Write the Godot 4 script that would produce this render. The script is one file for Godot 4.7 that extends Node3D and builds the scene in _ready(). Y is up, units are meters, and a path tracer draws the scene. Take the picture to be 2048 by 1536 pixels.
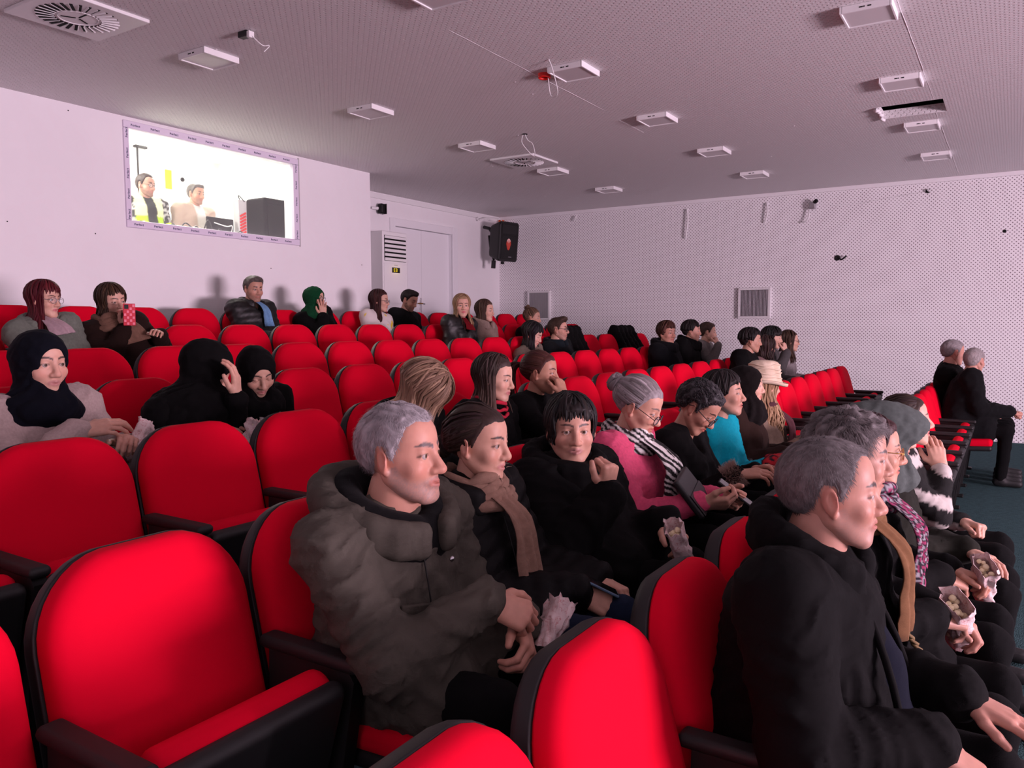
extends Node3D
# A small auditorium: red tip-up chairs on shallow tiers, an audience lit by the cinema screen in front of it,
# a glazed projection booth in the back wall. x runs along the rows, +z is towards the screen, y is up, metres.

const ROW_NAMES := ["g", "f", "e", "d", "c", "b", "a"]
const ROW_Z := {"a": -6.71, "b": -5.72, "c": -4.70, "d": -3.70, "e": -2.70, "f": -1.70, "g": -0.70}
const ROW_Y := {"a": 0.80, "b": 0.64, "c": 0.50, "d": 0.37, "e": 0.252, "f": 0.134, "g": 0.0}
const CEIL := 3.546
const WALL_X := 12.256
const LEFT_X := -2.4
const FRONT_Z := 8.2
const BOOTH_Z := -7.15
const RECESS_Z := -8.09
const RECESS_X := 7.776

var M := {}
var fine := FastNoiseLite.new()
var bumps := FastNoiseLite.new()
var used := {}
var rng := RandomNumberGenerator.new()
var head_hi := {}
var head_lo := {}
var hands := {}
var stage_clock := 0

func _ready() -> void:
	rng.seed = 11
	stage_clock = Time.get_ticks_msec()
	fine.seed = 5
	fine.noise_type = FastNoiseLite.TYPE_SIMPLEX_SMOOTH
	fine.frequency = 1.0
	fine.fractal_type = FastNoiseLite.FRACTAL_NONE
	bumps.seed = 9
	bumps.noise_type = FastNoiseLite.TYPE_SIMPLEX_SMOOTH
	bumps.frequency = 1.0
	bumps.fractal_octaves = 3
	set_view()
	set_light()
	make_materials()
	build_room()
	build_seats()
	build_fixtures()
	build_booth()
	clock("room")
	make_templates()
	clock("templates")
	build_people()
	clock("people")
	build_belongings()
	clock("belongings")

func clock(what: String) -> void:
	var now := Time.get_ticks_msec()
	print(what, " ", now - stage_clock, " ms")
	stage_clock = now

func set_view() -> void:
	var cam := Camera3D.new()
	cam.name = "camera"
	cam.fov = 52.07
	cam.near = 0.02
	cam.far = 60.0
	add_child(cam)
	var fwd := Vector3(0.84053975, -0.07572026, -0.53643207)
	var right := Vector3(0.53780953, -0.002581, 0.84306242)
	var up := right.cross(fwd)
	cam.transform = Transform3D(Basis(right, up, -fwd).orthonormalized(), Vector3(0, 1.58, 0))
	cam.current = true
	var we := WorldEnvironment.new()
	we.name = "world"
	var env := Environment.new()
	env.background_mode = Environment.BG_COLOR
	env.background_color = Color(0, 0, 0)
	env.tonemap_mode = Environment.TONE_MAPPER_LINEAR
	env.tonemap_exposure = 1.0
	env.sdfgi_enabled = true
	env.ssao_enabled = true
	env.ssil_enabled = true
	we.environment = env
	add_child(we)

func set_light() -> void:
	# the lit cinema screen on the front wall is what lights the hall
	var s := AreaLight3D.new()
	s.name = "screen_light"
	s.area_size = Vector2(3.4, 1.35)
	s.light_color = Color(1.0, 0.87, 0.95)
	s.light_energy = 133.0
	s.area_range = 40.0
	s.area_attenuation = 2.0
	s.shadow_enabled = true
	add_child(s)
	s.position = Vector3(3.9, 1.25, FRONT_Z - 0.12)

# ---------------------------------------------------------------- helpers
func numbered(called: String) -> String:
	var n: int = used.get(called, 0)
	used[called] = n + 1
	return called if n == 0 else "%s_%03d" % [called, n]

func thing(called: String, label: String, category: String, at := Vector3.ZERO, group := "") -> Node3D:
	var o := Node3D.new()
	o.name = numbered(called)
	add_child(o)
	o.position = at
	tag(o, label, category, group)
	return o

func tag(o: Node3D, label: String, category: String, group := "") -> void:
	o.set_meta("label", label)
	if category:
		o.set_meta("category", category)
	if group:
		o.set_meta("group", group)

func struct(called: String, b: MB, m: Material, label: String, category: String) -> MeshInstance3D:
	var o := b.node(called, m)
	o.name = numbered(called)
	add_child(o)
	o.set_meta("kind", "structure")
	tag(o, label, category)
	return o

func part(called: String, b: MB, m: Material, parent: Node3D) -> MeshInstance3D:
	var o := b.node(called, m)
	parent.add_child(o, true)
	return o

func piece(called: String, mesh: Mesh, m: Material, parent: Node3D) -> MeshInstance3D:
	var o := MeshInstance3D.new()
	o.name = called
	o.mesh = mesh
	o.material_override = m
	parent.add_child(o, true)
	return o

# collects triangles with normals and linear vertex colours
class MB:
	var v := PackedVector3Array()
	var n := PackedVector3Array()
	var c := PackedColorArray()
	var i := PackedInt32Array()

	func node(called: String, m: Material) -> MeshInstance3D:
		var o := MeshInstance3D.new()
		o.name = called
		o.mesh = mesh()
		o.material_override = m
		return o

	func mesh() -> ArrayMesh:
		var a := []
		a.resize(Mesh.ARRAY_MAX)
		a[Mesh.ARRAY_VERTEX] = v
		a[Mesh.ARRAY_NORMAL] = n
		a[Mesh.ARRAY_COLOR] = c
		a[Mesh.ARRAY_INDEX] = i
		var am := ArrayMesh.new()
		am.add_surface_from_arrays(Mesh.PRIMITIVE_TRIANGLES, a)
		return am

	func pt(p: Vector3, nn: Vector3, col := Color.WHITE) -> int:
		v.append(p)
		n.append(nn)
		c.append(col)
		return v.size() - 1

	func tri(a: int, b: int, d: int) -> void:
		i.append(a)
		i.append(b)
		i.append(d)

	func quad(a: Vector3, b: Vector3, d: Vector3, e: Vector3, col := Color.WHITE) -> void:
		# corners counter-clockwise seen from the front
		var nn := (b - a).cross(d - a).normalized()
		var k := v.size()
		for p in [a, b, d, e]:
			pt(p, nn, col)
		tri(k, k + 2, k + 1)
		tri(k, k + 3, k + 2)

	func box(lo: Vector3, hi: Vector3, col := Color.WHITE) -> void:
		var x0 := lo.x
		var y0 := lo.y
		var z0 := lo.z
		var x1 := hi.x
		var y1 := hi.y
		var z1 := hi.z
		quad(Vector3(x1, y0, z0), Vector3(x1, y1, z0), Vector3(x1, y1, z1), Vector3(x1, y0, z1), col)
		quad(Vector3(x0, y0, z1), Vector3(x0, y1, z1), Vector3(x0, y1, z0), Vector3(x0, y0, z0), col)
		quad(Vector3(x0, y1, z1), Vector3(x1, y1, z1), Vector3(x1, y1, z0), Vector3(x0, y1, z0), col)
		quad(Vector3(x0, y0, z0), Vector3(x1, y0, z0), Vector3(x1, y0, z1), Vector3(x0, y0, z1), col)
		quad(Vector3(x0, y0, z1), Vector3(x1, y0, z1), Vector3(x1, y1, z1), Vector3(x0, y1, z1), col)
		quad(Vector3(x1, y0, z0), Vector3(x0, y0, z0), Vector3(x0, y1, z0), Vector3(x1, y1, z0), col)

	# box with rounded edges
	func rbox(centre: Vector3, size: Vector3, r: float, turn := Basis.IDENTITY, k := 2, col := Color.WHITE) -> void:
		var hx := maxf(size.x * 0.5 - r, 0.0)
		var hy := maxf(size.y * 0.5 - r, 0.0)
		var hz := maxf(size.z * 0.5 - r, 0.0)
		var cols := []
		for q in 4:
			for s in k + 1:
				var a := (q + float(s) / k) * PI * 0.5
				cols.append([cos(a), sin(a), (1.0 if q == 0 or q == 3 else -1.0) * hx, (1.0 if q < 2 else -1.0) * hz])
		var rows := []
		for q in 2:
			for s in k + 1:
				var b := -PI * 0.5 + (q + float(s) / k) * PI * 0.5
				rows.append([cos(b), sin(b), (-1.0 if q == 0 else 1.0) * hy])
		var k0 := v.size()
		for rw in rows:
			for cl in cols:
				var d := Vector3(rw[0] * cl[0], rw[1], rw[0] * cl[1])
				pt(centre + turn * (Vector3(cl[2], rw[2], cl[3]) + d * r), turn * d, col)
		var w := cols.size()
		for y in rows.size() - 1:
			for x in w:
				var a := k0 + y * w + x
				var b := k0 + y * w + (x + 1) % w
				tri(a, b, b + w)
				tri(a, b + w, a + w)
		# lids
		for y in [0, rows.size() - 1]:
			for x in range(1, w - 1):
				if y == 0:
					tri(k0, k0 + x + 1, k0 + x)
				else:
					tri(k0 + y * w, k0 + y * w + x, k0 + y * w + x + 1)

	# tube along points; flat: second radius factor across
	func tube(p: PackedVector3Array, r: PackedFloat32Array, sides := 6, col := Color.WHITE, flat := 1.0, hint := Vector3.ZERO) -> void:
		var m := p.size()
		var k0 := v.size()
		var side := hint
		for s in m:
			var t := (p[mini(s + 1, m - 1)] - p[maxi(s - 1, 0)])
			t = t.normalized() if t.length_squared() > 1e-14 else Vector3.UP
			if side == Vector3.ZERO:
				side = Vector3.RIGHT if absf(t.x) < 0.8 else Vector3.UP
			side = side - t * side.dot(t)
			side = side.normalized() if side.length_squared() > 1e-10 else t.cross(Vector3(0.3, 0.9, 0.31)).normalized()
			var up := t.cross(side)
			for a in sides:
				var an := TAU * a / sides
				var d := side * cos(an) + up * sin(an) * flat
				var nd := (side * cos(an) * flat + up * sin(an)).normalized()
				pt(p[s] + d * r[s], nd, col)
		for s in m - 1:
			for a in sides:
				var b := (a + 1) % sides
				var q := k0 + s * sides
				tri(q + a, q + b + sides, q + b)
				tri(q + a, q + a + sides, q + b + sides)
		for a in range(1, sides - 1):
			tri(k0, k0 + a, k0 + a + 1)
			var e := k0 + (m - 1) * sides
			tri(e, e + a + 1, e + a)

	# turned profile (radius, height) about y
	func lathe(profile: PackedVector2Array, segs: int, centre := Vector3.ZERO, turn := Basis.IDENTITY, col := Color.WHITE) -> void:
		var k0 := v.size()
		var i0 := i.size()
		for q in profile:
			for s in segs:
				var a := TAU * s / segs
				pt(centre + turn * Vector3(cos(a) * q.x, q.y, sin(a) * q.x), Vector3.ZERO, col)
		for y in profile.size() - 1:
			for x in segs:
				var a := k0 + y * segs + x
				var b := k0 + y * segs + (x + 1) % segs
				tri(a, b, b + segs)
				tri(a, b + segs, a + segs)
		smooth(k0, i0)

	# grid of points, row by row
	func sheet(p: PackedVector3Array, w: int, wrap := false, col := Color.WHITE) -> void:
		var k0 := v.size()
		var i0 := i.size()
		for q in p:
			pt(q, Vector3.ZERO, col)
		var h := p.size() / w
		for y in h - 1:
			for x in (w if wrap else w - 1):
				var a := k0 + y * w + x
				var b := k0 + y * w + (x + 1) % w
				tri(a, b, b + w)
				tri(a, b + w, a + w)
		smooth(k0, i0)

	func smooth(k0: int, i0: int) -> void:
		var t := i0
		while t < i.size():
			var a := i[t]
			var b := i[t + 1]
			var d := i[t + 2]
			var nn := (v[d] - v[a]).cross(v[b] - v[a])
			n[a] += nn
			n[b] += nn
			n[d] += nn
			t += 3
		for k in range(k0, v.size()):
			n[k] = n[k].normalized()

	func add(vs: PackedVector3Array, ns: PackedVector3Array, cs: PackedColorArray, idx: PackedInt32Array) -> void:
		var k := v.size()
		v.append_array(vs)
		n.append_array(ns)
		c.append_array(cs)
		for q in idx:
			i.append(q + k)

	# loft of closed outlines that share their number of points
	func loft(rings: Array, caps := true, col := Color.WHITE) -> void:
		var k0 := v.size()
		var i0 := i.size()
		var w: int = rings[0].size()
		for r in rings:
			for q in r:
				pt(q, Vector3.ZERO, col)
		for y in rings.size() - 1:
			for x in w:
				var a := k0 + y * w + x
				var b := k0 + y * w + (x + 1) % w
				tri(a, b, b + w)
				tri(a, b + w, a + w)
		if caps:
			for e in [0, rings.size() - 1]:
				var mid := Vector3.ZERO
				for q in rings[e]:
					mid += q / w
				var cc := pt(mid, Vector3.ZERO, col)
				for x in w:
					var a: int = k0 + e * w + x
					var b: int = k0 + e * w + (x + 1) % w
					if e == 0:
						tri(cc, b, a)
					else:
						tri(cc, a, b)
		# turn the faces outwards
		var vol := 0.0
		var t := i0
		while t < i.size():
			vol += v[i[t]].dot(v[i[t + 2]].cross(v[i[t + 1]]))
			t += 3
		if vol < 0.0:
			t = i0
			while t < i.size():
				var sw := i[t + 1]
				i[t + 1] = i[t + 2]
				i[t + 2] = sw
				t += 3
		smooth(k0, i0)

# a distance field on a grid, meshed as surface nets
class Field:
	var o: Vector3
	var h: float
	var nx: int
	var ny: int
	var nz: int
	var f := PackedFloat32Array()
	var verts := PackedVector3Array()
	var idx := PackedInt32Array()
	var seen := PackedInt32Array()

	func _init(lo: Vector3, hi: Vector3, cell: float) -> void:
		h = cell
		o = lo - Vector3.ONE * cell * 3.0
		var d := (hi - lo) / cell
		nx = int(ceilf(d.x)) + 7
		ny = int(ceilf(d.y)) + 7
		nz = int(ceilf(d.z)) + 7
		f.resize(nx * ny * nz)
		f.fill(1000.0)

	func cap(a: Vector3, b: Vector3, ra: float, rb: float, k: float) -> void:
		var m := maxf(ra, rb) + k + 2.5 * h
		var x0 := clampi(int(floorf((minf(a.x, b.x) - m - o.x) / h)), 0, nx - 1)
		var x1 := clampi(int(ceilf((maxf(a.x, b.x) + m - o.x) / h)), 0, nx - 1)
		var y0 := clampi(int(floorf((minf(a.y, b.y) - m - o.y) / h)), 0, ny - 1)
		var y1 := clampi(int(ceilf((maxf(a.y, b.y) + m - o.y) / h)), 0, ny - 1)
		var z0 := clampi(int(floorf((minf(a.z, b.z) - m - o.z) / h)), 0, nz - 1)
		var z1 := clampi(int(ceilf((maxf(a.z, b.z) + m - o.z) / h)), 0, nz - 1)
		var bx := b.x - a.x
		var by := b.y - a.y
		var bz := b.z - a.z
		var inv := 1.0 / maxf(bx * bx + by * by + bz * bz, 1e-9)
		var rd := rb - ra
		var ox := o.x - a.x
		for kz in range(z0, z1 + 1):
			var pz := o.z + kz * h - a.z
			for jy in range(y0, y1 + 1):
				var py := o.y + jy * h - a.y
				var base := (kz * ny + jy) * nx
				var tq := (py * by + pz * bz) * inv
				for ix in range(x0, x1 + 1):
					var px := ox + ix * h
					var t := clampf(px * bx * inv + tq, 0.0, 1.0)
					var dx := px - bx * t
					var dy := py - by * t
					var dz := pz - bz * t
					var d := sqrt(dx * dx + dy * dy + dz * dz) - ra - rd * t
					var g := f[base + ix]
					if d >= g + k:
						continue
					if d <= g - k:
						f[base + ix] = d
					else:
						var hh := 0.5 + 0.5 * (g - d) / k
						f[base + ix] = g + (d - g) * hh - k * hh * (1.0 - hh)

	# ellipsoid joined (cut = false) or taken away (cut = true)
	func ell(c: Vector3, r: Vector3, k: float, cut := false, turn := Basis.IDENTITY) -> void:
		var m := maxf(r.x, maxf(r.y, r.z)) + k + 2.5 * h
		var x0 := clampi(int(floorf((c.x - m - o.x) / h)), 0, nx - 1)
		var x1 := clampi(int(ceilf((c.x + m - o.x) / h)), 0, nx - 1)
		var y0 := clampi(int(floorf((c.y - m - o.y) / h)), 0, ny - 1)
		var y1 := clampi(int(ceilf((c.y + m - o.y) / h)), 0, ny - 1)
		var z0 := clampi(int(floorf((c.z - m - o.z) / h)), 0, nz - 1)
		var z1 := clampi(int(ceilf((c.z + m - o.z) / h)), 0, nz - 1)
		var plain := turn == Basis.IDENTITY
		var back := turn.transposed()
		var ix_ := 1.0 / r.x
		var iy_ := 1.0 / r.y
		var iz_ := 1.0 / r.z
		for kz in range(z0, z1 + 1):
			var pz := o.z + kz * h - c.z
			for jy in range(y0, y1 + 1):
				var py := o.y + jy * h - c.y
				var base := (kz * ny + jy) * nx
				for ix in range(x0, x1 + 1):
					var px := o.x + ix * h - c.x
					var qx := px
					var qy := py
					var qz := pz
					if not plain:
						var q := back * Vector3(px, py, pz)
						qx = q.x
						qy = q.y
						qz = q.z
					var ax := qx * ix_
					var ay := qy * iy_
					var az := qz * iz_
					var k0 := sqrt(ax * ax + ay * ay + az * az)
					var bx := ax * ix_
					var by := ay * iy_
					var bz := az * iz_
					var k1 := sqrt(bx * bx + by * by + bz * bz)
					var d := k0 * (k0 - 1.0) / maxf(k1, 1e-6) if k0 > 1e-4 else -minf(r.x, minf(r.y, r.z))
					var g := f[base + ix]
					if cut:
						d = -d
						if d <= g - k:
							continue
						if d >= g + k:
							f[base + ix] = d
						else:
							var hh := 0.5 - 0.5 * (g - d) / k
							f[base + ix] = g + (d - g) * hh + k * hh * (1.0 - hh)
					else:
						if d >= g + k:
							continue
						if d <= g - k:
							f[base + ix] = d
						else:
							var hh := 0.5 + 0.5 * (g - d) / k
							f[base + ix] = g + (d - g) * hh - k * hh * (1.0 - hh)

	func vertex(id: int) -> int:
		var s := seen[id]
		if s >= 0:
			return s
		var sy := nx
		var sz := nx * ny
		var a := f[id]
		var b := f[id + 1]
		var c := f[id + sy]
		var d := f[id + sy + 1]
		var e := f[id + sz]
		var g := f[id + sz + 1]
		var l := f[id + sz + sy]
		var m := f[id + sz + sy + 1]
		var x := 0.0
		var y := 0.0
		var z := 0.0
		var n := 0
		if (a < 0.0) != (b < 0.0):
			x += a / (a - b)
			n += 1
		if (c < 0.0) != (d < 0.0):
			x += c / (c - d)
			y += 1.0
			n += 1
		if (e < 0.0) != (g < 0.0):
			x += e / (e - g)
			z += 1.0
			n += 1
		if (l < 0.0) != (m < 0.0):
			x += l / (l - m)
			y += 1.0
			z += 1.0
			n += 1
		if (a < 0.0) != (c < 0.0):
			y += a / (a - c)
			n += 1
		if (b < 0.0) != (d < 0.0):
			y += b / (b - d)
			x += 1.0
			n += 1
		if (e < 0.0) != (l < 0.0):
			y += e / (e - l)
			z += 1.0
			n += 1
		if (g < 0.0) != (m < 0.0):
			y += g / (g - m)
			x += 1.0
			z += 1.0
			n += 1
		if (a < 0.0) != (e < 0.0):
			z += a / (a - e)
			n += 1
		if (b < 0.0) != (g < 0.0):
			z += b / (b - g)
			x += 1.0
			n += 1
		if (c < 0.0) != (l < 0.0):
			z += c / (c - l)
			y += 1.0
			n += 1
		if (d < 0.0) != (m < 0.0):
			z += d / (d - m)
			x += 1.0
			y += 1.0
			n += 1
		var kz := id / sz
		var rest := id - kz * sz
		var jy := rest / sy
		var ix := rest - jy * sy
		var q := 1.0 / maxi(n, 1)
		verts.append(o + Vector3(ix + x * q, jy + y * q, kz + z * q) * h)
		seen[id] = verts.size() - 1
		return verts.size() - 1

	func face(p: int, q: int, r: int, s: int, inside: bool) -> void:
		var a := vertex(p)
		var b := vertex(q)
		var c := vertex(r)
		var d := vertex(s)
		if inside:
			idx.append_array(PackedInt32Array([a, d, c, a, c, b]))
		else:
			idx.append_array(PackedInt32Array([a, b, c, a, c, d]))

	func build() -> void:
		seen.resize(f.size())
		seen.fill(-1)
		var sy := nx
		var sz := nx * ny
		var far := 2.6 * h
		for kz in range(1, nz - 1):
			for jy in range(1, ny - 1):
				var row := kz * sz + jy * sy
				for id in range(row + 1, row + nx - 1):
					var a := f[id]
					if a > far or a < -far:
						continue
					var s := a < 0.0
					if s != (f[id + 1] < 0.0):
						face(id - sy - sz, id - sz, id, id - sy, s)
					if s != (f[id + sy] < 0.0):
						face(id - sz - 1, id - 1, id, id - sz, s)
					if s != (f[id + sz] < 0.0):
						face(id - 1 - sy, id - sy, id, id - 1, s)

	static func normals(vs: PackedVector3Array, ix: PackedInt32Array) -> PackedVector3Array:
		var n := PackedVector3Array()
		n.resize(vs.size())
		var t := 0
		var m := ix.size()
		while t < m:
			var a := ix[t]
			var b := ix[t + 1]
			var d := ix[t + 2]
			var nn := (vs[d] - vs[a]).cross(vs[b] - vs[a])
			n[a] += nn
			n[b] += nn
			n[d] += nn
			t += 3
		for k in n.size():
			n[k] = n[k].normalized()
		return n

static func flat_colors(count: int, col: Color) -> PackedColorArray:
	var c := PackedColorArray()
	c.resize(count)
	c.fill(col)
	return c

# ---------------------------------------------------------------- materials
func srgb(r: float, g: float, b: float) -> Color:
	return Color(r, g, b)

func mat(key: String, col: Color, rough := 0.8, metal := 0.0, spec := 0.5) -> StandardMaterial3D:
	var m := StandardMaterial3D.new()
	m.resource_name = key
	m.albedo_color = col
	m.roughness = rough
	m.metallic = metal
	m.metallic_specular = spec
	M[key] = m
	return m

func noise_tex(freq: float, octaves: int, seed_: int, size := 256, normal := false, strength := 2.0, ramp: Gradient = null, kind := FastNoiseLite.TYPE_SIMPLEX_SMOOTH) -> NoiseTexture2D:
	var n := FastNoiseLite.new()
	n.noise_type = kind
	n.seed = seed_
	n.frequency = freq
	n.fractal_octaves = octaves
	var t := NoiseTexture2D.new()
	t.width = size
	t.height = size
	t.seamless = true
	t.noise = n
	if normal:
		t.as_normal_map = true
		t.bump_strength = strength
	if ramp:
		t.color_ramp = ramp
	return t

func ramp2(a: Color, b: Color) -> Gradient:
	var g := Gradient.new()
	g.set_color(0, a)
	g.set_color(1, b)
	return g

func tri_uv(m: StandardMaterial3D, scale: float, world := false) -> void:
	m.uv1_triplanar = true
	m.uv1_world_triplanar = world
	m.uv1_scale = Vector3.ONE * scale

func woven(key: String, col: Color, scale := 9.0, strength := 0.5, sheen := 0.2) -> StandardMaterial3D:
	var m := mat(key, col, 0.92, 0.0, 0.25)
	m.normal_enabled = true
	m.normal_texture = M["weave"]
	m.normal_scale = strength
	tri_uv(m, scale)
	m.albedo_texture = M["mottle"]
	if sheen > 0.0:
		m.rim_enabled = true
		m.rim = sheen
		m.rim_tint = 0.6
	return m

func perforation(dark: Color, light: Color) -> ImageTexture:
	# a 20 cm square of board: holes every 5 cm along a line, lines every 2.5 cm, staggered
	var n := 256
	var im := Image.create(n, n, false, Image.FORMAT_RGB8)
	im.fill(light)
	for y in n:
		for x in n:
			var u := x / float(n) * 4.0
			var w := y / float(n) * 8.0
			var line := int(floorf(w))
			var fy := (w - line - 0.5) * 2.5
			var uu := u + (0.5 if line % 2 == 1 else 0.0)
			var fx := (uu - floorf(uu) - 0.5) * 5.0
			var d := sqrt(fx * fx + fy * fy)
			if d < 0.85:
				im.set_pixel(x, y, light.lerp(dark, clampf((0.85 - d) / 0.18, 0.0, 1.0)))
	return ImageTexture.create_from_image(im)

func make_materials() -> void:
	M["weave"] = noise_tex(0.12, 3, 21, 256, true, 3.0)
	M["mottle"] = noise_tex(0.02, 4, 22, 256, false, 1.0, ramp2(Color(0.86, 0.86, 0.86), Color(1, 1, 1)))
	M["plaster_n"] = noise_tex(0.05, 4, 23, 256, true, 1.2)
	var cr := FastNoiseLite.new()
	cr.noise_type = FastNoiseLite.TYPE_SIMPLEX_SMOOTH
	cr.seed = 77
	cr.frequency = 0.008
	cr.fractal_type = FastNoiseLite.FRACTAL_RIDGED
	cr.fractal_octaves = 4
	cr.fractal_gain = 0.45
	cr.domain_warp_enabled = true
	cr.domain_warp_amplitude = 40.0
	cr.domain_warp_frequency = 0.006
	var ct := NoiseTexture2D.new()
	ct.width = 512
	ct.height = 512
	ct.seamless = true
	ct.noise = cr
	ct.as_normal_map = true
	ct.bump_strength = 9.0
	M["crease"] = ct
	var m := mat("paint", srgb(0.955, 0.95, 0.955), 0.75)
	m.normal_enabled = true
	m.normal_texture = M["plaster_n"]
	m.normal_scale = 0.15
	m.albedo_texture = noise_tex(0.006, 4, 24, 512, false, 1.0, ramp2(Color(0.985, 0.983, 0.983), Color(1, 1, 1)))
	tri_uv(m, 0.35, true)
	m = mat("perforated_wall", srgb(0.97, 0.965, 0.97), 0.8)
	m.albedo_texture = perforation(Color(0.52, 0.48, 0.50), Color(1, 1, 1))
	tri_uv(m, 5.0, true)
	m = mat("perforated_ceiling", srgb(0.93, 0.92, 0.92), 0.85)
	m.albedo_texture = perforation(Color(1.0, 1.0, 1.0), Color(0.96, 0.96, 0.96))
	m.heightmap_enabled = true
	m.heightmap_texture = perforation(Color(0, 0, 0), Color(1, 1, 1))
	m.heightmap_scale = 1.3
	tri_uv(m, 5.0, true)
	m = mat("carpet", srgb(0.27, 0.37, 0.38), 1.0, 0.0, 0.1)
	m.normal_enabled = true
	m.normal_texture = M["weave"]
	m.normal_scale = 0.8
	m.albedo_texture = M["mottle"]
	tri_uv(m, 3.0, true)
	woven("masking", srgb(0.10, 0.095, 0.10), 4.0, 0.5, 0.0)
	# red chair cloth
	m = mat("red_cloth", srgb(0.86, 0.0, 0.16), 0.85, 0.0, 0.2)
	m.albedo_texture = noise_tex(0.25, 2, 31, 256, false, 1.0, ramp2(Color(0.93, 0.9, 0.9), Color(1, 1, 1)))
	m.normal_enabled = true
	m.normal_texture = noise_tex(0.3, 2, 32, 256, true, 2.0)
	m.normal_scale = 0.25
	tri_uv(m, 12.0)
	mat("black_plastic", srgb(0.075, 0.07, 0.075), 0.6)
	mat("dark_metal", srgb(0.12, 0.12, 0.12), 0.45, 0.6)
	mat("white_plastic", srgb(0.93, 0.93, 0.93), 0.4)
	mat("white_metal", srgb(0.9, 0.9, 0.9), 0.45)
	mat("diffuser", srgb(0.84, 0.83, 0.83), 0.35)
	mat("slot_black", srgb(0.03, 0.03, 0.03), 0.9)
	mat("dark_slot", srgb(0.07, 0.06, 0.065), 0.8)
	mat("grille_grey", srgb(0.74, 0.73, 0.74), 0.5)
	mat("door_white", srgb(0.94, 0.94, 0.95), 0.45)
	mat("brass", srgb(0.75, 0.55, 0.3), 0.3, 1.0)
	mat("matt_black", srgb(0.035, 0.035, 0.038), 0.85, 0.0, 0.2)
	mat("rope", srgb(0.45, 0.36, 0.22), 0.8)
	mat("steel", srgb(0.75, 0.75, 0.76), 0.3, 1.0)
	mat("chrome", srgb(0.85, 0.85, 0.86), 0.12, 1.0)
	mat("speaker_black", srgb(0.06, 0.06, 0.065), 0.55)
	mat("grille_black", srgb(0.045, 0.045, 0.05), 0.75)
	mat("orange", srgb(0.85, 0.36, 0.12), 0.6)
	mat("red_box", srgb(0.85, 0.08, 0.03), 0.45)
	mat("cable_white", srgb(0.9, 0.9, 0.9), 0.5)
	mat("cable_black", srgb(0.03, 0.03, 0.03), 0.5)
	mat("print_blue", srgb(0.16, 0.16, 0.36), 0.6)
	mat("film", srgb(0.90, 0.865, 0.93), 0.4)
	mat("booth_white", srgb(0.95, 0.95, 0.94), 0.9)
	mat("yellow", srgb(0.90, 0.95, 0.12), 0.7)
	mat("led_red", srgb(0.85, 0.03, 0.04), 0.4)
	m = mat("glass", Color(0.95, 0.97, 0.97, 0.06), 0.02)
	m.transparency = BaseMaterial3D.TRANSPARENCY_ALPHA
	m = mat("lens", Color(0.9, 0.92, 0.95, 0.10), 0.02)
	m.transparency = BaseMaterial3D.TRANSPARENCY_ALPHA
	m = mat("screen_glow", srgb(0.9, 0.9, 0.9), 0.9)
	m.emission_enabled = true
	m.emission = Color(1.0, 0.86, 0.95)
	m.emission_energy_multiplier = 1.5
	m = mat("tube_glow", srgb(1, 1, 1), 0.6)
	m.emission_enabled = true
	m.emission = Color(1.0, 0.98, 0.93)
	m.emission_energy_multiplier = 9.0
	m = mat("digits_glow", srgb(0.9, 0.8, 0.1), 0.6)
	m.emission_enabled = true
	m.emission = Color(0.95, 0.85, 0.1)
	m.emission_energy_multiplier = 0.9
	# people
	m = mat("skin", Color.WHITE, 0.5, 0.0, 0.4)
	m.vertex_color_use_as_albedo = true
	m.subsurf_scatter_enabled = true
	m.subsurf_scatter_strength = 0.08
	m.normal_enabled = true
	m.normal_texture = M["plaster_n"]
	m.normal_scale = 0.12
	tri_uv(m, 9.0)
	m = mat("hair", Color.WHITE, 0.55, 0.0, 0.32)
	m.vertex_color_use_as_albedo = true
	m = mat("tinted_cloth", Color.WHITE, 0.92, 0.0, 0.25)
	m.vertex_color_use_as_albedo = true
	m.normal_enabled = true
	m.normal_texture = M["weave"]
	m.normal_scale = 0.5
	tri_uv(m, 9.0)
	m = mat("paper", srgb(0.88, 0.80, 0.79), 0.8)
	m.albedo_texture = noise_tex(0.03, 3, 41, 256, false, 1.0, paper_ramp())
	tri_uv(m, 5.0)
	m = mat("straw", Color.WHITE, 0.9)
	m.vertex_color_use_as_albedo = true
	m.normal_enabled = true
	m.normal_texture = M["weave"]
	m.normal_scale = 0.9
	tri_uv(m, 6.0)

func paper_ramp() -> Gradient:
	var g := Gradient.new()
	g.set_color(0, Color(1, 1, 1))
	g.set_color(1, Color(1, 1, 1))
	g.add_point(0.52, Color(1, 1, 1))
	g.add_point(0.58, Color(0.86, 0.62, 0.62))
	g.add_point(0.64, Color(1, 0.98, 0.98))
	return g

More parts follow.
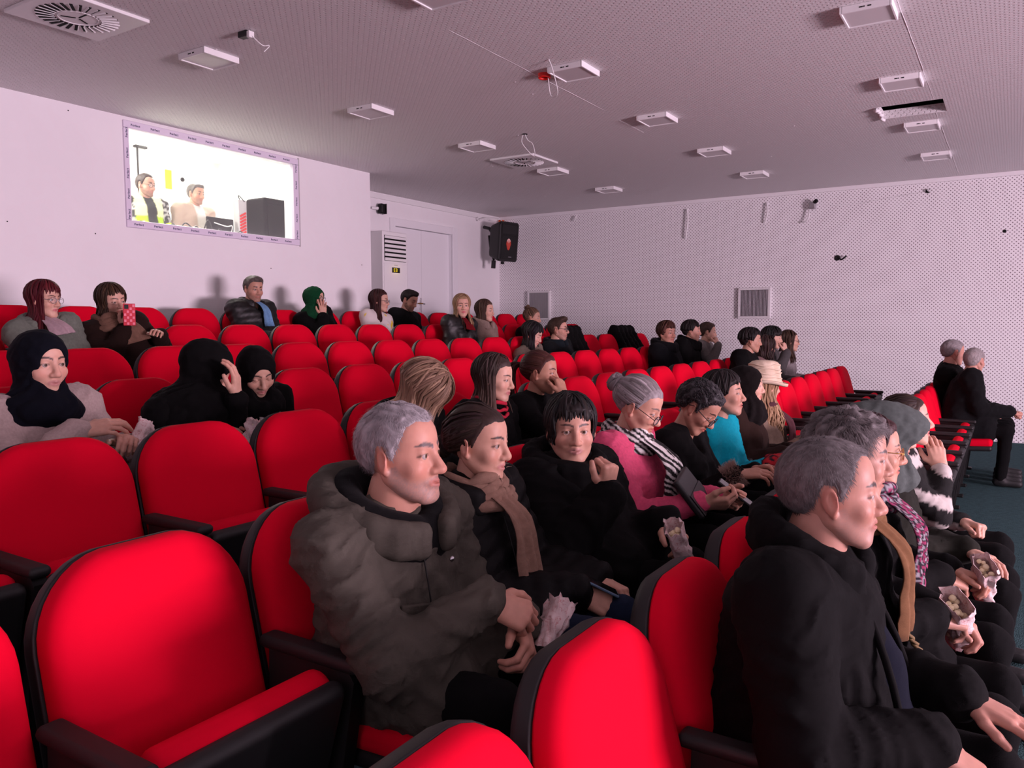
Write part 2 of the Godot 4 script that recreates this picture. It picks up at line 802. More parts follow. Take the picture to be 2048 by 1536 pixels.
# ---------------------------------------------------------------- the hall
func build_room() -> void:
	var t := 0.15
	# floor and tiers
	var b := MB.new()
	b.box(Vector3(LEFT_X, -0.2, -1.1), Vector3(WALL_X, 0.0, FRONT_Z))
	struct("floor", b, M["carpet"], "dark teal carpet on the level floor before the first row", "floor")
	var order := ["f", "e", "d", "c", "b", "a"]
	for k in order.size():
		var r: String = order[k]
		var z1: float = ROW_Z[r] + 0.62
		var z0: float = (ROW_Z[order[k + 1]] + 0.62) if k < 5 else RECESS_Z
		b = MB.new()
		b.box(Vector3(LEFT_X, -0.2, z0), Vector3(WALL_X, ROW_Y[r], z1))
		b.rbox(Vector3((LEFT_X + WALL_X) * 0.5, ROW_Y[r] - 0.012, z1 + 0.004), Vector3(WALL_X - LEFT_X, 0.03, 0.02), 0.006)
		var o := struct("floor_tier", b, M["carpet"], "carpeted seating step carrying the %s" % row_phrase(r), "floor")
		o.name = "floor_tier_%d" % (k + 1)
	# side wall, perforated board in sheets
	var side := struct("wall_right", slab(Vector3(WALL_X + 0.012, 0, RECESS_Z - t), Vector3(WALL_X + t, CEIL, FRONT_Z)), M["paint"], "far side wall clad with white perforated acoustic boards", "wall")
	var z := RECESS_Z
	while z < FRONT_Z - 0.1:
		var ze := minf(z + 2.06, FRONT_Z)
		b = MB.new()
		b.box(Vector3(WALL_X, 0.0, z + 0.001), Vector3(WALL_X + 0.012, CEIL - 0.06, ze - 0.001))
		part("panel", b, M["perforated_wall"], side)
		z = ze
	b = MB.new()
	b.rbox(Vector3(WALL_X - 0.008, CEIL - 0.03, (RECESS_Z + FRONT_Z) * 0.5), Vector3(0.03, 0.06, FRONT_Z - RECESS_Z), 0.008)
	struct("trim_1", b, M["paint"], "white cornice strip along the perforated side wall", "trim")
	# wall on the photographer's side and the front wall
	struct("wall_left", slab(Vector3(LEFT_X - t, 0, RECESS_Z), Vector3(LEFT_X, CEIL, FRONT_Z)), M["paint"], "plain white wall on the near side of the hall", "wall")
	struct("wall_front", slab(Vector3(LEFT_X, 0, FRONT_Z), Vector3(WALL_X, CEIL, FRONT_Z + t)), M["masking"], "dark cloth-covered front wall behind the cinema screen", "wall")
	# booth wall with its window opening
	var wx0 := 4.45
	var wx1 := 6.47
	var wy0 := 2.575
	var wy1 := 3.45
	b = MB.new()
	b.box(Vector3(LEFT_X, 0, BOOTH_Z - t), Vector3(wx0, CEIL, BOOTH_Z))
	b.box(Vector3(wx1, 0, BOOTH_Z - t), Vector3(RECESS_X, CEIL, BOOTH_Z))
	b.box(Vector3(wx0, 0, BOOTH_Z - t), Vector3(wx1, wy0, BOOTH_Z))
	b.box(Vector3(wx0, wy1, BOOTH_Z - t), Vector3(wx1, CEIL, BOOTH_Z))
	b.box(Vector3(RECESS_X - t, 0, RECESS_Z - 2.0), Vector3(RECESS_X, CEIL, BOOTH_Z - t))
	var bw := struct("wall_back", b, M["paint"], "white back wall of the hall with the booth window in it", "wall")
	for q in [Vector3(3.35, 2.45, BOOTH_Z), Vector3(4.1, 2.42, BOOTH_Z), Vector3(6.12, 2.22, BOOTH_Z), Vector3(7.6, 2.35, BOOTH_Z), Vector3(3.9, 3.48, BOOTH_Z)]:
		b = MB.new()
		b.lathe(PackedVector2Array([Vector2(0.0, 0.004), Vector2(0.005, 0.003), Vector2(0.006, 0.0)]), 8, q, Basis(Vector3.RIGHT, PI / 2))
		part("screw_head", b, M["dark_metal"], bw)
	# recessed back wall with the double door
	var dx0 := 9.3
	var dx1 := 10.82
	var dy1 := 3.12
	b = MB.new()
	b.box(Vector3(RECESS_X, 0, RECESS_Z - t), Vector3(dx0, CEIL, RECESS_Z))
	b.box(Vector3(dx1, 0, RECESS_Z - t), Vector3(WALL_X, CEIL, RECESS_Z))
	b.box(Vector3(dx0, dy1, RECESS_Z - t), Vector3(dx1, CEIL, RECESS_Z))
	struct("wall_recess", b, M["paint"], "white recessed back wall around the double door", "wall")
	build_door(dx0, dx1, dy1)
	b = MB.new()
	b.rbox(Vector3((RECESS_X + WALL_X) * 0.5, CEIL - 0.055, RECESS_Z + 0.012), Vector3(WALL_X - RECESS_X - 0.02, 0.075, 0.026), 0.006)
	struct("trim_2", b, M["white_plastic"], "white cable trunking under the ceiling above the double door", "trim")
	build_ceiling()
	# screen
	var s := thing("cinema_screen", "glowing white cinema screen on the front wall", "screen", Vector3(3.9, 1.25, FRONT_Z))
	b = MB.new()
	b.box(Vector3(-1.7, -0.675, -0.05), Vector3(1.7, 0.675, -0.02))
	part("screen_sheet", b, M["screen_glow"], s)
	b = MB.new()
	for e in [[Vector3(-1.76, -0.735, -0.07), Vector3(1.76, -0.675, 0)], [Vector3(-1.76, 0.675, -0.07), Vector3(1.76, 0.735, 0)], [Vector3(-1.76, -0.675, -0.07), Vector3(-1.7, 0.675, 0)], [Vector3(1.7, -0.675, -0.07), Vector3(1.76, 0.675, 0)]]:
		b.box(e[0], e[1])
	part("frame", b, M["black_plastic"], s)

func slab(lo: Vector3, hi: Vector3) -> MB:
	var b := MB.new()
	b.box(lo, hi)
	return b

func row_phrase(r: String) -> String:
	return {"a": "row against the booth wall", "b": "second row from the booth wall", "c": "third row from the booth wall", "d": "fourth row from the booth wall", "e": "third row from the front", "f": "second row from the front", "g": "front row"}[r]

func build_door(x0: float, x1: float, y1: float) -> void:
	var d := Node3D.new()
	d.name = "door_1"
	add_child(d)
	d.set_meta("kind", "structure")
	tag(d, "white double door with a wide frame in the recessed wall", "door")
	var f := ROW_Y["a"] as float
	var b := MB.new()
	for e in [[Vector3(x0 - 0.09, f, RECESS_Z), Vector3(x0 + 0.03, y1 + 0.09, RECESS_Z + 0.03)], [Vector3(x1 - 0.03, f, RECESS_Z), Vector3(x1 + 0.11, y1 + 0.09, RECESS_Z + 0.03)], [Vector3(x0 + 0.03, y1 - 0.03, RECESS_Z), Vector3(x1 - 0.03, y1 + 0.09, RECESS_Z + 0.03)]]:
		b.rbox((e[0] + e[1]) * 0.5, e[1] - e[0], 0.008)
	b.box(Vector3(x0, f, RECESS_Z - 0.15), Vector3(x0 + 0.02, y1, RECESS_Z))
	b.box(Vector3(x1 - 0.02, f, RECESS_Z - 0.15), Vector3(x1, y1, RECESS_Z))
	b.box(Vector3(x0 + 0.02, y1 - 0.02, RECESS_Z - 0.15), Vector3(x1 - 0.02, y1, RECESS_Z))
	part("door_frame", b, M["door_white"], d)
	var mid := (x0 + x1) * 0.5
	for s in [0, 1]:
		b = MB.new()
		var lo := Vector3(x0 + 0.022 if s == 0 else mid + 0.003, f + 0.006, RECESS_Z - 0.11)
		var hi := Vector3(mid - 0.003 if s == 0 else x1 - 0.022, y1 - 0.024, RECESS_Z - 0.065)
		b.rbox((lo + hi) * 0.5, hi - lo, 0.006)
		var leaf := part("door_leaf", b, M["door_white"], d)
		if s == 1:
			b = MB.new()
			b.rbox(Vector3(mid - 0.045, f + 1.06, RECESS_Z - 0.06), Vector3(0.04, 0.30, 0.012), 0.005)
			part("handle_plate", b, M["steel"], d)
			b = MB.new()
			b.tube(PackedVector3Array([Vector3(mid - 0.045, f + 1.12, RECESS_Z - 0.055), Vector3(mid - 0.045, f + 1.12, RECESS_Z - 0.012), Vector3(mid - 0.16, f + 1.12, RECESS_Z - 0.008)]), PackedFloat32Array([0.011, 0.011, 0.009]), 8)
			part("door_handle", b, M["brass"], d)
			b = MB.new()
			b.box(Vector3(mid + 0.03, f + 1.1, RECESS_Z - 0.064), Vector3(mid + 0.07, f + 1.13, RECESS_Z - 0.055))
			part("lock", b, M["steel"], d)
		else:
			leaf.name = "door_leaf"

func build_ceiling() -> void:
	var t := 0.08
	var hx0 := 8.0
	var hx1 := 8.48
	var hz0 := -1.15
	var hz1 := -0.61
	var b := MB.new()
	b.box(Vector3(LEFT_X - 0.15, CEIL, BOOTH_Z - 0.15), Vector3(hx0, CEIL + t, FRONT_Z + 0.15))
	b.box(Vector3(hx1, CEIL, RECESS_Z - 0.15), Vector3(WALL_X + 0.15, CEIL + t, FRONT_Z + 0.15))
	b.box(Vector3(hx0, CEIL, hz1), Vector3(hx1, CEIL + t, FRONT_Z + 0.15))
	b.box(Vector3(hx0, CEIL, RECESS_Z - 0.15), Vector3(hx1, CEIL + t, hz0))
	b.box(Vector3(RECESS_X - 0.15, CEIL, RECESS_Z - 0.15), Vector3(hx0, CEIL + t, BOOTH_Z - 0.15))
	var c := struct("ceiling", b, M["perforated_ceiling"], "flat white perforated acoustic ceiling", "ceiling")
	b = MB.new()
	b.box(Vector3(hx0 - 0.5, CEIL + 0.5, hz0 - 0.5), Vector3(hx1 + 0.5, CEIL + 0.52, hz1 + 0.5))
	for e in [[Vector3(hx0 - 0.5, CEIL + t, hz0 - 0.5), Vector3(hx0 - 0.48, CEIL + 0.5, hz1 + 0.5)], [Vector3(hx1 + 0.48, CEIL + t, hz0 - 0.5), Vector3(hx1 + 0.5, CEIL + 0.5, hz1 + 0.5)], [Vector3(hx0 - 0.5, CEIL + t, hz0 - 0.5), Vector3(hx1 + 0.5, CEIL + 0.5, hz0 - 0.48)], [Vector3(hx0 - 0.5, CEIL + t, hz1 + 0.48), Vector3(hx1 + 0.5, CEIL + 0.5, hz1 + 0.5)]]:
		b.box(e[0], e[1])
	part("void_lining", b, M["slot_black"], c)
	# ragged torn plaster along the cut hatch
	b = MB.new()
	var edge := PackedVector3Array()
	var rad := PackedFloat32Array()
	for k in 13:
		var q := k / 12.0
		edge.append(Vector3(lerpf(hx0 + 0.01, hx1 - 0.01, q), CEIL - 0.008 + rng.randf_range(-0.008, 0.004), hz0 + rng.randf_range(-0.012, 0.02)))
		rad.append(rng.randf_range(0.012, 0.024))
	b.tube(edge, rad, 5)
	part("torn_edge", b, M["paint"], c)
	# board joints filled with plaster
	for e in [[Vector3(4.36, CEIL, -3.27), Vector3(6.73, CEIL, -3.27)], [Vector3(7.1, CEIL, -3.3), Vector3(7.7, CEIL, -3.3)], [Vector3(4.6, CEIL, -0.68), Vector3(7.98, CEIL, -0.68)], [Vector3(8.5, CEIL, -0.7), Vector3(11.9, CEIL, -0.7)]]:
		b = MB.new()
		var p := PackedVector3Array()
		var r := PackedFloat32Array()
		for k in 17:
			p.append((e[0] as Vector3).lerp(e[1], k / 16.0) + Vector3(0, 0, rng.randf_range(-0.003, 0.003)))
			r.append(rng.randf_range(0.001, 0.003))
		b.tube(p, r, 5)
		part("joint_bead", b, M["paint"], c)
	for k in 26:
		b = MB.new()
		var q := Vector3(rng.randf_range(3.0, 11.5), CEIL, rng.randf_range(-6.6, -0.6))
		b.lathe(PackedVector2Array([Vector2(0.009, 0.0), Vector2(0.007, -0.004), Vector2(0.0, -0.005)]), 6, q)
		part("screw_dot", b, M["paint"], c)

# ---------------------------------------------------------------- chairs
func back_outline(w: float, y0: float, y1: float, rt: float, rb: float) -> PackedVector2Array:
	var p := PackedVector2Array()
	var corners := [[w * 0.5 - rb, y0 + rb, rb, -PI * 0.5], [w * 0.5 - rt, y1 - rt, rt, 0.0], [-w * 0.5 + rt, y1 - rt, rt, PI * 0.5], [-w * 0.5 + rb, y0 + rb, rb, PI]]
	for q in corners:
		for s in 9:
			var a: float = q[3] + s / 8.0 * PI * 0.5
			var x: float = q[0] + cos(a) * q[2]
			var y: float = q[1] + sin(a) * q[2]
			if y > y1 - rt:
				y += 0.022 * (1.0 - pow(absf(x) / (w * 0.5), 2.0))
			p.append(Vector2(x, y))
	return p

func cushion(b: MB, out: PackedVector2Array, depth: float, back: float, lumbar: float) -> void:
	var mid := Vector2.ZERO
	for q in out:
		mid += q / out.size()
	var rings := []
	for e in [[0.93, -back], [0.985, -back * 0.8], [1.0, -back * 0.3], [1.0, 0.0], [0.985, depth * 0.35], [0.95, depth * 0.62], [0.88, depth * 0.82], [0.74, depth * 0.95], [0.5, depth * 1.02], [0.25, depth * 1.04]]:
		var ring := PackedVector3Array()
		for q in out:
			var d: Vector2 = mid + (q - mid) * (e[0] as float)
			var z: float = e[1]
			if e[1] > 0.0:
				z += lumbar * exp(-pow((d.y - mid.y + 0.12) / 0.12, 2.0)) * (1.0 - e[0] * 0.6)
			ring.append(Vector3(d.x, d.y, z))
		rings.append(ring)
	b.loft(rings, true)

func recline(b: MB) -> void:
	# backrest leans: top at z = 0, bottom forward
	var q := Basis(Vector3.RIGHT, -0.235)
	for k in b.v.size():
		b.v[k] = Vector3(0, 0.95, 0) + q * (b.v[k] - Vector3(0, 0.95, 0.0)) 
		b.n[k] = q * b.n[k]

var chair_meshes := {}

func make_chair_meshes() -> void:
	var b := MB.new()
	var out := back_outline(0.505, 0.41, 0.93, 0.165, 0.05)
	cushion(b, out, 0.068, 0.012, 0.016)
	for k in b.v.size():
		b.v[k].z -= 0.03
	recline(b)
	chair_meshes["backrest"] = b.mesh()
	b = MB.new()
	out = back_outline(0.520, 0.36, 0.932, 0.168, 0.06)
	var mid := Vector2(0, 0.65)
	var rings := []
	for e in [[0.80, -0.060], [0.93, -0.056], [0.985, -0.044], [1.0, -0.028], [1.0, -0.004], [0.985, 0.0], [0.9, 0.0]]:
		var ring := PackedVector3Array()
		for q in out:
			var d: Vector2 = mid + (q - mid) * (e[0] as float)
			ring.append(Vector3(d.x, d.y, e[1] - 0.038))
		rings.append(ring)
	b.loft(rings, true)
	recline(b)
	chair_meshes["back_shell"] = b.mesh()
	# seat: cushion on a black pan, built flat with the hinge line at the origin
	b = MB.new()
	b.rbox(Vector3(0, 0.0, 0.22), Vector3(0.47, 0.085, 0.43), 0.038, Basis.IDENTITY, 3)
	chair_meshes["seat"] = b.mesh()
	b = MB.new()
	b.rbox(Vector3(0, -0.05, 0.22), Vector3(0.475, 0.055, 0.42), 0.024, Basis.IDENTITY, 3)
	chair_meshes["seat_pan"] = b.mesh()
	b = MB.new()
	b.rbox(Vector3(0, 0.635, 0.255), Vector3(0.062, 0.034, 0.34), 0.0165, Basis.IDENTITY, 3)
	chair_meshes["armrest"] = b.mesh()
	b = MB.new()
	var prof := [Vector2(0.12, 0.62), Vector2(0.40, 0.62), Vector2(0.415, 0.60), Vector2(0.36, 0.30), Vector2(0.33, 0.02), Vector2(0.10, 0.02), Vector2(0.11, 0.30)]
	var r0 := PackedVector3Array()
	var r1 := PackedVector3Array()
	for q in prof:
		r0.append(Vector3(-0.02, q.y, q.x))
		r1.append(Vector3(0.02, q.y, q.x))
	b.loft([r0, r0, r1, r1], true)
	for k in prof.size():
		var p0: Vector2 = prof[k]
		var p1: Vector2 = prof[(k + 1) % prof.size()]
		b.quad(Vector3(-0.0202, p0.y, p0.x), Vector3(0.0202, p0.y, p0.x), Vector3(0.0202, p1.y, p1.x), Vector3(-0.0202, p1.y, p1.x))
	chair_meshes["side_panel"] = b.mesh()
	b = MB.new()
	b.rbox(Vector3(0, 0.012, 0.215), Vector3(0.075, 0.024, 0.30), 0.008)
	chair_meshes["foot_plate"] = b.mesh()

func chair(at: Vector3, folded: bool, last: bool, pitch: float, label: String, group: String) -> void:
	var t := thing("auditorium_chair", label, "chair", at, group)
	piece("backrest", chair_meshes["backrest"], M["red_cloth"], t)
	piece("back_shell", chair_meshes["back_shell"], M["black_plastic"], t)
	var seat := piece("seat", chair_meshes["seat"], M["red_cloth"], t)
	if folded:
		seat.transform = Transform3D(Basis(Vector3.RIGHT, -1.28), Vector3(0, 0.215, 0.225))
	else:
		seat.transform = Transform3D(Basis(Vector3.RIGHT, -0.06), Vector3(0, 0.405, 0.13))
	piece("seat_pan", chair_meshes["seat_pan"], M["black_plastic"], seat)
	for s in ([-1, 1] if last else [-1]):
		var a := piece("armrest", chair_meshes["armrest"], M["black_plastic"], t)
		a.position.x = s * pitch * 0.5
		var p := piece("side_panel", chair_meshes["side_panel"], M["black_plastic"], t)
		p.position.x = s * pitch * 0.5
		var f := piece("foot_plate", chair_meshes["foot_plate"], M["dark_metal"], t)
		f.position.x = s * pitch * 0.5

# seats: first x, pitch, number
const SEATS := {"a": [0.36, 0.555, 20], "b": [0.70, 0.555, 19], "c": [0.98, 0.55, 19], "d": [0.68, 0.544, 20], "e": [0.306, 0.537, 20], "f": [0.51, 0.55, 18], "g": [0.33, 0.54, 18]}
# seat numbers taken in each row, and by whom
const TAKEN := {
	"a": {9: "man in the quilted jacket", 11: "woman in the green headscarf", 12: "woman in the white printed sweatshirt", 13: "bearded man in the black sweater"},
	"b": {4: "red-haired woman", 5: "woman holding up a red phone", 12: "blonde woman in black leather", 13: "woman in the beige hoodie", 15: "woman with the blonde topped bun"},
	"c": {12: "woman with straight black hair", 13: "man with swept-up brown hair"},
	"d": {2: "woman in the navy headscarf", 3: "bowed woman in the black headscarf", 4: "smiling woman in the black headscarf", 15: "auburn-haired woman", 16: "boy in the black hooded jacket", 17: "boy in the grey sweatshirt"},
	"e": {5: "bowing blonde woman", 6: "woman with long straight dark hair", 7: "woman with the ponytail", 15: "young man leaning in", 16: "woman in the pale pink top", 17: "boy with the bowl cut", 18: "girl in the light grey top"},
	"f": {2: "man in the olive jacket", 3: "woman in the beige scarf", 4: "woman raising her fist", 5: "woman in the pink sweater", 6: "curly-haired woman", 7: "woman in the turquoise sweater", 8: "woman in the dark headscarf", 9: "woman in the cream hat"},
	"g": {3: "man in the navy shirt", 4: "person with wavy grey hair", 5: "woman in gold glasses", 6: "woman in the grey headscarf", 7: "laughing woman", 16: "man leaning on his knees", 17: "grey-haired man farthest along the front row"}}

func build_seats() -> void:
	make_chair_meshes()
	for r in ROW_NAMES:
		var s: Array = SEATS[r]
		for k in s[2]:
			var full: bool = TAKEN[r].has(k)
			var label: String = "red chair under the %s" % TAKEN[r][k] if full else "empty red chair with tipped-up seat in the %s" % row_phrase(r)
			chair(Vector3(s[0] + s[1] * k, ROW_Y[r], ROW_Z[r]), not full, k == s[2] - 1, s[1], label, ("taken chairs in the %s" if full else "empty chairs in the %s") % row_phrase(r))

# ---------------------------------------------------------------- ceiling and wall fittings
func wire(pts: Array, r: float, sides := 5) -> MB:
	var c := Curve3D.new()
	c.bake_interval = 0.015
	for k in pts.size():
		var p: Vector3 = pts[k]
		var a: Vector3 = pts[maxi(k - 1, 0)]
		var z: Vector3 = pts[mini(k + 1, pts.size() - 1)]
		var t := (z - a) * 0.18
		c.add_point(p, -t, t)
	var q := c.get_baked_points()
	var rr := PackedFloat32Array()
	rr.resize(q.size())
	rr.fill(r)
	var b := MB.new()
	b.tube(q, rr, sides)
	return b

func build_fixtures() -> void:
	# square surface lights, all switched off
	var rim := MB.new()
	var s := 0.15
	for e in [[Vector3(-s, -0.045, -s), Vector3(s, 0, -s + 0.014)], [Vector3(-s, -0.045, s - 0.014), Vector3(s, 0, s)], [Vector3(-s, -0.045, -s + 0.014), Vector3(-s + 0.014, 0, s - 0.014)], [Vector3(s - 0.014, -0.045, -s + 0.014), Vector3(s, 0, s - 0.014)]]:
		rim.rbox((e[0] + e[1]) * 0.5, e[1] - e[0], 0.003, Basis.IDENTITY, 1)
	var rim_mesh := rim.mesh()
	var pane := MB.new()
	pane.box(Vector3(-s + 0.014, -0.037, -s + 0.014), Vector3(s - 0.014, -0.01, s - 0.014))
	var pane_mesh := pane.mesh()
	var vent := MB.new()
	vent.box(Vector3(-s - 0.001, -0.028, 0), Vector3(-s + 0.002, -0.020, 0.022))
	var vent_mesh := vent.mesh()
	var lines := {-5.05: "nearest the booth wall", -2.95: "over the middle rows", -0.85: "over the front row"}
	for z in lines:
		for x in [3.8, 5.52, 7.21, 8.9, 10.54]:
			if z == -0.85 and x < 4.0:
				continue
			var t := thing("ceiling_light", "switched-off square white ceiling light in the line %s" % lines[z], "light", Vector3(x, CEIL, z), "ceiling lights %s" % lines[z])
			piece("frame", rim_mesh, M["white_plastic"], t)
			piece("diffuser", pane_mesh, M["diffuser"], t)
			for k in [-0.035, -0.011, 0.013]:
				var o := piece("clip_hole", vent_mesh, M["dark_slot"], t)
				o.position.z = k
				o.scale.z = 0.4 if k == -0.011 else 1.0
	swirl(Vector3(2.86, CEIL, -5.08), "square swirl air diffuser in the ceiling nearest the left part of the booth wall")
	swirl(Vector3(8.2, CEIL, -5.05), "square swirl air diffuser in the ceiling before the double door")
	# loose wires and boxes at the ceiling
	var t := thing("ceiling_junction_box", "red junction box with a white wire loop beside a ceiling light", "junction box", Vector3(5.50, CEIL, -3.2))
	var b := MB.new()
	b.lathe(PackedVector2Array([Vector2(0.05, 0.0), Vector2(0.05, -0.03), Vector2(0.045, -0.036), Vector2(0.036, -0.03), Vector2(0.034, -0.006), Vector2(0.0, -0.006)]), 16)
	part("box", b, M["red_box"], t)
	part("wire", wire([Vector3(0.02, -0.01, 0.02), Vector3(0.05, -0.16, 0.03), Vector3(-0.02, -0.17, 0.13), Vector3(-0.2, -0.06, 0.19), Vector3(-0.28, 0.0, 0.2)], 0.004), M["cable_white"], t)
	t = thing("loose_ceiling_wire", "black connector with a dangling white wire from the ceiling near the booth", "wire", Vector3(3.62, CEIL, -4.44))
	b = MB.new()
	b.rbox(Vector3(0.01, -0.02, 0.0), Vector3(0.05, 0.04, 0.09), 0.006)
	part("connector", b, M["cable_black"], t)
	b = MB.new()
	b.rbox(Vector3(0.01, -0.03, 0.055), Vector3(0.045, 0.045, 0.03), 0.006)
	part("plug", b, M["cable_white"], t)
	part("wire", wire([Vector3(0.01, -0.04, 0.07), Vector3(0.07, -0.09, 0.10), Vector3(0.14, -0.07, 0.09), Vector3(0.10, -0.12, 0.08)], 0.0035), M["cable_white"], t)
	t = thing("loose_ceiling_wire", "white wire loop hanging from a small ceiling hole above the swirl diffuser", "wire", Vector3(7.09, CEIL, -4.36))
	b = MB.new()
	b.lathe(PackedVector2Array([Vector2(0.03, 0.0), Vector2(0.03, -0.004), Vector2(0.0, -0.004)]), 10)
	part("hole", b, M["slot_black"], t)
	part("wire", wire([Vector3(0.0, 0.0, 0.0), Vector3(0.03, -0.06, 0.02), Vector3(0.06, -0.1, 0.06), Vector3(0.16, -0.2, 0.02), Vector3(0.02, -0.09, -0.04), Vector3(0, 0, -0.02)], 0.004), M["cable_white"], t)
	# wall grilles
	grille(Vector3(WALL_X, 1.915, -7.22), 0.46, 0.52, "grey slatted air grille on the perforated wall beside the loudspeaker corner")
	grille(Vector3(WALL_X, 1.895, -3.385), 0.49, 0.47, "grey slatted air grille in the middle of the perforated wall")
	# flex conduits hanging down the perforated wall
	hanging(Vector3(WALL_X, 3.40, -4.48), 0.46, "white conduit stub hanging half a metre down the perforated wall")
	hanging(Vector3(WALL_X, 3.39, -3.23), 0.29, "shorter white conduit stub hanging on the perforated wall above the grille")
	hanging(Vector3(WALL_X, 3.44, -6.5), 0.07, "very short white conduit stub under the cornice of the perforated wall")
	t = thing("wall_camera", "small grey surveillance camera on the perforated wall with a white cable tail", "camera", Vector3(WALL_X, 3.30, -2.56))
	b = MB.new()
	b.rbox(Vector3(-0.05, 0.0, 0.0), Vector3(0.10, 0.10, 0.09), 0.012)
	part("bracket", b, M["steel"], t)
	b = MB.new()
	b.tube(PackedVector3Array([Vector3(-0.06, 0.04, 0.02), Vector3(-0.12, 0.055, 0.06)]), PackedFloat32Array([0.03, 0.03]), 12)
	part("camera_body", b, M["black_plastic"], t)
	part("cable", wire([Vector3(-0.06, -0.05, -0.04), Vector3(-0.07, -0.16, -0.05), Vector3(-0.06, -0.22, -0.09), Vector3(-0.04, -0.23, -0.15)], 0.012), M["cable_white"], t)
	part("thin_wire", wire([Vector3(-0.01, 0.02, 0.02), Vector3(-0.012, -0.02, 0.5), Vector3(-0.012, 0.03, 1.0), Vector3(-0.01, 0.08, 1.48)], 0.003), M["cable_white"], t)
	t = thing("wall_cable_outlet", "open cable outlet high on the perforated wall", "outlet", Vector3(WALL_X, 3.38, -1.07))
	b = MB.new()
	b.lathe(PackedVector2Array([Vector2(0.028, 0.0), Vector2(0.03, 0.012), Vector2(0.026, 0.016), Vector2(0.0, 0.012)]), 12, Vector3.ZERO, Basis(Vector3.BACK, PI / 2))
	part("ring", b, M["dark_slot"], t)
	part("stub", wire([Vector3(-0.01, 0.0, 0.02), Vector3(-0.05, 0.01, 0.0), Vector3(-0.06, -0.02, 0.03)], 0.014), M["cable_white"], t)
	t = thing("wall_cable_outlet", "torn hole with a twisted cable end halfway up the perforated wall", "outlet", Vector3(WALL_X, 2.53, -2.21))
	b = MB.new()
	b.lathe(PackedVector2Array([Vector2(0.04, 0.0), Vector2(0.042, 0.01), Vector2(0.03, 0.014), Vector2(0.0, 0.006)]), 9, Vector3.ZERO, Basis(Vector3.BACK, PI / 2))
	part("ring", b, M["cable_black"], t)
	part("stub", wire([Vector3(-0.01, 0.0, 0.02), Vector3(-0.05, -0.03, 0.06), Vector3(-0.06, -0.01, 0.1), Vector3(-0.05, 0.02, 0.13)], 0.013), M["dark_metal"], t)
	b = MB.new()
	b.lathe(PackedVector2Array([Vector2(0.022, 0.0), Vector2(0.022, 0.008), Vector2(0.0, 0.008)]), 10, Vector3(WALL_X, 2.78, -0.16), Basis(Vector3.BACK, PI / 2))
	var hole := b.node("wall_socket", M["slot_black"])
	hole.name = numbered("wall_socket")
	add_child(hole)
	tag(hole, "small round black socket on the perforated wall near the front", "socket")
	# corner loudspeaker
	t = thing("wall_loudspeaker", "black loudspeaker box with a red badge on a bracket in the corner", "loudspeaker", Vector3(11.66, 3.02, -7.62))
	t.rotation = Vector3(0.10, -0.18, 0)
	t.rotation.y = -0.2
	b = MB.new()
	var rings := []
	for e in [[0.17, 0.24, -0.16], [0.185, 0.27, -0.14], [0.235, 0.335, 0.10], [0.235, 0.335, 0.135], [0.22, 0.32, 0.15]]:
		var ring := PackedVector3Array()
		for q in back_outline(e[0] * 2.0, -e[1], e[1], 0.05, 0.05):
			ring.append(Vector3(q.x, q.y, e[2]))
		rings.append(ring)
	b.loft(rings, true)
	part("cabinet", b, M["speaker_black"], t)
	b = MB.new()
	b.rbox(Vector3(0, -0.09, 0.152), Vector3(0.38, 0.40, 0.012), 0.005)
	part("grille", b, M["grille_black"], t)
	b = MB.new()
	b.loft([ring_rect(0.20, 0.10, Vector3(0, 0.215, 0.156)), ring_rect(0.17, 0.075, Vector3(0, 0.215, 0.15)), ring_rect(0.06, 0.045, Vector3(0, 0.215, 0.10))], false)
	part("horn", b, M["grille_black"], t)
	b = MB.new()
	badge(b)
	part("badge", b, M["skin"], t)
	b = MB.new()
	b.rbox(Vector3(0.03, -0.255, 0.16), Vector3(0.075, 0.012, 0.004), 0.002)
	part("nameplate", b, M["steel"], t)
	b = MB.new()
	b.rbox(Vector3(-0.10, -0.40, -0.10), Vector3(0.06, 0.14, 0.06), 0.008)
	b.rbox(Vector3(0.04, -0.36, -0.02), Vector3(0.05, 0.05, 0.05), 0.008)
	b.tube(PackedVector3Array([Vector3(-0.10, -0.32, -0.10), Vector3(-0.06, -0.1, -0.25), Vector3(-0.06, 0.1, -0.30)]), PackedFloat32Array([0.02, 0.02, 0.02]), 8)
	b.tube(PackedVector3Array([Vector3(-0.06, 0.1, -0.16), Vector3(-0.10, 0.22, -0.26), Vector3(-0.10, 0.24, -0.40)]), PackedFloat32Array([0.035, 0.03, 0.03]), 8)
	part("bracket", b, M["black_plastic"], t)
	part("cable", wire([Vector3(0.1, 0.31, -0.1), Vector3(0.06, 0.40, -0.2), Vector3(-0.12, 0.40, -0.34), Vector3(-0.24, 0.34, -0.40), Vector3(-0.25, 0.41, -0.40)], 0.008), M["cable_white"], t)
	t = thing("corner_cable_box", "orange cable cap in the ceiling corner above the loudspeaker", "cable box", Vector3(12.16, 3.45, -7.98))
	b = MB.new()
	b.rbox(Vector3.ZERO, Vector3(0.09, 0.055, 0.08), 0.012)
	part("box", b, M["orange"], t)
	part("cable", wire([Vector3(0, -0.02, 0.02), Vector3(-0.06, -0.1, 0.03), Vector3(-0.2, -0.12, 0.02), Vector3(-0.3, -0.16, 0.04)], 0.008), M["cable_white"], t)
	# surveillance camera in the recess
	t = thing("wall_camera", "small grey surveillance camera on the recessed wall left of the double door", "camera", Vector3(8.92, 3.30, RECESS_Z))
	b = MB.new()
	b.tube(PackedVector3Array([Vector3(-0.12, 0.0, 0.02), Vector3(-0.02, 0.0, 0.06)]), PackedFloat32Array([0.018, 0.025]), 8)
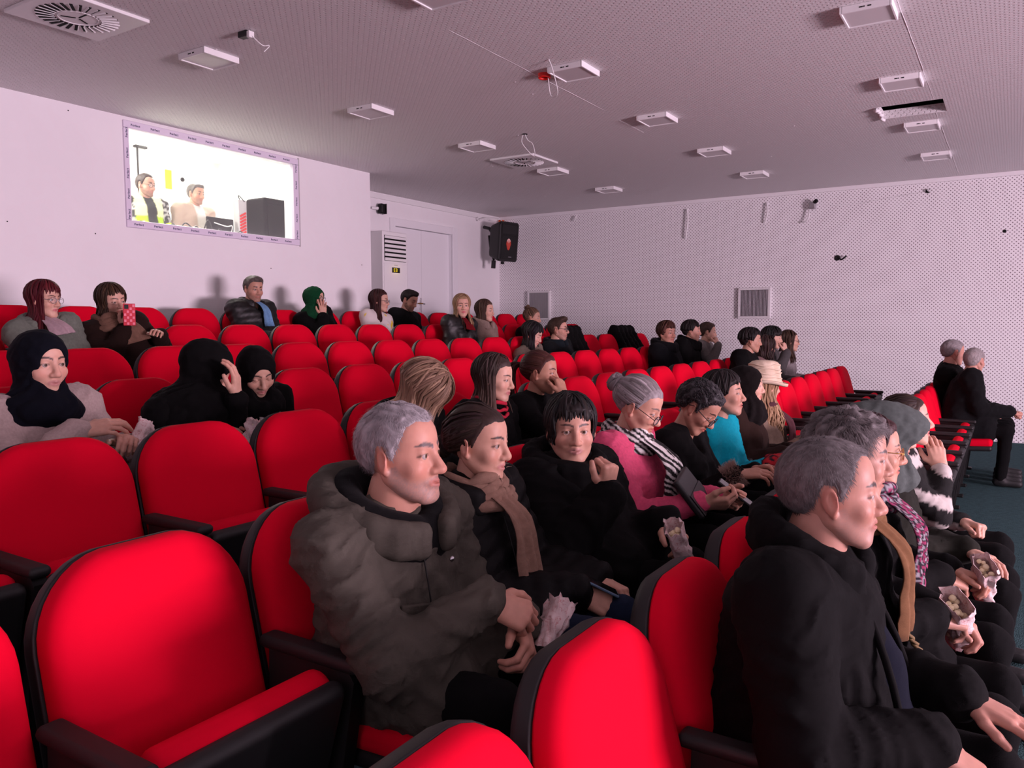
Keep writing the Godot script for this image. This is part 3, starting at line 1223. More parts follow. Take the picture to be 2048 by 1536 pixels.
	part("arm", b, M["white_plastic"], t)
	b = MB.new()
	b.rbox(Vector3(0.03, 0.0, 0.08), Vector3(0.09, 0.15, 0.10), 0.03)
	part("camera_body", b, M["dark_metal"], t)
	b = MB.new()
	b.box(Vector3(0.085, -0.075, 0.04), Vector3(0.098, 0.075, 0.13))
	part("sun_shield", b, M["black_plastic"], t)
	b = MB.new()
	b.rbox(Vector3(8.1, 3.52, RECESS_Z + 0.42), Vector3(0.34, 0.05, 0.10), 0.006)
	var rail := b.node("curtain_rail_end", M["white_plastic"])
	rail.name = numbered("rail_end")
	add_child(rail)
	tag(rail, "white rail end under the ceiling at the corner of the booth wall", "rail")
	air_conditioner()

func ring_rect(hx: float, hy: float, c: Vector3) -> PackedVector3Array:
	return PackedVector3Array([c + Vector3(-hx, -hy, 0), c + Vector3(hx, -hy, 0), c + Vector3(hx, hy, 0), c + Vector3(-hx, hy, 0)])

func badge(b: MB) -> void:
	# oval sticker: red with a pale top band
	var out := []
	for k in 20:
		var a := TAU * k / 20.0
		var w := 0.058 * (1.0 if sin(a) > -0.2 else 0.8)
		out.append(Vector3(cos(a) * w - 0.02, sin(a) * 0.10 - 0.04, 0.1605))
	for k in 20:
		var p0: Vector3 = out[k]
		var p1: Vector3 = out[(k + 1) % 20]
		var col := Color(0.85, 0.55, 0.5) if (p0.y + p1.y) * 0.5 > 0.025 else Color(0.55, 0.05, 0.03)
		var q := b.v.size()
		b.pt(Vector3(-0.02, -0.03, 0.1605), Vector3.BACK, Color(0.6, 0.1, 0.07))
		b.pt(p0, Vector3.BACK, col)
		b.pt(p1, Vector3.BACK, col)
		b.tri(q, q + 2, q + 1)

func swirl(at: Vector3, label: String) -> void:
	var t := thing("air_diffuser", label, "diffuser", at)
	t.rotation.y = 0.0
	var b := MB.new()
	b.rbox(Vector3(0, -0.012, 0), Vector3(0.60, 0.024, 0.60), 0.006)
	part("plate", b, M["white_metal"], t)
	b = MB.new()
	var ring := PackedVector3Array()
	var rr := PackedFloat32Array()
	for k in 41:
		var a := TAU * k / 40.0
		ring.append(Vector3(cos(a) * 0.115, -0.025, sin(a) * 0.115))
		rr.append(0.004)
	b.tube(ring, rr, 5)
	part("hub_ring", b, M["white_metal"], t)
	var slot := MB.new()
	slot.rbox(Vector3(0.185, -0.0245, 0), Vector3(0.105, 0.005, 0.020), 0.002, Basis(Vector3.UP, 0.0), 1)
	var sm := slot.mesh()
	var blade := MB.new()
	blade.rbox(Vector3(0.185, -0.028, 0.010), Vector3(0.105, 0.012, 0.002), 0.0008, Basis(Vector3.RIGHT, 0.6), 1)
	var bm := blade.mesh()
	for k in 28:
		var o := piece("slot", sm, M["slot_black"], t)
		o.rotation.y = TAU * k / 28.0
		o = piece("blade", bm, M["white_metal"], t)
		o.rotation.y = TAU * k / 28.0
	var inner := MB.new()
	inner.rbox(Vector3(0.055, -0.0245, 0), Vector3(0.085, 0.005, 0.012), 0.002, Basis.IDENTITY, 1)
	var im := inner.mesh()
	for k in 3:
		var o := piece("hub_slot", im, M["slot_black"], t)
		o.rotation.y = TAU * k / 3.0 + 0.5

func grille(at: Vector3, w: float, h: float, label: String) -> void:
	# a shallow box on the wall: frame, open slats in front, the empty duct behind them
	var t := thing("wall_grille", label, "grille", at)
	var b := MB.new()
	var s := 0.035
	var d := 0.06
	for e in [[Vector3(-d, -h / 2, -w / 2), Vector3(0, -h / 2 + s, w / 2)], [Vector3(-d, h / 2 - s, -w / 2), Vector3(0, h / 2, w / 2)], [Vector3(-d, -h / 2 + s, -w / 2), Vector3(0, h / 2 - s, -w / 2 + s)], [Vector3(-d, -h / 2 + s, w / 2 - s), Vector3(0, h / 2 - s, w / 2)]]:
		b.rbox((e[0] + e[1]) * 0.5, e[1] - e[0], 0.004, Basis.IDENTITY, 1)
	part("frame", b, M["white_metal"], t)
	b = MB.new()
	b.box(Vector3(-0.003, -h / 2 + s, -w / 2 + s), Vector3(-0.001, h / 2 - s, w / 2 - s))
	part("duct_plate", b, M["grille_grey"], t)
	var slat := MB.new()
	slat.rbox(Vector3(-d + 0.014, 0, 0), Vector3(0.024, h - 2 * s, 0.007), 0.002, Basis(Vector3.UP, 0.25), 1)
	var sm := slat.mesh()
	var n := 20
	for k in n:
		var o := piece("slat", sm, M["grille_grey"], t)
		o.position.z = lerpf(-w / 2 + s + 0.01, w / 2 - s - 0.01, k / float(n - 1))

func hanging(at: Vector3, length: float, label: String) -> void:
	var t := thing("conduit_stub", label, "conduit", at)
	var b := MB.new()
	b.rbox(Vector3(-0.01, 0.0, 0.0), Vector3(0.02, 0.03, 0.04), 0.005)
	part("clip", b, M["white_plastic"], t)
	var p := PackedVector3Array()
	var r := PackedFloat32Array()
	var n := maxi(6, int(length / 0.012))
	for k in n + 1:
		var q := k / float(n)
		p.append(Vector3(-0.035 - 0.02 * sin(q * 3.0), -length * q, 0.02 * sin(q * 4.0)))
		r.append(0.014 if k % 2 == 0 else 0.011)
	b = MB.new()
	b.tube(p, r, 7)
	part("conduit", b, M["cable_white"], t)

func air_conditioner() -> void:
	var f := ROW_Y["a"] as float
	var h := 2.905 - f
	var t := thing("standing_air_conditioner", "tall white floor-standing air conditioner beside the double door", "air conditioner", Vector3(8.72, f, -7.76))
	var b := MB.new()
	b.rbox(Vector3(0, h * 0.5, 0), Vector3(0.54, h, 0.42), 0.015)
	part("cabinet", b, M["white_plastic"], t)
	b = MB.new()
	b.rbox(Vector3(0, h * 0.26, 0.212), Vector3(0.50, h * 0.47, 0.012), 0.005)
	b.rbox(Vector3(0, h * 0.65, 0.212), Vector3(0.50, h * 0.27, 0.012), 0.005)
	part("front_panel", b, M["white_plastic"], t)
	b = MB.new()
	b.box(Vector3(-0.235, h - 0.42, 0.205), Vector3(0.235, h - 0.06, 0.212))
	part("outlet", b, M["slot_black"], t)
	var lou := MB.new()
	lou.rbox(Vector3(0, 0, 0.222), Vector3(0.47, 0.040, 0.012), 0.004, Basis(Vector3.RIGHT, 0.15), 1)
	var lm := lou.mesh()
	for k in 6:
		var o := piece("louvre", lm, M["white_plastic"], t)
		o.position.y = h - 0.395 + k * 0.062
	b = MB.new()
	b.rbox(Vector3(0, h - 0.545, 0.219), Vector3(0.17, 0.075, 0.008), 0.003)
	var d := part("display", b, M["speaker_black"], t)
	b = MB.new()
	seven(b, Vector3(-0.035, h - 0.545, 0.2245), 0.022, 0.04, [1, 1, 0, 1, 1, 0, 1])
	seven(b, Vector3(0.005, h - 0.545, 0.2245), 0.022, 0.04, [1, 0, 1, 1, 0, 1, 1])
	part("digits", b, M["digits_glow"], d)
	var l := OmniLight3D.new()
	l.name = "display_light"
	l.light_color = Color(0.95, 0.85, 0.1)
	l.light_energy = 0.002
	l.omni_range = 20.0
	l.omni_attenuation = 2.0
	l.shadow_enabled = true
	l.light_size = 0.03
	t.add_child(l)
	l.position = Vector3(0, h - 0.545, 0.27)
	var tm := TextMesh.new()
	var font := SystemFont.new()
	font.font_names = PackedStringArray(["Droid Sans"])
	tm.font = font
	tm.text = "AUTO"
	b = MB.new()
	b.rbox(Vector3(0, h - 0.475, 0.219), Vector3(0.075, 0.010, 0.002), 0.001)
	part("nameplate", b, M["grille_grey"], t)

func seven(b: MB, c: Vector3, w: float, h: float, on: Array) -> void:
	var s := 0.005
	var seg := [[0, h / 2, w, s], [-w / 2, h / 4, s, h / 2], [w / 2, h / 4, s, h / 2], [0, 0, w, s], [-w / 2, -h / 4, s, h / 2], [w / 2, -h / 4, s, h / 2], [0, -h / 2, w, s]]
	for k in 7:
		if on[k]:
			var e: Array = seg[k]
			b.box(c + Vector3(e[0] - e[2] / 2.0, e[1] - e[3] / 2.0, 0), c + Vector3(e[0] + e[2] / 2.0, e[1] + e[3] / 2.0, 0.001))

# ---------------------------------------------------------------- projection booth
func build_booth() -> void:
	var x0 := 3.2
	var x1 := 7.62
	var z0 := -10.0
	var z1 := BOOTH_Z - 0.15
	var y0 := 1.55
	var y1 := 3.95
	struct("floor_booth", slab(Vector3(x0, y0 - 0.1, z0), Vector3(x1, y0, z1)), M["booth_white"], "raised floor of the projection booth", "floor")
	struct("ceiling_booth", slab(Vector3(x0, y1, z0), Vector3(x1, y1 + 0.1, z1)), M["booth_white"], "white ceiling of the projection booth", "ceiling")
	struct("wall_booth_back", slab(Vector3(x0 - 0.1, y0, z0 - 0.1), Vector3(x1 + 0.1, y1, z0)), M["booth_white"], "bright white rear wall of the projection booth", "wall")
	struct("wall_booth_left", slab(Vector3(x0 - 0.1, y0, z0), Vector3(x0, y1, z1)), M["booth_white"], "white near side wall of the projection booth", "wall")
	struct("wall_booth_right", slab(Vector3(x1, y0, z0), Vector3(x1 + 0.1, y1, z1)), M["booth_white"], "white far side wall of the projection booth", "wall")
	var lid := MB.new()
	lid.box(Vector3(x0, CEIL + 0.08, z1 - 0.02), Vector3(x1, y1, z1))
	struct("wall_booth_front", lid, M["booth_white"], "strip of booth wall above the window", "wall")
	# lamps inside
	for x in [4.5, 6.3]:
		var t := thing("booth_ceiling_lamp", "long glowing white lamp on the booth ceiling", "lamp", Vector3(x, y1, -8.7), "booth ceiling lamps")
		var b := MB.new()
		b.rbox(Vector3(0, -0.02, 0), Vector3(0.3, 0.04, 1.3), 0.01)
		part("housing", b, M["white_plastic"], t)
		b = MB.new()
		b.rbox(Vector3(0, -0.045, 0), Vector3(0.26, 0.012, 1.22), 0.005)
		part("tube_cover", b, M["tube_glow"], t)
		var l := AreaLight3D.new()
		l.name = "booth_lamp_light"
		l.area_size = Vector2(0.26, 1.22)
		l.light_color = Color(1.0, 0.985, 0.94)
		l.light_energy = 9.0
		l.area_range = 30.0
		l.area_attenuation = 2.0
		l.shadow_enabled = true
		t.add_child(l)
		l.rotation.x = -PI / 2
		l.position.y = -0.06
	# window
	var wx0 := 4.45
	var wx1 := 6.47
	var wy0 := 2.575
	var wy1 := 3.45
	var w := Node3D.new()
	w.name = "window_1"
	add_child(w)
	w.set_meta("kind", "structure")
	tag(w, "wide booth window in a white frame with printed film", "window")
	var b := MB.new()
	var z := BOOTH_Z
	for e in [[Vector3(wx0 - 0.05, wy1 - 0.01, z - 0.05), Vector3(wx1 + 0.075, wy1 + 0.06, z + 0.02)], [Vector3(wx0 - 0.05, wy0 - 0.065, z - 0.05), Vector3(wx1 + 0.075, wy0 + 0.005, z + 0.02)], [Vector3(wx0 - 0.05, wy0 + 0.005, z - 0.05), Vector3(wx0 + 0.005, wy1 - 0.01, z + 0.02)], [Vector3(wx1 - 0.005, wy0 + 0.005, z - 0.05), Vector3(wx1 + 0.075, wy1 - 0.01, z + 0.02)]]:
		b.rbox((e[0] + e[1]) * 0.5, e[1] - e[0], 0.006, Basis.IDENTITY, 1)
	var fr := part("frame", b, M["film"], w)
	b = MB.new()
	b.rbox(Vector3(wx1 + 0.088, (wy0 + wy1) * 0.5, z + 0.004), Vector3(0.018, wy1 - wy0 + 0.15, 0.012), 0.003)
	part("side_gap", b, M["grille_grey"], w)
	b = MB.new()
	b.box(Vector3(wx0, wy0, z - 0.03), Vector3(wx1, wy1, z - 0.024))
	part("pane", b, M["glass"], w)
	var font := SystemFont.new()
	font.font_names = PackedStringArray(["Droid Sans"])
	font.font_weight = 700
	var word := TextMesh.new()
	word.font = font
	word.text = "Perfect"
	word.font_size = 16
	word.pixel_size = 0.0017
	word.depth = 0.0012
	for k in 10:
		var px := wx0 + 0.02 + k * 0.205
		for y in [wy0 - 0.032, wy1 + 0.022]:
			var o := piece("film_print", word, M["print_blue"], fr)
			o.position = Vector3(px + 0.05, y, z + 0.021)
	for k in 5:
		for x in [wx0 - 0.022, wx1 + 0.035]:
			var o := piece("film_print", word, M["print_blue"], fr)
			o.position = Vector3(x, wy0 + 0.06 + k * 0.19, z + 0.021)
			o.rotation.z = PI / 2
	# furniture and gear
	var t := thing("booth_desk", "white control desk along the booth window", "desk", Vector3(5.55, 1.55, -7.75))
	b = MB.new()
	b.rbox(Vector3(0, 0.98, 0), Vector3(3.0, 0.04, 0.65), 0.01)
	part("desk_top", b, M["white_plastic"], t)
	for s in [-1, 1]:
		b = MB.new()
		b.box(Vector3(s * 1.42 - 0.02, 0, -0.3), Vector3(s * 1.42 + 0.02, 0.96, 0.3))
		part("side_panel", b, M["white_plastic"], t)
	t = thing("booth_loudspeaker", "black box loudspeaker standing in the right end of the booth window", "loudspeaker", Vector3(6.60, 2.55, -7.70))
	b = MB.new()
	b.rbox(Vector3(0, 0.275, 0), Vector3(0.46, 0.53, 0.34), 0.03)
	part("cabinet", b, M["matt_black"], t)
	b = MB.new()
	b.rbox(Vector3(0, 0.26, 0.172), Vector3(0.36, 0.42, 0.012), 0.006)
	part("grille", b, M["matt_black"], t)
	b = MB.new()
	b.rbox(Vector3(0.27, 0.27, -0.1), Vector3(0.07, 0.54, 0.2), 0.01)
	part("side_case", b, M["grille_black"], t)
	t = thing("booth_led_bar", "upright red light bar beside the booth loudspeaker", "light bar", Vector3(6.22, 2.55, -7.78))
	b = MB.new()
	b.rbox(Vector3(0, 0.25, 0), Vector3(0.12, 0.50, 0.10), 0.01)
	part("housing", b, M["grille_grey"], t)
	var dot := MB.new()
	dot.rbox(Vector3.ZERO, Vector3(0.10, 0.024, 0.01), 0.004, Basis(Vector3.BACK, 0.5), 1)
	var dm := dot.mesh()
	for k in 9:
		var o := piece("red_strip", dm, M["led_red"], t)
		o.position = Vector3(0, 0.04 + k * 0.036, 0.052)
	part("cable", wire([Vector3(0, 0.5, 0), Vector3(-0.03, 0.55, 0.02), Vector3(0.02, 0.48, 0.06)], 0.006), M["cable_black"], t)
	t = thing("booth_monitor", "low dark monitor with pale cables on the booth desk", "monitor", Vector3(5.95, 2.55, -7.80))
	b = MB.new()
	b.rbox(Vector3(0, 0.14, 0), Vector3(0.36, 0.25, 0.03), 0.008)
	part("back_cover", b, M["dark_metal"], t)
	b = MB.new()
	b.rbox(Vector3(0, 0.02, -0.03), Vector3(0.16, 0.04, 0.12), 0.008)
	part("stand", b, M["black_plastic"], t)
	part("cable", wire([Vector3(-0.1, 0.2, 0.03), Vector3(0.05, 0.17, 0.05), Vector3(0.14, 0.18, 0.04), Vector3(0.08, 0.05, 0.06)], 0.007), M["cable_white"], t)
	for k in 4:
		var x := 5.05 + k * 0.29
		var c := thing("booth_cable", "black cable loop lying on the booth desk behind the glass", "cable", Vector3(x, 2.555, -7.52), "black cable loops on the booth desk")
		part("loop", wire([Vector3(-0.12, 0.01, 0), Vector3(-0.06, 0.05 + 0.06 * (k % 3), 0.02), Vector3(0.02, 0.02 + 0.05 * (k % 2), 0.03), Vector3(0.10, 0.09, 0), Vector3(0.16, 0.01, 0.02)], 0.008), M["cable_black"], c)
	b = MB.new()
	b.rbox(Vector3(6.80, 3.60, z0 + 0.006), Vector3(0.10, 0.26, 0.01), 0.003)
	var note := b.node("yellow_note", M["yellow"])
	note.name = numbered("yellow_note")
	add_child(note)
	tag(note, "yellow paper note on the booth's rear wall", "note")
	b = MB.new()
	b.lathe(PackedVector2Array([Vector2(0.03, 0.0), Vector2(0.03, 0.012), Vector2(0.0, 0.014)]), 12, Vector3(7.02, 3.63, z0), Basis(Vector3.RIGHT, PI / 2))
	var knob := b.node("wall_hook", M["dark_metal"])
	knob.name = numbered("wall_hook")
	add_child(knob)
	tag(knob, "small dark hook on the booth's rear wall", "hook")
	b = MB.new()
	b.tube(PackedVector3Array([Vector3(5.72, 1.56, -9.0), Vector3(5.72, 3.72, -9.0)]), PackedFloat32Array([0.012, 0.012]), 8)
	b.lathe(PackedVector2Array([Vector2(0.0, 0.0), Vector2(0.10, 0.0), Vector2(0.10, 0.03), Vector2(0.0, 0.03)]), 16, Vector3(5.72, 1.55, -9.0))
	b.rbox(Vector3(5.76, 3.73, -9.0), Vector3(0.16, 0.03, 0.06), 0.01)
	var pole := b.node("microphone_stand", M["dark_metal"])
	pole.name = numbered("microphone_stand")
	add_child(pole)
	tag(pole, "thin dark stand behind the men in the booth", "stand")

# ---------------------------------------------------------------- people: templates
# head space: y up, z out of the face, x to the person's left; the chin is at y = -0.117, the crown at y = 0.118
const SKULL_C := Vector3(0, 0.028, -0.016)
const SKULL_R := Vector3(0.0765, 0.090, 0.098)

func make_templates() -> void:
	head_hi = head_template(0.0036)
	head_lo = head_template(0.0068)
	for pose in {"relaxed": [18, 28, 18, 0.06], "grip": [42, 55, 30, -0.02], "fist": [72, 88, 55, -0.05], "flat": [6, 10, 6, 0.14]}:
		var e: Array = {"relaxed": [18, 28, 18, 0.06], "grip": [42, 55, 30, -0.02], "fist": [72, 88, 55, -0.05], "flat": [6, 10, 6, 0.14]}[pose]
		hands[pose + "_hi"] = hand_template(0.0036, e)
		hands[pose + "_lo"] = hand_template(0.0062, e)

func head_template(cell: float) -> Dictionary:
	var f := Field.new(Vector3(-0.095, -0.13, -0.125), Vector3(0.095, 0.13, 0.125), cell)
	f.ell(SKULL_C, SKULL_R, 0.02)
	f.ell(Vector3(0, -0.034, 0.022), Vector3(0.0635, 0.078, 0.062), 0.03)
	f.ell(Vector3(0, 0.045, 0.040), Vector3(0.056, 0.048, 0.040), 0.025)
	for s in [-1.0, 1.0]:
		f.cap(Vector3(s * 0.052, -0.048, -0.004), Vector3(s * 0.020, -0.098, 0.058), 0.018, 0.016, 0.022)
		f.ell(Vector3(s * 0.040, -0.028, 0.054), Vector3(0.023, 0.022, 0.022), 0.018)
	f.ell(Vector3(0, -0.100, 0.064), Vector3(0.022, 0.016, 0.017), 0.018)
	f.cap(Vector3(0, -0.055, 0.066), Vector3(0, -0.075, 0.066), 0.020, 0.018, 0.015)
	for s in [-1.0, 1.0]:
		f.ell(Vector3(s * 0.032, 0.001, 0.092), Vector3(0.019, 0.013, 0.017), 0.012, true)
	f.cap(Vector3(-0.034, 0.023, 0.070), Vector3(0, 0.020, 0.080), 0.009, 0.009, 0.010)
	f.cap(Vector3(0.034, 0.023, 0.070), Vector3(0, 0.020, 0.080), 0.009, 0.009, 0.010)
	# nose
	f.cap(Vector3(0, 0.012, 0.081), Vector3(0, -0.029, 0.099), 0.0082, 0.0115, 0.011)
	f.ell(Vector3(0, -0.034, 0.098), Vector3(0.0140, 0.0105, 0.0125), 0.007)
	for s in [-1.0, 1.0]:
		f.ell(Vector3(s * 0.0145, -0.037, 0.088), Vector3(0.0080, 0.0078, 0.0105), 0.007)
	# lips
	f.cap(Vector3(-0.025, -0.0630, 0.071), Vector3(0, -0.0588, 0.0855), 0.0040, 0.0062, 0.006)
	f.cap(Vector3(0.025, -0.0630, 0.071), Vector3(0, -0.0588, 0.0855), 0.0040, 0.0062, 0.006)
	f.cap(Vector3(-0.016, -0.0685, 0.077), Vector3(0, -0.0705, 0.0832), 0.0045, 0.0068, 0.006)
	f.cap(Vector3(0.016, -0.0685, 0.077), Vector3(0, -0.0705, 0.0832), 0.0045, 0.0068, 0.006)
	f.ell(Vector3(0, -0.0648, 0.091), Vector3(0.026, 0.0018, 0.009), 0.002, true)
	# lids
	for s in [-1.0, 1.0]:
		f.ell(Vector3(s * 0.0315, 0.002, 0.0705), Vector3(0.0150, 0.0138, 0.0135), 0.005)
		f.ell(Vector3(s * 0.0318, 0.0002, 0.0865), Vector3(0.0150, 0.0055, 0.0150), 0.001, true)
	# ears
	for s in [-1.0, 1.0]:
		var q := Basis(Vector3.UP, s * 0.42) * Basis(Vector3.RIGHT, -0.15)
		f.ell(Vector3(s * 0.079, -0.004, -0.010), Vector3(0.0075, 0.031, 0.0185), 0.005, false, q)
		f.ell(Vector3(s * 0.088, -0.001, -0.006), Vector3(0.0075, 0.018, 0.0095), 0.004, true, q)
		f.ell(Vector3(s * 0.0755, -0.032, -0.003), Vector3(0.006, 0.009, 0.008), 0.006)
	f.build()
	return {"v": f.verts, "i": f.idx, "n": Field.normals(f.verts, f.idx)}

# left hand: fingers along +z, palm towards -y, thumb on the -x side, wrist at the origin
func hand_template(cell: float, pose: Array) -> Dictionary:
	var f := Field.new(Vector3(-0.085, -0.095, -0.04), Vector3(0.06, 0.035, 0.20), cell)
	var k := 0.012
	f.cap(Vector3(-0.008, 0, -0.035), Vector3(-0.008, 0, 0.01), 0.025, 0.024, k)
	f.cap(Vector3(0.010, 0, -0.035), Vector3(0.010, 0, 0.01), 0.024, 0.023, k)
	var base := [Vector3(-0.029, 0, 0.088), Vector3(-0.0095, 0.003, 0.093), Vector3(0.0105, 0.002, 0.089), Vector3(0.029, -0.002, 0.080)]
	var lens := [[0.043, 0.025, 0.020], [0.047, 0.029, 0.021], [0.043, 0.027, 0.020], [0.034, 0.020, 0.018]]
	var rad := [0.0098, 0.0100, 0.0095, 0.0085]
	for q in 4:
		var b: Vector3 = base[q]
		f.cap(Vector3(b.x * 0.6, -0.001, 0.012), b, 0.0165, 0.0125, 0.010)
	f.ell(Vector3(-0.022, -0.010, 0.036), Vector3(0.018, 0.014, 0.030), 0.010)
	for q in 4:
		var p: Vector3 = base[q]
		var a := 0.0
		var side: float = (q - 1.5) * (pose[3] as float)
		var r: float = rad[q]
		for j in 3:
			a += deg_to_rad((pose[j] as float) * (1.0 + 0.08 * q))
			var d := Vector3(sin(side) * cos(a), -sin(a), cos(side) * cos(a))
			var e: Vector3 = p + d * (lens[q][j] as float)
			f.cap(p, e, r, r * (0.93 if j < 2 else 0.84), 0.003)
			p = e
			r *= 0.93
	var th := [Vector3(-0.024, -0.006, 0.022), Vector3(-0.050, -0.014, 0.048), Vector3(-0.060, -0.024, 0.077), Vector3(-0.060, -0.034, 0.100)]
	var tr := [0.0165, 0.0125, 0.0108, 0.0088]
	for q in 3:
		f.cap(th[q], th[q + 1], tr[q], tr[q + 1], 0.006)
	f.build()
	return {"v": f.verts, "i": f.idx, "n": Field.normals(f.verts, f.idx)}

static func table(x: float, xs: Array, ys: Array) -> float:
	for k in xs.size() - 1:
		if x <= xs[k + 1]:
			return lerpf(ys[k], ys[k + 1], clampf((x - xs[k]) / (xs[k + 1] - xs[k]), 0.0, 1.0))
	return ys[-1]

# height of the hairline for a direction round the head (0 front, PI back)
static func hairline(p: Vector3, recede: float, nape: float) -> float:
	var a := atan2(absf(p.x), p.z + 0.01)
	return table(a, [0.0, 0.45, 0.8, 1.05, 1.28, 1.42, 1.75, 2.0, 2.4, 3.15], [0.072 + recede, 0.074 + recede * 1.5, 0.062 + recede * 1.3, 0.03, -0.012, 0.028, 0.03, -0.02, nape + 0.01, nape])

static func hair_mask(p: Vector3, recede: float, nape: float) -> float:
	if absf(p.x) > 0.0795 and p.y < 0.03:
		return 0.0
	return clampf((p.y - hairline(p, recede, nape)) / 0.016, 0.0, 1.0)

# a head placed by basis and centre, with the person's own proportions, as part of the body mesh
func add_head(body: MB, sp: Dictionary, B: Basis, c: Vector3, s: float, hi: bool) -> Array:
	var t := head_hi if hi else head_lo
	var src: PackedVector3Array = t["v"]
	var sn: PackedVector3Array = t["n"]
	var n := src.size()
	var vs := PackedVector3Array()
	var ns := PackedVector3Array()
	var cs := PackedColorArray()
	vs.resize(n)
	ns.resize(n)
	cs.resize(n)
	var skin: Color = sp.get("skin", Color(0.50, 0.32, 0.25))
	var hairc: Color = sp.get("hair_color", Color(0.02, 0.015, 0.012))
	var brow: Color = sp.get("brow", hairc)
	var lip: Color = sp.get("lip", Color(skin.r * 0.82, skin.g * 0.50, skin.b * 0.52) if sp.get("fem", false) else Color(skin.r * 0.80, skin.g * 0.62, skin.b * 0.66))
	var beard: float = sp.get("beard", 0.0)
	var beardc: Color = sp.get("beard_color", hairc)
	var recede: float = sp.get("recede", 0.0)
	var nape: float = sp.get("nape", -0.055)
	var scalp: float = sp.get("scalp", 1.0)
	var fat: float = sp.get("fat", 0.0)
	var nose: float = sp.get("nose", 0.0)
	var jaw: float = sp.get("jaw", 0.0)
	var fem: float = 1.0 if sp.get("fem", false) else 0.0
	var tuck: bool = sp.get("hair", "") == "scarfed"
	for k in n:
		var p := src[k]
		var ax := absf(p.x)
		# colours first, in template space
		var col := skin
		var mott := fine.get_noise_3d(p.x * 45.0 + s * 10.0, p.y * 45.0, p.z * 45.0) * 0.05
		col = Color(col.r * (1.0 + mott), col.g * (1.0 + mott * 1.4), col.b * (1.0 + mott * 1.4))
		var front := p.z > 0.045
		if front or ax > 0.076:
			# cheeks, nose tip and ears are redder
			var blush := maxf(exp(-(pow((ax - 0.042) / 0.018, 2.0) + pow((p.y + 0.03) / 0.018, 2.0))), exp(-(pow(ax / 0.014, 2.0) + pow((p.y + 0.034) / 0.012, 2.0))) * 0.8)
			if ax > 0.078:
				blush = 0.9
			col = col.lerp(Color(skin.r * 1.02, skin.g * 0.80, skin.b * 0.80), blush * 0.6)
		if p.z > 0.06 and p.y < -0.05 and p.y > -0.082:
			var lm := 1.0 - (pow(ax / 0.0270, 2.0) + pow((p.y + 0.0645) / 0.0122, 2.0))
			if lm > 0.0:
				col = col.lerp(lip, clampf(lm * 3.0, 0.0, 1.0))
		if front and ax > 0.010 and ax < 0.054 and p.y > 0.008 and p.y < 0.044:
			var line := 0.0235 + 0.0055 * (1.0 - pow((ax - 0.034) / 0.022, 2.0))
			var wide := (0.0066 if fem < 0.5 else 0.0048) * clampf((0.056 - ax) / 0.02, 0.3, 1.0)
			var bm := 1.0 - absf(p.y - line) / wide
			if bm > 0.0:
				col = col.lerp(brow, clampf(bm * 2.5, 0.0, 0.95))
		# lashes along the upper lid
		if p.z > 0.066 and p.y > 0.001 and p.y < 0.014 and ax > 0.016 and ax < 0.049:
			var le := sqrt(pow((ax - 0.0318) / 0.0150, 2.0) + pow((p.y - 0.0004) / 0.0068, 2.0))
			var lash := 1.0 - absf(le - 1.0) / 0.22
			if lash > 0.0:
				col = col.lerp(Color(0.03, 0.02, 0.018), clampf(lash * 1.2, 0.0, 0.75))
		if beard > 0.0 and p.y < -0.02:
			var line2 := table(atan2(ax, p.z), [0.0, 0.35, 0.8, 1.1, 1.35, 1.6], [-0.044, -0.05, -0.052, -0.035, 0.0, -0.03])
			var bmk := clampf((line2 - p.y) / 0.012, 0.0, 1.0) * clampf((1.62 - atan2(ax, p.z)) / 0.15, 0.0, 1.0)
			if p.z > 0.06 and pow(ax / 0.024, 2.0) + pow((p.y + 0.0645) / 0.010, 2.0) < 1.0:
				bmk = 0.0
			bmk *= 0.75 + 0.5 * fine.get_noise_3d(p.x * 300.0, p.y * 300.0, p.z * 300.0)
			var stache := clampf(1.0 - absf(p.y + 0.0505) / 0.007, 0.0, 1.0) * clampf((0.030 - ax) / 0.006, 0.0, 1.0)
			col = col.lerp(beardc, clampf(bmk * beard, 0.0, 1.0))
			col = col.lerp(brow, clampf(stache * bmk * beard * 0.8, 0.0, 0.8))
		var hm := hair_mask(p, recede, nape) * scalp
		if hm > 0.0:
			col = col.lerp(hairc, hm)
		cs[k] = col
		# proportions
		if tuck and ax > 0.0735 and p.y < 0.05:
			p.x = signf(p.x) * 0.0735
		var low := clampf((0.0 - p.y) / 0.08, 0.0, 1.0)
		p.x *= 1.0 + fat * 0.14 * low - fem * 0.07 * clampf((-0.02 - p.y) / 0.08, 0.0, 1.0)
		p.z += fat * 0.006 * low
		if p.y < -0.06 and p.z > 0.03:
			p.z += jaw * 0.006
		if nose != 0.0 and front and ax < 0.018 and p.y < 0.015 and p.y > -0.048:
			var w := exp(-pow(ax / 0.010, 2.0)) * exp(-pow((p.y + 0.024) / 0.022, 2.0))
			p.z += nose * 0.006 * w
			p.y -= nose * 0.002 * w
		vs[k] = c + B * (p * s)
		ns[k] = B * sn[k]
	body.add(vs, ns, cs, t["i"])
	# eyes
	var gaze: Vector3 = sp.get("gaze", Vector3(0, 0, 1)).normalized()
	var shut: bool = sp.get("shut", false)
	var iris: Color = sp.get("iris", Color(0.09, 0.045, 0.022))
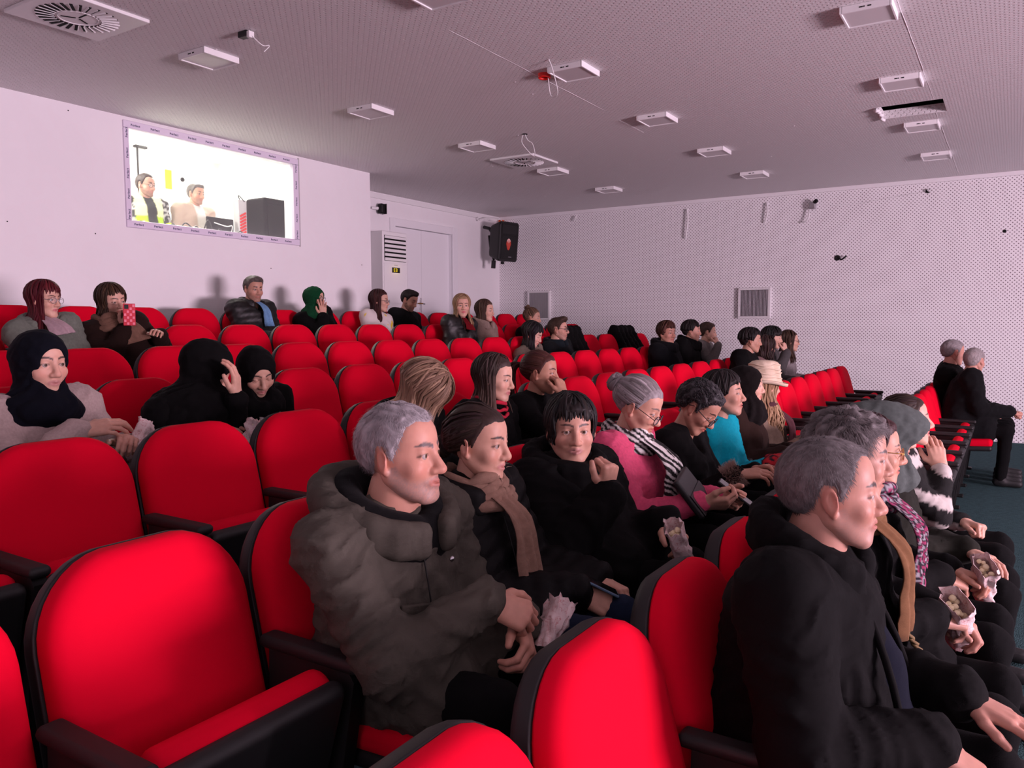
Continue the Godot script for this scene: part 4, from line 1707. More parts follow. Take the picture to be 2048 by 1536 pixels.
	for e in [-1.0, 1.0]:
		var ec := Vector3(e * 0.0312, 0.002, 0.0703)
		var up := Vector3.UP
		var rt := up.cross(gaze).normalized()
		up = gaze.cross(rt)
		var k0 := body.v.size()
		var i0 := body.i.size()
		var rings := [0.0, 0.19, 0.21, 0.46, 0.49, 0.8, 1.1, 1.4] if hi else [0.0, 0.2, 0.48, 0.54, 1.0, 1.4]
		var seg := 12 if hi else 8
		for a in rings:
			for q in seg:
				var t2 := TAU * q / seg
				var d: Vector3 = gaze * cos(a) + (rt * cos(t2) + up * sin(t2)) * sin(a)
				var col := Color(0.008, 0.006, 0.006) if a < 0.2 else (iris if a < 0.481 else Color(0.40, 0.33, 0.31))
				if shut:
					col = Color(skin.r * 0.95, skin.g * 0.9, skin.b * 0.9)
				body.pt(c + B * ((ec + d * 0.0128) * s), B * d, col)
		for y in rings.size() - 1:
			for x in seg:
				var a := k0 + y * seg + x
				var b := k0 + y * seg + (x + 1) % seg
				body.tri(a, b, b + seg)
				body.tri(a, b + seg, a + seg)
	return [vs, ns]

# a hand at the wrist w; dir is where the fingers point, palm is where the palm faces; side +1 left, -1 right
func add_hand(body: MB, pose: String, w: Vector3, dir: Vector3, palm: Vector3, side: float, s: float, hi: bool, skin: Color) -> void:
	var t: Dictionary = hands[pose + ("_hi" if hi else "_lo")]
	var z := dir.normalized()
	var y := -(palm - z * palm.dot(z)).normalized()
	var x := y.cross(z) * side
	var src: PackedVector3Array = t["v"]
	var sn: PackedVector3Array = t["n"]
	var vs := PackedVector3Array()
	var ns := PackedVector3Array()
	var cs := PackedColorArray()
	vs.resize(src.size())
	ns.resize(src.size())
	cs.resize(src.size())
	for k in src.size():
		var p := src[k]
		vs[k] = w + (x * p.x + y * p.y + z * p.z) * s
		var q := sn[k]
		ns[k] = x * q.x + y * q.y + z * q.z
		var mott := fine.get_noise_3d(p.x * 60.0, p.y * 60.0, p.z * 60.0) * 0.06
		var red := clampf((p.z - 0.07) / 0.1, 0.0, 1.0) * 0.12
		cs[k] = Color(skin.r * (1.0 + mott), skin.g * (1.0 + mott - red), skin.b * (1.0 + mott - red))
	var idx: PackedInt32Array = (t["i"] as PackedInt32Array).duplicate()
	if side < 0.0:
		idx.reverse()
	body.add(vs, ns, cs, idx)

# ---------------------------------------------------------------- hair
func tone(c: Color, k: float) -> Color:
	return Color(c.r * k, c.g * k, c.b * k)

# hair grown on the scalp: a shell lifted off the head, then short blades
func hair_cap(b: MB, sp: Dictionary, B: Basis, c: Vector3, s: float, hi: bool, thick: float, blades: int, blade_len: float, flow: Vector3, rough: float) -> void:
	var t := head_hi if hi else head_lo
	var src: PackedVector3Array = t["v"]
	var sn: PackedVector3Array = t["n"]
	var idx: PackedInt32Array = t["i"]
	var recede: float = sp.get("recede", 0.0)
	var nape: float = sp.get("nape", -0.055)
	var col: Color = sp["hair_color"]
	var col2: Color = sp.get("hair_color2", tone(col, 1.5))
	var quiff: float = sp.get("quiff", 0.0)
	var map := PackedInt32Array()
	map.resize(src.size())
	map.fill(-1)
	var k0 := b.v.size()
	var i0 := b.i.size()
	var keep := PackedInt32Array()
	var mask := PackedFloat32Array()
	mask.resize(src.size())
	for k in src.size():
		mask[k] = hair_mask(src[k], recede, nape)
	var q := 0
	var spots := PackedInt32Array()
	while q < idx.size():
		var a := idx[q]
		var d := idx[q + 1]
		var e := idx[q + 2]
		if mask[a] > 0.0 or mask[d] > 0.0 or mask[e] > 0.0:
			for w in [a, d, e]:
				if map[w] < 0:
					var p := src[w]
					var m := mask[w]
					var nn := fine.get_noise_3d(p.x * 60.0, p.y * 25.0, p.z * 25.0)
					var lift := thick * m * (1.0 + rough * nn)
					if quiff > 0.0:
						lift += quiff * m * clampf((p.z + 0.01) / 0.06, 0.0, 1.0) * clampf((p.y - 0.03) / 0.05, 0.0, 1.0)
					if m <= 0.0:
						lift = -0.002
					var st := 0.5 + 0.5 * fine.get_noise_3d(p.x * 160.0, p.y * 40.0, p.z * 40.0)
					map[w] = b.pt(c + B * ((p + sn[w] * lift) * s), Vector3.ZERO, col.lerp(col2, st * 0.7))
				
			b.tri(map[a], map[d], map[e])
			if mask[a] > 0.35 and mask[d] > 0.35:
				spots.append(a)
		q += 3
	b.smooth(k0, i0)
	if blades <= 0 or spots.is_empty():
		return
	var r := RandomNumberGenerator.new()
	r.seed = int(sp.get("seed", 3))
	for k in blades:
		var w := spots[r.randi() % spots.size()]
		var p := src[w] + Vector3(r.randf_range(-1, 1), r.randf_range(-1, 1), r.randf_range(-1, 1)) * 0.003
		var nn := sn[w]
		var lift := thick * 0.8
		if quiff > 0.0:
			lift += quiff * clampf((p.z + 0.01) / 0.06, 0.0, 1.0) * clampf((p.y - 0.03) / 0.05, 0.0, 1.0) * 0.9
		# the hair runs from the crown towards the rim, or along flow
		var run := flow if flow != Vector3.ZERO else Vector3(p.x * 1.5, -0.06, p.z + 0.03)
		run = (run - nn * run.dot(nn))
		run = run.normalized() if run.length_squared() > 1e-9 else Vector3(0, 0, 1)
		run = (run + nn * r.randf_range(0.05, 0.55) * (0.6 + rough) + Vector3(r.randf_range(-1, 1), r.randf_range(-1, 1), r.randf_range(-1, 1)) * 0.25 * (0.5 + rough)).normalized()
		var ln := blade_len * r.randf_range(0.6, 1.2)
		var wd := nn.cross(run).normalized() * (0.00055 if hi else 0.0016)
		var a := p + nn * lift * 0.5
		var m2 := a + run * ln * 0.55 + nn * lift * 0.35
		var e := a + run * ln + nn * lift * 0.1
		var cc := col.lerp(col2, r.randf())
		var k1 := b.v.size()
		var nw := (nn + run * 0.2).normalized()
		b.pt(c + B * ((a - wd) * s), B * nw, cc)
		b.pt(c + B * ((a + wd) * s), B * nw, cc)
		b.pt(c + B * ((m2 - wd) * s), B * nw, cc)
		b.pt(c + B * ((m2 + wd) * s), B * nw, cc)
		b.pt(c + B * (e * s), B * nw, cc)
		b.tri(k1, k1 + 1, k1 + 2)
		b.tri(k1 + 1, k1 + 3, k1 + 2)
		b.tri(k1 + 2, k1 + 3, k1 + 4)

static func skull(d: Vector3, lift: float) -> Vector3:
	# point on the hair surface in direction d from the skull's centre
	var e := d.normalized()
	var r := SKULL_R + Vector3.ONE * lift
	return SKULL_C + e / sqrt(pow(e.x / r.x, 2.0) + pow(e.y / r.y, 2.0) + pow(e.z / r.z, 2.0))

# long locks that run over the skull and then hang; down is gravity in head space
func long_hair(b: MB, sp: Dictionary, B: Basis, c: Vector3, s: float, hi: bool, opt: Dictionary) -> void:
	var r := RandomNumberGenerator.new()
	r.seed = int(sp.get("seed", 3)) + 17
	var n: int = opt.get("n", 160)
	var length: float = opt.get("length", 0.26)
	var front: float = opt.get("front", 0.95)
	var fringe: float = opt.get("fringe", 0.0)
	var wave: float = opt.get("wave", 0.006)
	var part_x: float = opt.get("part", 0.0)
	var rad: float = opt.get("rad", 0.0075)
	var splay: float = opt.get("splay", 1.0)
	var down: Vector3 = B.transposed() * Vector3.DOWN
	down = down.lerp(Vector3.DOWN, opt.get("stiff", 0.0)).normalized()
	var col: Color = sp["hair_color"]
	var col2: Color = sp.get("hair_color2", tone(col, 1.7))
	var tip: Color = opt.get("tip", col2)
	var sides := 5 if hi else 4
	for k in n:
		var a := lerpf(front, TAU - front, (k + r.randf()) / n)
		var fr := false
		if fringe > 0.0 and k % 6 == 0:
			a = r.randf_range(-0.75, 0.75)
			fr = true
		var lift := r.randf_range(0.006, 0.020) * (opt.get("lift", 1.0) as float)
		var top := Vector3(part_x + 0.02 * sin(a) * 0.3, 1.0, 0.25 * cos(a) + r.randf_range(-0.25, 0.35) * (0.0 if fr else 1.0))
		if fr:
			top = Vector3(r.randf_range(-0.25, 0.25), 1.0, 0.1)
		var rim := Vector3(sin(a), -0.05 + r.randf_range(-0.15, 0.1), cos(a))
		var p := PackedVector3Array()
		var w := PackedFloat32Array()
		var steps := 7
		for q in steps:
			var t := q / float(steps - 1)
			var d := top.normalized().slerp(rim.normalized(), t * (0.62 if fr else 1.0))
			p.append(skull(d, lift + 0.004 * sin(t * PI)))
			w.append(rad * (0.55 + 0.45 * t))
		if fr:
			var e := p[-1]
			p.append(e + Vector3(0, -0.016, 0.006) * fringe)
			p.append(e + Vector3(r.randf_range(-0.003, 0.003), -0.036, 0.004) * fringe)
			w.append(rad * 0.8)
			w.append(rad * 0.25)
		else:
			var e := p[-1]
			var ln := length * r.randf_range(0.82, 1.08)
			var ph := r.randf() * TAU
			var back := absf(a - PI) < 1.0
			var m := 8
			var outw := Vector3(sin(a), 0, cos(a))
			for q in range(1, m + 1):
				var t := q / float(m)
				var x := e + down * ln * t
				# hug the neck, then lie out over shoulders
				x -= outw * (0.030 * sin(minf(t * ln / 0.16, 1.0) * PI)) * (0.8 if back else 0.5)
				x += outw * splay * 0.035 * smoothstep(0.55, 1.0, t * ln / 0.24)
				x += Vector3(sin(ph + t * 9.0), 0, cos(ph * 1.7 + t * 8.0)) * wave * t
				p.append(x)
				w.append(rad * (1.0 if q < m - 1 else (0.7 if q == m - 1 else 0.15)))
		var cc := col.lerp(col2, r.randf() * r.randf())
		var pts := PackedVector3Array()
		var ww := PackedFloat32Array()
		for q in p.size():
			pts.append(c + B * (p[q] * s))
			ww.append(w[q] * s)
		var k0 := b.v.size()
		b.tube(pts, ww, sides, cc, 0.5, B * Vector3(cos(a), 0, -sin(a)))
		if opt.has("tip"):
			var rows := pts.size()
			for y in rows:
				var mixv := smoothstep(0.35, 1.0, y / float(rows - 1))
				for x in sides:
					b.c[k0 + y * sides + x] = cc.lerp(tone(tip, r.randf_range(0.85, 1.1)), mixv)

# hair combed to a knot
func pulled_hair(b: MB, sp: Dictionary, B: Basis, c: Vector3, s: float, hi: bool, knot: Vector3, opt: Dictionary) -> void:
	var r := RandomNumberGenerator.new()
	r.seed = int(sp.get("seed", 3)) + 29
	var col: Color = sp["hair_color"]
	var col2: Color = sp.get("hair_color2", tone(col, 1.7))
	var n: int = opt.get("n", 110)
	var recede: float = sp.get("recede", 0.0)
	var nape: float = sp.get("nape", -0.055)
	var kd := (knot - SKULL_C).normalized()
	var sides := 5 if hi else 4
	for k in n:
		var a := TAU * (k + r.randf()) / n
		var d0 := Vector3(sin(a), 0, cos(a))
		var hl := hairline(d0 * 0.08, recede, nape)
		var start := Vector3(sin(a) * 0.078, hl + 0.012, cos(a) * 0.095 - 0.01) - SKULL_C
		var p := PackedVector3Array()
		var w := PackedFloat32Array()
		for q in 8:
			var t := q / 7.0
			var d := start.normalized().slerp(kd, t)
			p.append(c + B * (skull(d, lerpf(0.001, 0.011, sin(minf(t * 1.3, 1.0) * PI * 0.5)) + r.randf_range(0.0, 0.002)) * s))
			w.append(s * (opt.get("rad", 0.0065) as float) * (0.35 + 0.65 * sin(PI * (0.15 + 0.7 * t))))
		b.tube(p, w, sides, col.lerp(col2, r.randf() * r.randf()), 0.5, B * kd.cross(start).normalized())
	var bun: float = opt.get("bun", 0.0)
	if bun > 0.0:
		for k in 26:
			var a := TAU * k / 26.0 + r.randf() * 0.2
			var tilt := r.randf_range(-0.9, 0.9)
			var p := PackedVector3Array()
			var w := PackedFloat32Array()
			var x := kd.cross(Vector3.RIGHT).normalized()
			var y := kd.cross(x)
			for q in 8:
				var t := a + q * 0.32
				var rr := bun * cos(tilt)
				p.append(c + B * ((knot + (x * cos(t) + y * sin(t)) * rr + kd * bun * (0.55 + 0.8 * sin(tilt))) * s))
				w.append(s * bun * 0.30 * (0.5 if q == 0 or q == 7 else 1.0))
			b.tube(p, w, sides, col.lerp(col2, r.randf() * r.randf()))
	var tail: float = opt.get("tail", 0.0)
	if tail > 0.0:
		var down: Vector3 = B.transposed() * Vector3.DOWN
		for k in 30:
			var p := PackedVector3Array()
			var w := PackedFloat32Array()
			var off := Vector3(r.randf_range(-1, 1), r.randf_range(-1, 1), r.randf_range(-1, 1)) * 0.012
			for q in 8:
				var t := q / 7.0
				p.append(c + B * ((knot + kd * (0.02 + 0.05 * sin(t * 2.2)) + down * tail * t * t + off * (1.0 + t * 1.5)) * s))
				w.append(s * 0.008 * (1.0 - 0.8 * t * t))
			b.tube(p, w, sides, col.lerp(col2, r.randf() * r.randf()))

# tousled or curly short hair: many little curls over a shell
func curls(b: MB, sp: Dictionary, B: Basis, c: Vector3, s: float, hi: bool, n: int, size: float, lift: float) -> void:
	var r := RandomNumberGenerator.new()
	r.seed = int(sp.get("seed", 3)) + 41
	var col: Color = sp["hair_color"]
	var col2: Color = sp.get("hair_color2", tone(col, 1.7))
	var recede: float = sp.get("recede", 0.0)
	var nape: float = sp.get("nape", -0.055)
	var made := 0
	while made < n:
		var d := Vector3(r.randfn(), r.randfn(), r.randfn()).normalized()
		var p0 := skull(d, 0.0)
		if p0.y < hairline(p0, recede, nape) + 0.004:
			continue
		made += 1
		var tx := d.cross(Vector3(r.randf_range(-1, 1), r.randf_range(-1, 1), r.randf_range(-1, 1))).normalized()
		# mostly along the fall of the hair
		var run := Vector3(d.x, -0.5, d.z + 0.3)
		run = (run - d * run.dot(d)).normalized()
		tx = (run + tx * 0.8).normalized()
		var p := PackedVector3Array()
		var w := PackedFloat32Array()
		var ph := r.randf() * TAU
		for q in 6:
			var t := q / 5.0
			var x := skull(d + tx * size * 9.0 * (t - 0.3), lift * (0.35 + 0.75 * sin(t * PI)) + r.randf_range(0, 0.003))
			x += d.cross(tx) * sin(ph + t * 5.0) * size * 0.3
			p.append(c + B * (x * s))
			w.append(s * size * 0.16 * (1.0 - 0.75 * absf(t - 0.45) * 1.6))
		b.tube(p, w, 5 if hi else 4, col.lerp(col2, r.randf() * r.randf()), 0.6)

# ---------------------------------------------------------------- people: figures
static func elbow(a: Vector3, w: Vector3, l1: float, l2: float, pole: Vector3) -> Vector3:
	var d := w - a
	var n := clampf(d.length(), absf(l1 - l2) + 0.01, l1 + l2 - 0.004)
	var u := d.normalized()
	var x := (l1 * l1 - l2 * l2 + n * n) / (2.0 * n)
	var h := sqrt(maxf(l1 * l1 - x * x, 0.0))
	var q := pole - u * pole.dot(u)
	return a + u * x + q.normalized() * h

static func head_basis(sp: Dictionary) -> Basis:
	return Basis(Vector3.UP, deg_to_rad(sp.get("yaw", 0.0))) * Basis(Vector3.RIGHT, deg_to_rad(sp.get("pitch", 0.0))) * Basis(Vector3.BACK, deg_to_rad(sp.get("roll", 0.0)))

# folds of a garment: how far the cloth moves along its normal
func fold(p: Vector3, axis: Vector3, along: float, kind: String, amount: float) -> float:
	if kind == "puffer":
		var w := absf(sin(along * PI / 0.062))
		return amount * (pow(w, 0.5) - 0.7) + amount * 0.35 * fine.get_noise_3d(p.x * 22.0, p.y * 22.0, p.z * 22.0)
	# soft ridges across the limb, longer round it than along it
	var t := p.dot(axis)
	var perp := p - axis * t
	var warp := fine.get_noise_3d(p.x * 4.0 + 7.0, p.y * 4.0, p.z * 4.0) * 1.2
	var n1 := fine.get_noise_3d(perp.x * 3.2 + t * 4.0, perp.y * 3.2 + t * 13.0 + warp, perp.z * 3.2 - t * 5.0)
	var ridge := maxf(0.0, 1.0 - absf(n1) * 3.0)
	var n2 := fine.get_noise_3d(perp.x * 6.0 + 9.0, perp.y * 6.0 + t * 10.0, perp.z * 6.0 + t * 4.0)
	return amount * (ridge * ridge * 1.2 - 0.35 + n2 * 0.35)

func garment(f: Field, bones: Array, kind: String, amount: float, m: Material, called: String, parent: Node3D, tint := "") -> MeshInstance3D:
	f.build()
	var vs := f.verts
	var nn := Field.normals(vs, f.idx)
	var cs := PackedColorArray()
	cs.resize(vs.size())
	cs.fill(Color.WHITE)
	if amount > 0.0:
		for k in vs.size():
			var p := vs[k]
			var best := 1e9
			var axis := Vector3.UP
			var al := 0.0
			for b in bones:
				var a: Vector3 = b[0]
				var ba: Vector3 = b[1]
				var t := clampf((p - a).dot(ba) * (b[2] as float), 0.0, 1.0)
				var d := (p - a - ba * t).length_squared()
				if d < best:
					best = d
					axis = b[3]
					al = (p - a).dot(b[3])
			vs[k] = p + nn[k] * fold(p, axis, al, kind, amount)
		# one round of smoothing takes the teeth off the folds
		var sum := PackedVector3Array()
		sum.resize(vs.size())
		var cnt := PackedFloat32Array()
		cnt.resize(vs.size())
		var ix := f.idx
		var q := 0
		while q < ix.size():
			var a := ix[q]
			var b := ix[q + 1]
			var c := ix[q + 2]
			var m3 := vs[a] + vs[b] + vs[c]
			sum[a] += m3
			sum[b] += m3
			sum[c] += m3
			cnt[a] += 3.0
			cnt[b] += 3.0
			cnt[c] += 3.0
			q += 3
		for k in vs.size():
			vs[k] = vs[k].lerp(sum[k] / maxf(cnt[k], 1.0), 0.8)
		nn = Field.normals(vs, f.idx)
	if tint:
		for k in vs.size():
			cs[k] = tinted(tint, vs[k])
	var mb := MB.new()
	mb.v = vs
	mb.n = nn
	mb.c = cs
	mb.i = f.idx
	return part(called, mb, m, parent)

static func bone(a: Vector3, b: Vector3) -> Array:
	var d := b - a
	return [a, d, 1.0 / maxf(d.length_squared(), 1e-6), d.normalized()]

var leg_meshes := {}

# sp: at = chair position, head = head centre (both in the hall), and how the person looks
func person(sp: Dictionary) -> Dictionary:
	var at: Vector3 = sp["at"]
	var t := thing("person", sp["label"], "person", at)
	var s: float = sp.get("size", 1.04)
	var cell: float = sp.get("cell", 0.020)
	var hi: bool = sp.get("hi", false)
	var B := head_basis(sp)
	var H: Vector3 = (sp["head"] as Vector3) - at
	var stand: bool = sp.get("stand", false)
	var hipx: float = sp.get("hipx", H.x * 0.5)
	var hip := Vector3(hipx, 0.535, sp.get("hipz", 0.24))
	if stand:
		hip = Vector3(H.x, H.y - 0.66 * s, H.z - 0.04)
	var N := H + B * Vector3(0, -0.075, -0.022) * s + Vector3(0, -0.072, -0.022) * s
	var turn := deg_to_rad(sp.get("turn", 0.0))
	var up := (N - hip).normalized()
	var lat := Basis(Vector3.UP, turn) * Vector3.RIGHT
	lat = (lat - up * lat.dot(up)).normalized()
	var fwd := lat.cross(up)
	var wide: float = sp.get("wide", 0.175 if not sp.get("fem", false) else 0.155) * s
	var gir: float = sp.get("girth", 1.0)
	var drop: float = sp.get("drop", 0.05)
	var SL := N + lat * wide - up * drop - fwd * 0.005
	var SR := N - lat * wide - up * drop - fwd * 0.005
	var base := Basis(lat, Vector3.UP, lat.cross(Vector3.UP).normalized())
	# wrists: given in seat space (x to the left, y from the floor, z forward of the chair back)
	var hl: Dictionary = sp.get("left", {})
	var hr: Dictionary = sp.get("right", {})
	var WL: Vector3 = hl.get("w", Vector3(hip.x + 0.07, 0.66, hip.z + 0.30))
	var WR: Vector3 = hr.get("w", Vector3(hip.x - 0.07, 0.66, hip.z + 0.29))
	var l1 := 0.285 * s
	var l2 := 0.25 * s
	var EL := elbow(SL, WL, l1, l2, hl.get("pole", Vector3(0.5, -1, -0.5)))
	var ER := elbow(SR, WR, l1, l2, hr.get("pole", Vector3(-0.5, -1, -0.5)))
	WL = EL + (WL - EL).normalized() * l2
	WR = ER + (WR - ER).normalized() * l2
	var chest := N - up * 0.14
	var HL := hip + lat * 0.085
	var HR := hip - lat * 0.085
	var KL: Vector3 = hip + Vector3(0.115, 0.01, 0.43) + (sp.get("knee", Vector3.ZERO) as Vector3)
	var KR: Vector3 = hip + Vector3(-0.115, 0.01, 0.43) + (sp.get("knee", Vector3.ZERO) as Vector3)
	var AL := Vector3(KL.x + 0.01, 0.085, KL.z - 0.03)
	var AR := Vector3(KR.x - 0.01, 0.085, KR.z - 0.03)
	if stand:
		KL = hip + Vector3(0.09, -0.42, 0.02)
		KR = hip + Vector3(-0.09, -0.42, 0.02)
		AL = hip + Vector3(0.09, -0.84, 0)
		AR = hip + Vector3(-0.09, -0.84, 0)
	var skin: Color = sp.get("skin", Color(0.50, 0.32, 0.25))

	# --- body: trunk and limbs under the clothes, then neck, head and hands on finer grids
	var body := MB.new()
	var lo := Vector3(1e9, 1e9, 1e9)
	var hiv := -lo
	for q in [SL, SR, EL, ER, WL, WR, HL, HR, KL, KR, AL, AR, N]:
		lo = lo.min(q)
		hiv = hiv.max(q)
	var f := Field.new(lo - Vector3.ONE * 0.12, hiv + Vector3.ONE * 0.12, 0.032)
	f.cap(hip, chest, 0.085, 0.085, 0.05)
	f.cap(SL, SR, 0.042, 0.042, 0.04)
	f.cap(chest, N, 0.07, 0.04, 0.04)
	for q in [[SL, EL, 0.034, 0.03], [EL, WL, 0.03, 0.024], [SR, ER, 0.034, 0.03], [ER, WR, 0.03, 0.024], [HL, KL, 0.055, 0.042], [KL, AL, 0.04, 0.03], [HR, KR, 0.055, 0.042], [KR, AR, 0.04, 0.03]]:
		f.cap(q[0], q[1], q[2], q[3], 0.03)
	f.build()
	body.add(f.verts, Field.normals(f.verts, f.idx), flat_colors(f.verts.size(), skin), f.idx)
	var nr: float = (0.050 if sp.get("fem", false) else 0.059) * s * sp.get("neck", 1.0)
	var jaw := H + B * Vector3(0, -0.045, -0.012) * s
	f = Field.new(N.min(jaw) - Vector3(0.1, 0.08, 0.1), N.max(jaw) + Vector3(0.1, 0.08, 0.1), 0.009 if hi else 0.014)
	f.cap(N - up * 0.03, jaw, nr * 1.1, nr * 0.92, 0.02)
	f.cap(N - up * 0.02, N + lat * 0.09 - up * 0.045, nr * 0.8, 0.04, 0.04)
	f.cap(N - up * 0.02, N - lat * 0.09 - up * 0.045, nr * 0.8, 0.04, 0.04)
	f.build()
	body.add(f.verts, Field.normals(f.verts, f.idx), flat_colors(f.verts.size(), skin), f.idx)
	add_head(body, sp, B, H, s, hi)
	var dl: Vector3 = hl.get("dir", (WL - EL).normalized() + Vector3(0, -0.15, 0))
	var dr: Vector3 = hr.get("dir", (WR - ER).normalized() + Vector3(0, -0.15, 0))
	if not hl.get("hide", false):
		add_hand(body, hl.get("pose", "relaxed"), WL + dl.normalized() * 0.018, dl, hl.get("palm", Vector3(-0.3, -1, 0)), 1.0, s * 0.97, hi, skin)
	if not hr.get("hide", false):
		add_hand(body, hr.get("pose", "relaxed"), WR + dr.normalized() * 0.018, dr, hr.get("palm", Vector3(0.3, -1, 0)), -1.0, s * 0.97, hi, skin)
	part("body", body, M["skin"], t)

	# --- upper garment
	var th: float = sp.get("thick", 0.012)
	var long: bool = sp.get("coat", false)
	f = null
	if stand:
		f = Field.new(lo.min(hip - Vector3(0.2, 0.12, 0.2)).max(Vector3(-9, hip.y - 0.15, -9)) - Vector3(0.06, 0.02, 0.06), hiv.max(hip) + Vector3(0.1, 0.1, 0.1), cell)
	else:
		f = Field.new(Vector3(minf(minf(ER.x, WR.x), minf(SR.x, hip.x - 0.2)) - 0.13, 0.40, minf(minf(SL.z, hip.z), minf(EL.z, ER.z)) - 0.22), Vector3(maxf(maxf(EL.x, WL.x), maxf(SL.x, hip.x + 0.2)) + 0.13, maxf(N.y, maxf(EL.y, maxf(ER.y, maxf(WL.y, WR.y)))) + 0.12, maxf(maxf(WL.z, WR.z), hip.z + 0.3) + 0.12), cell)
	var g := 0.108 * gir + th
	f.cap(HL - up * 0.02, chest + lat * 0.075, g, g * 0.98, 0.06)
	f.cap(HR - up * 0.02, chest - lat * 0.075, g, g * 0.98, 0.06)
	f.cap(hip + fwd * 0.035 * gir + up * 0.08, chest + fwd * 0.02, g * 1.03 * gir, g * 0.9, 0.05)
	if sp.get("fem", false):
		f.ell(chest + lat * 0.07 - up * 0.05 + fwd * 0.10 * gir, Vector3(0.065, 0.07, 0.06) * gir, 0.05)
		f.ell(chest - lat * 0.07 - up * 0.05 + fwd * 0.10 * gir, Vector3(0.065, 0.07, 0.06) * gir, 0.05)
	f.cap(SL, SR, 0.058 + th, 0.058 + th, 0.05)
	f.cap(N - up * 0.03, SL, 0.052 + th * 0.8, 0.060 + th, 0.05)
	f.cap(N - up * 0.03, SR, 0.052 + th * 0.8, 0.060 + th, 0.05)
	var ar: float = sp.get("arm", 1.0)
	for q in [[SL, EL, WL], [SR, ER, WR]]:
		f.cap(q[0], q[1], (0.054 + th) * ar, (0.045 + th) * ar, 0.03)
		f.cap(q[1], (q[2] as Vector3), (0.045 + th) * ar, (0.033 + th * 0.9), 0.018)
	if long:
		f.cap(HL, HL + (KL - HL) * 0.55, g * 0.95, g * 0.85, 0.05)
		f.cap(HR, HR + (KR - HR) * 0.55, g * 0.95, g * 0.85, 0.05)
	if sp.get("vee", 0.0) > 0.0:
		f.ell(N + fwd * 0.10 - up * 0.02, Vector3(0.05, 0.05 + (sp["vee"] as float), 0.07), 0.01, true, Basis(lat, up, fwd))
	var bones := [bone(hip, N), bone(SL, EL), bone(EL, WL), bone(SR, ER), bone(ER, WR)]
	var top := garment(f, bones, sp.get("folds", "cloth"), sp.get("fold", 0.008), sp["top"], sp.get("top_name", "jacket"), t, sp.get("tint", ""))
	# --- trousers and shoes: seated legs are alike and share their meshes
	var lk := "legs_stand" if stand else ("legs_hi" if hi else "legs_lo")
	if not leg_meshes.has(lk):
		var tmp := Node3D.new()
		var o := Vector3(hip.x, 0, hip.z) if not stand else hip
		var hl2 := Vector3(0.085, hip.y, 0) if not stand else Vector3(0.085, 0, 0)
		var hr2 := Vector3(-hl2.x, hl2.y, 0)
		var kl2 := KL - o - (sp.get("knee", Vector3.ZERO) as Vector3)
		var al2 := AL - o - (sp.get("knee", Vector3.ZERO) as Vector3)
		if not stand:
			al2.y = AL.y
		f = Field.new(Vector3(-0.30, minf(al2.y, hl2.y) - 0.06, -0.16), Vector3(0.30, hl2.y + 0.13, maxf(kl2.z, al2.z) + 0.1), 0.022 if not hi else 0.016)
		f.cap(hl2, hr2, 0.10, 0.10, 0.04)
		var lb := []
		for sd in [1.0, -1.0]:
			var m3 := Vector3(sd, 1, 1)
			f.cap(hl2 * m3, kl2 * m3, 0.090, 0.068, 0.03)
			f.cap(kl2 * m3, al2 * m3, 0.066, 0.052, 0.02)
			lb.append(bone(hl2 * m3, kl2 * m3))
			lb.append(bone(kl2 * m3, al2 * m3))
		leg_meshes[lk] = garment(f, lb, "cloth", 0.006, M["trousers"], "trousers", tmp).mesh
		for sd in [1.0, -1.0]:
			var q := al2 * Vector3(sd, 1, 1)
			f = Field.new(q + Vector3(-0.06, -0.1, -0.1), q + Vector3(0.06, 0.05, 0.22), 0.016)
			f.cap(q + Vector3(0, -0.035, -0.03), q + Vector3(0, -0.045, 0.15), 0.042, 0.036, 0.01)
			f.cap(q, q + Vector3(0, -0.03, 0.02), 0.045, 0.045, 0.02)
			leg_meshes[lk + ("_l" if sd > 0.0 else "_r")] = garment(f, [], "cloth", 0.0, M["black_plastic"], "shoe", tmp).mesh
		tmp.free()
	var lo2 := Vector3(hip.x, 0, hip.z) if not stand else hip
	piece("trousers", leg_meshes[lk], sp.get("legs", M["trousers"]), t).position = lo2
	piece("shoe", leg_meshes[lk + "_l"], sp.get("shoe", M["black_plastic"]), t).position = lo2
	piece("shoe", leg_meshes[lk + "_r"], sp.get("shoe", M["black_plastic"]), t).position = lo2
	# --- hair, headscarf, glasses
	sp["_"] = {"front": g * 1.03 * maxf(gir, 1.0) + 0.04 + (0.03 if sp.get("fem", false) else 0.0), "B": B, "H": H, "s": s, "hi": hi, "N": N, "up": up, "lat": lat, "fwd": fwd, "SL": SL, "SR": SR, "EL": EL, "ER": ER, "WL": WL, "WR": WR, "hip": hip, "cell": cell, "node": t, "dl": dl.normalized(), "dr": dr.normalized(), "KL": KL, "KR": KR}
	style_hair(sp, t, B, H, s, hi)
	if sp.has("glasses"):
		glasses(sp, t, B, H, s, hi)
	if sp.has("collar"):
		collar(sp, t)
	if sp.has("scarf"):
		scarf(sp, t)
	return sp["_"]

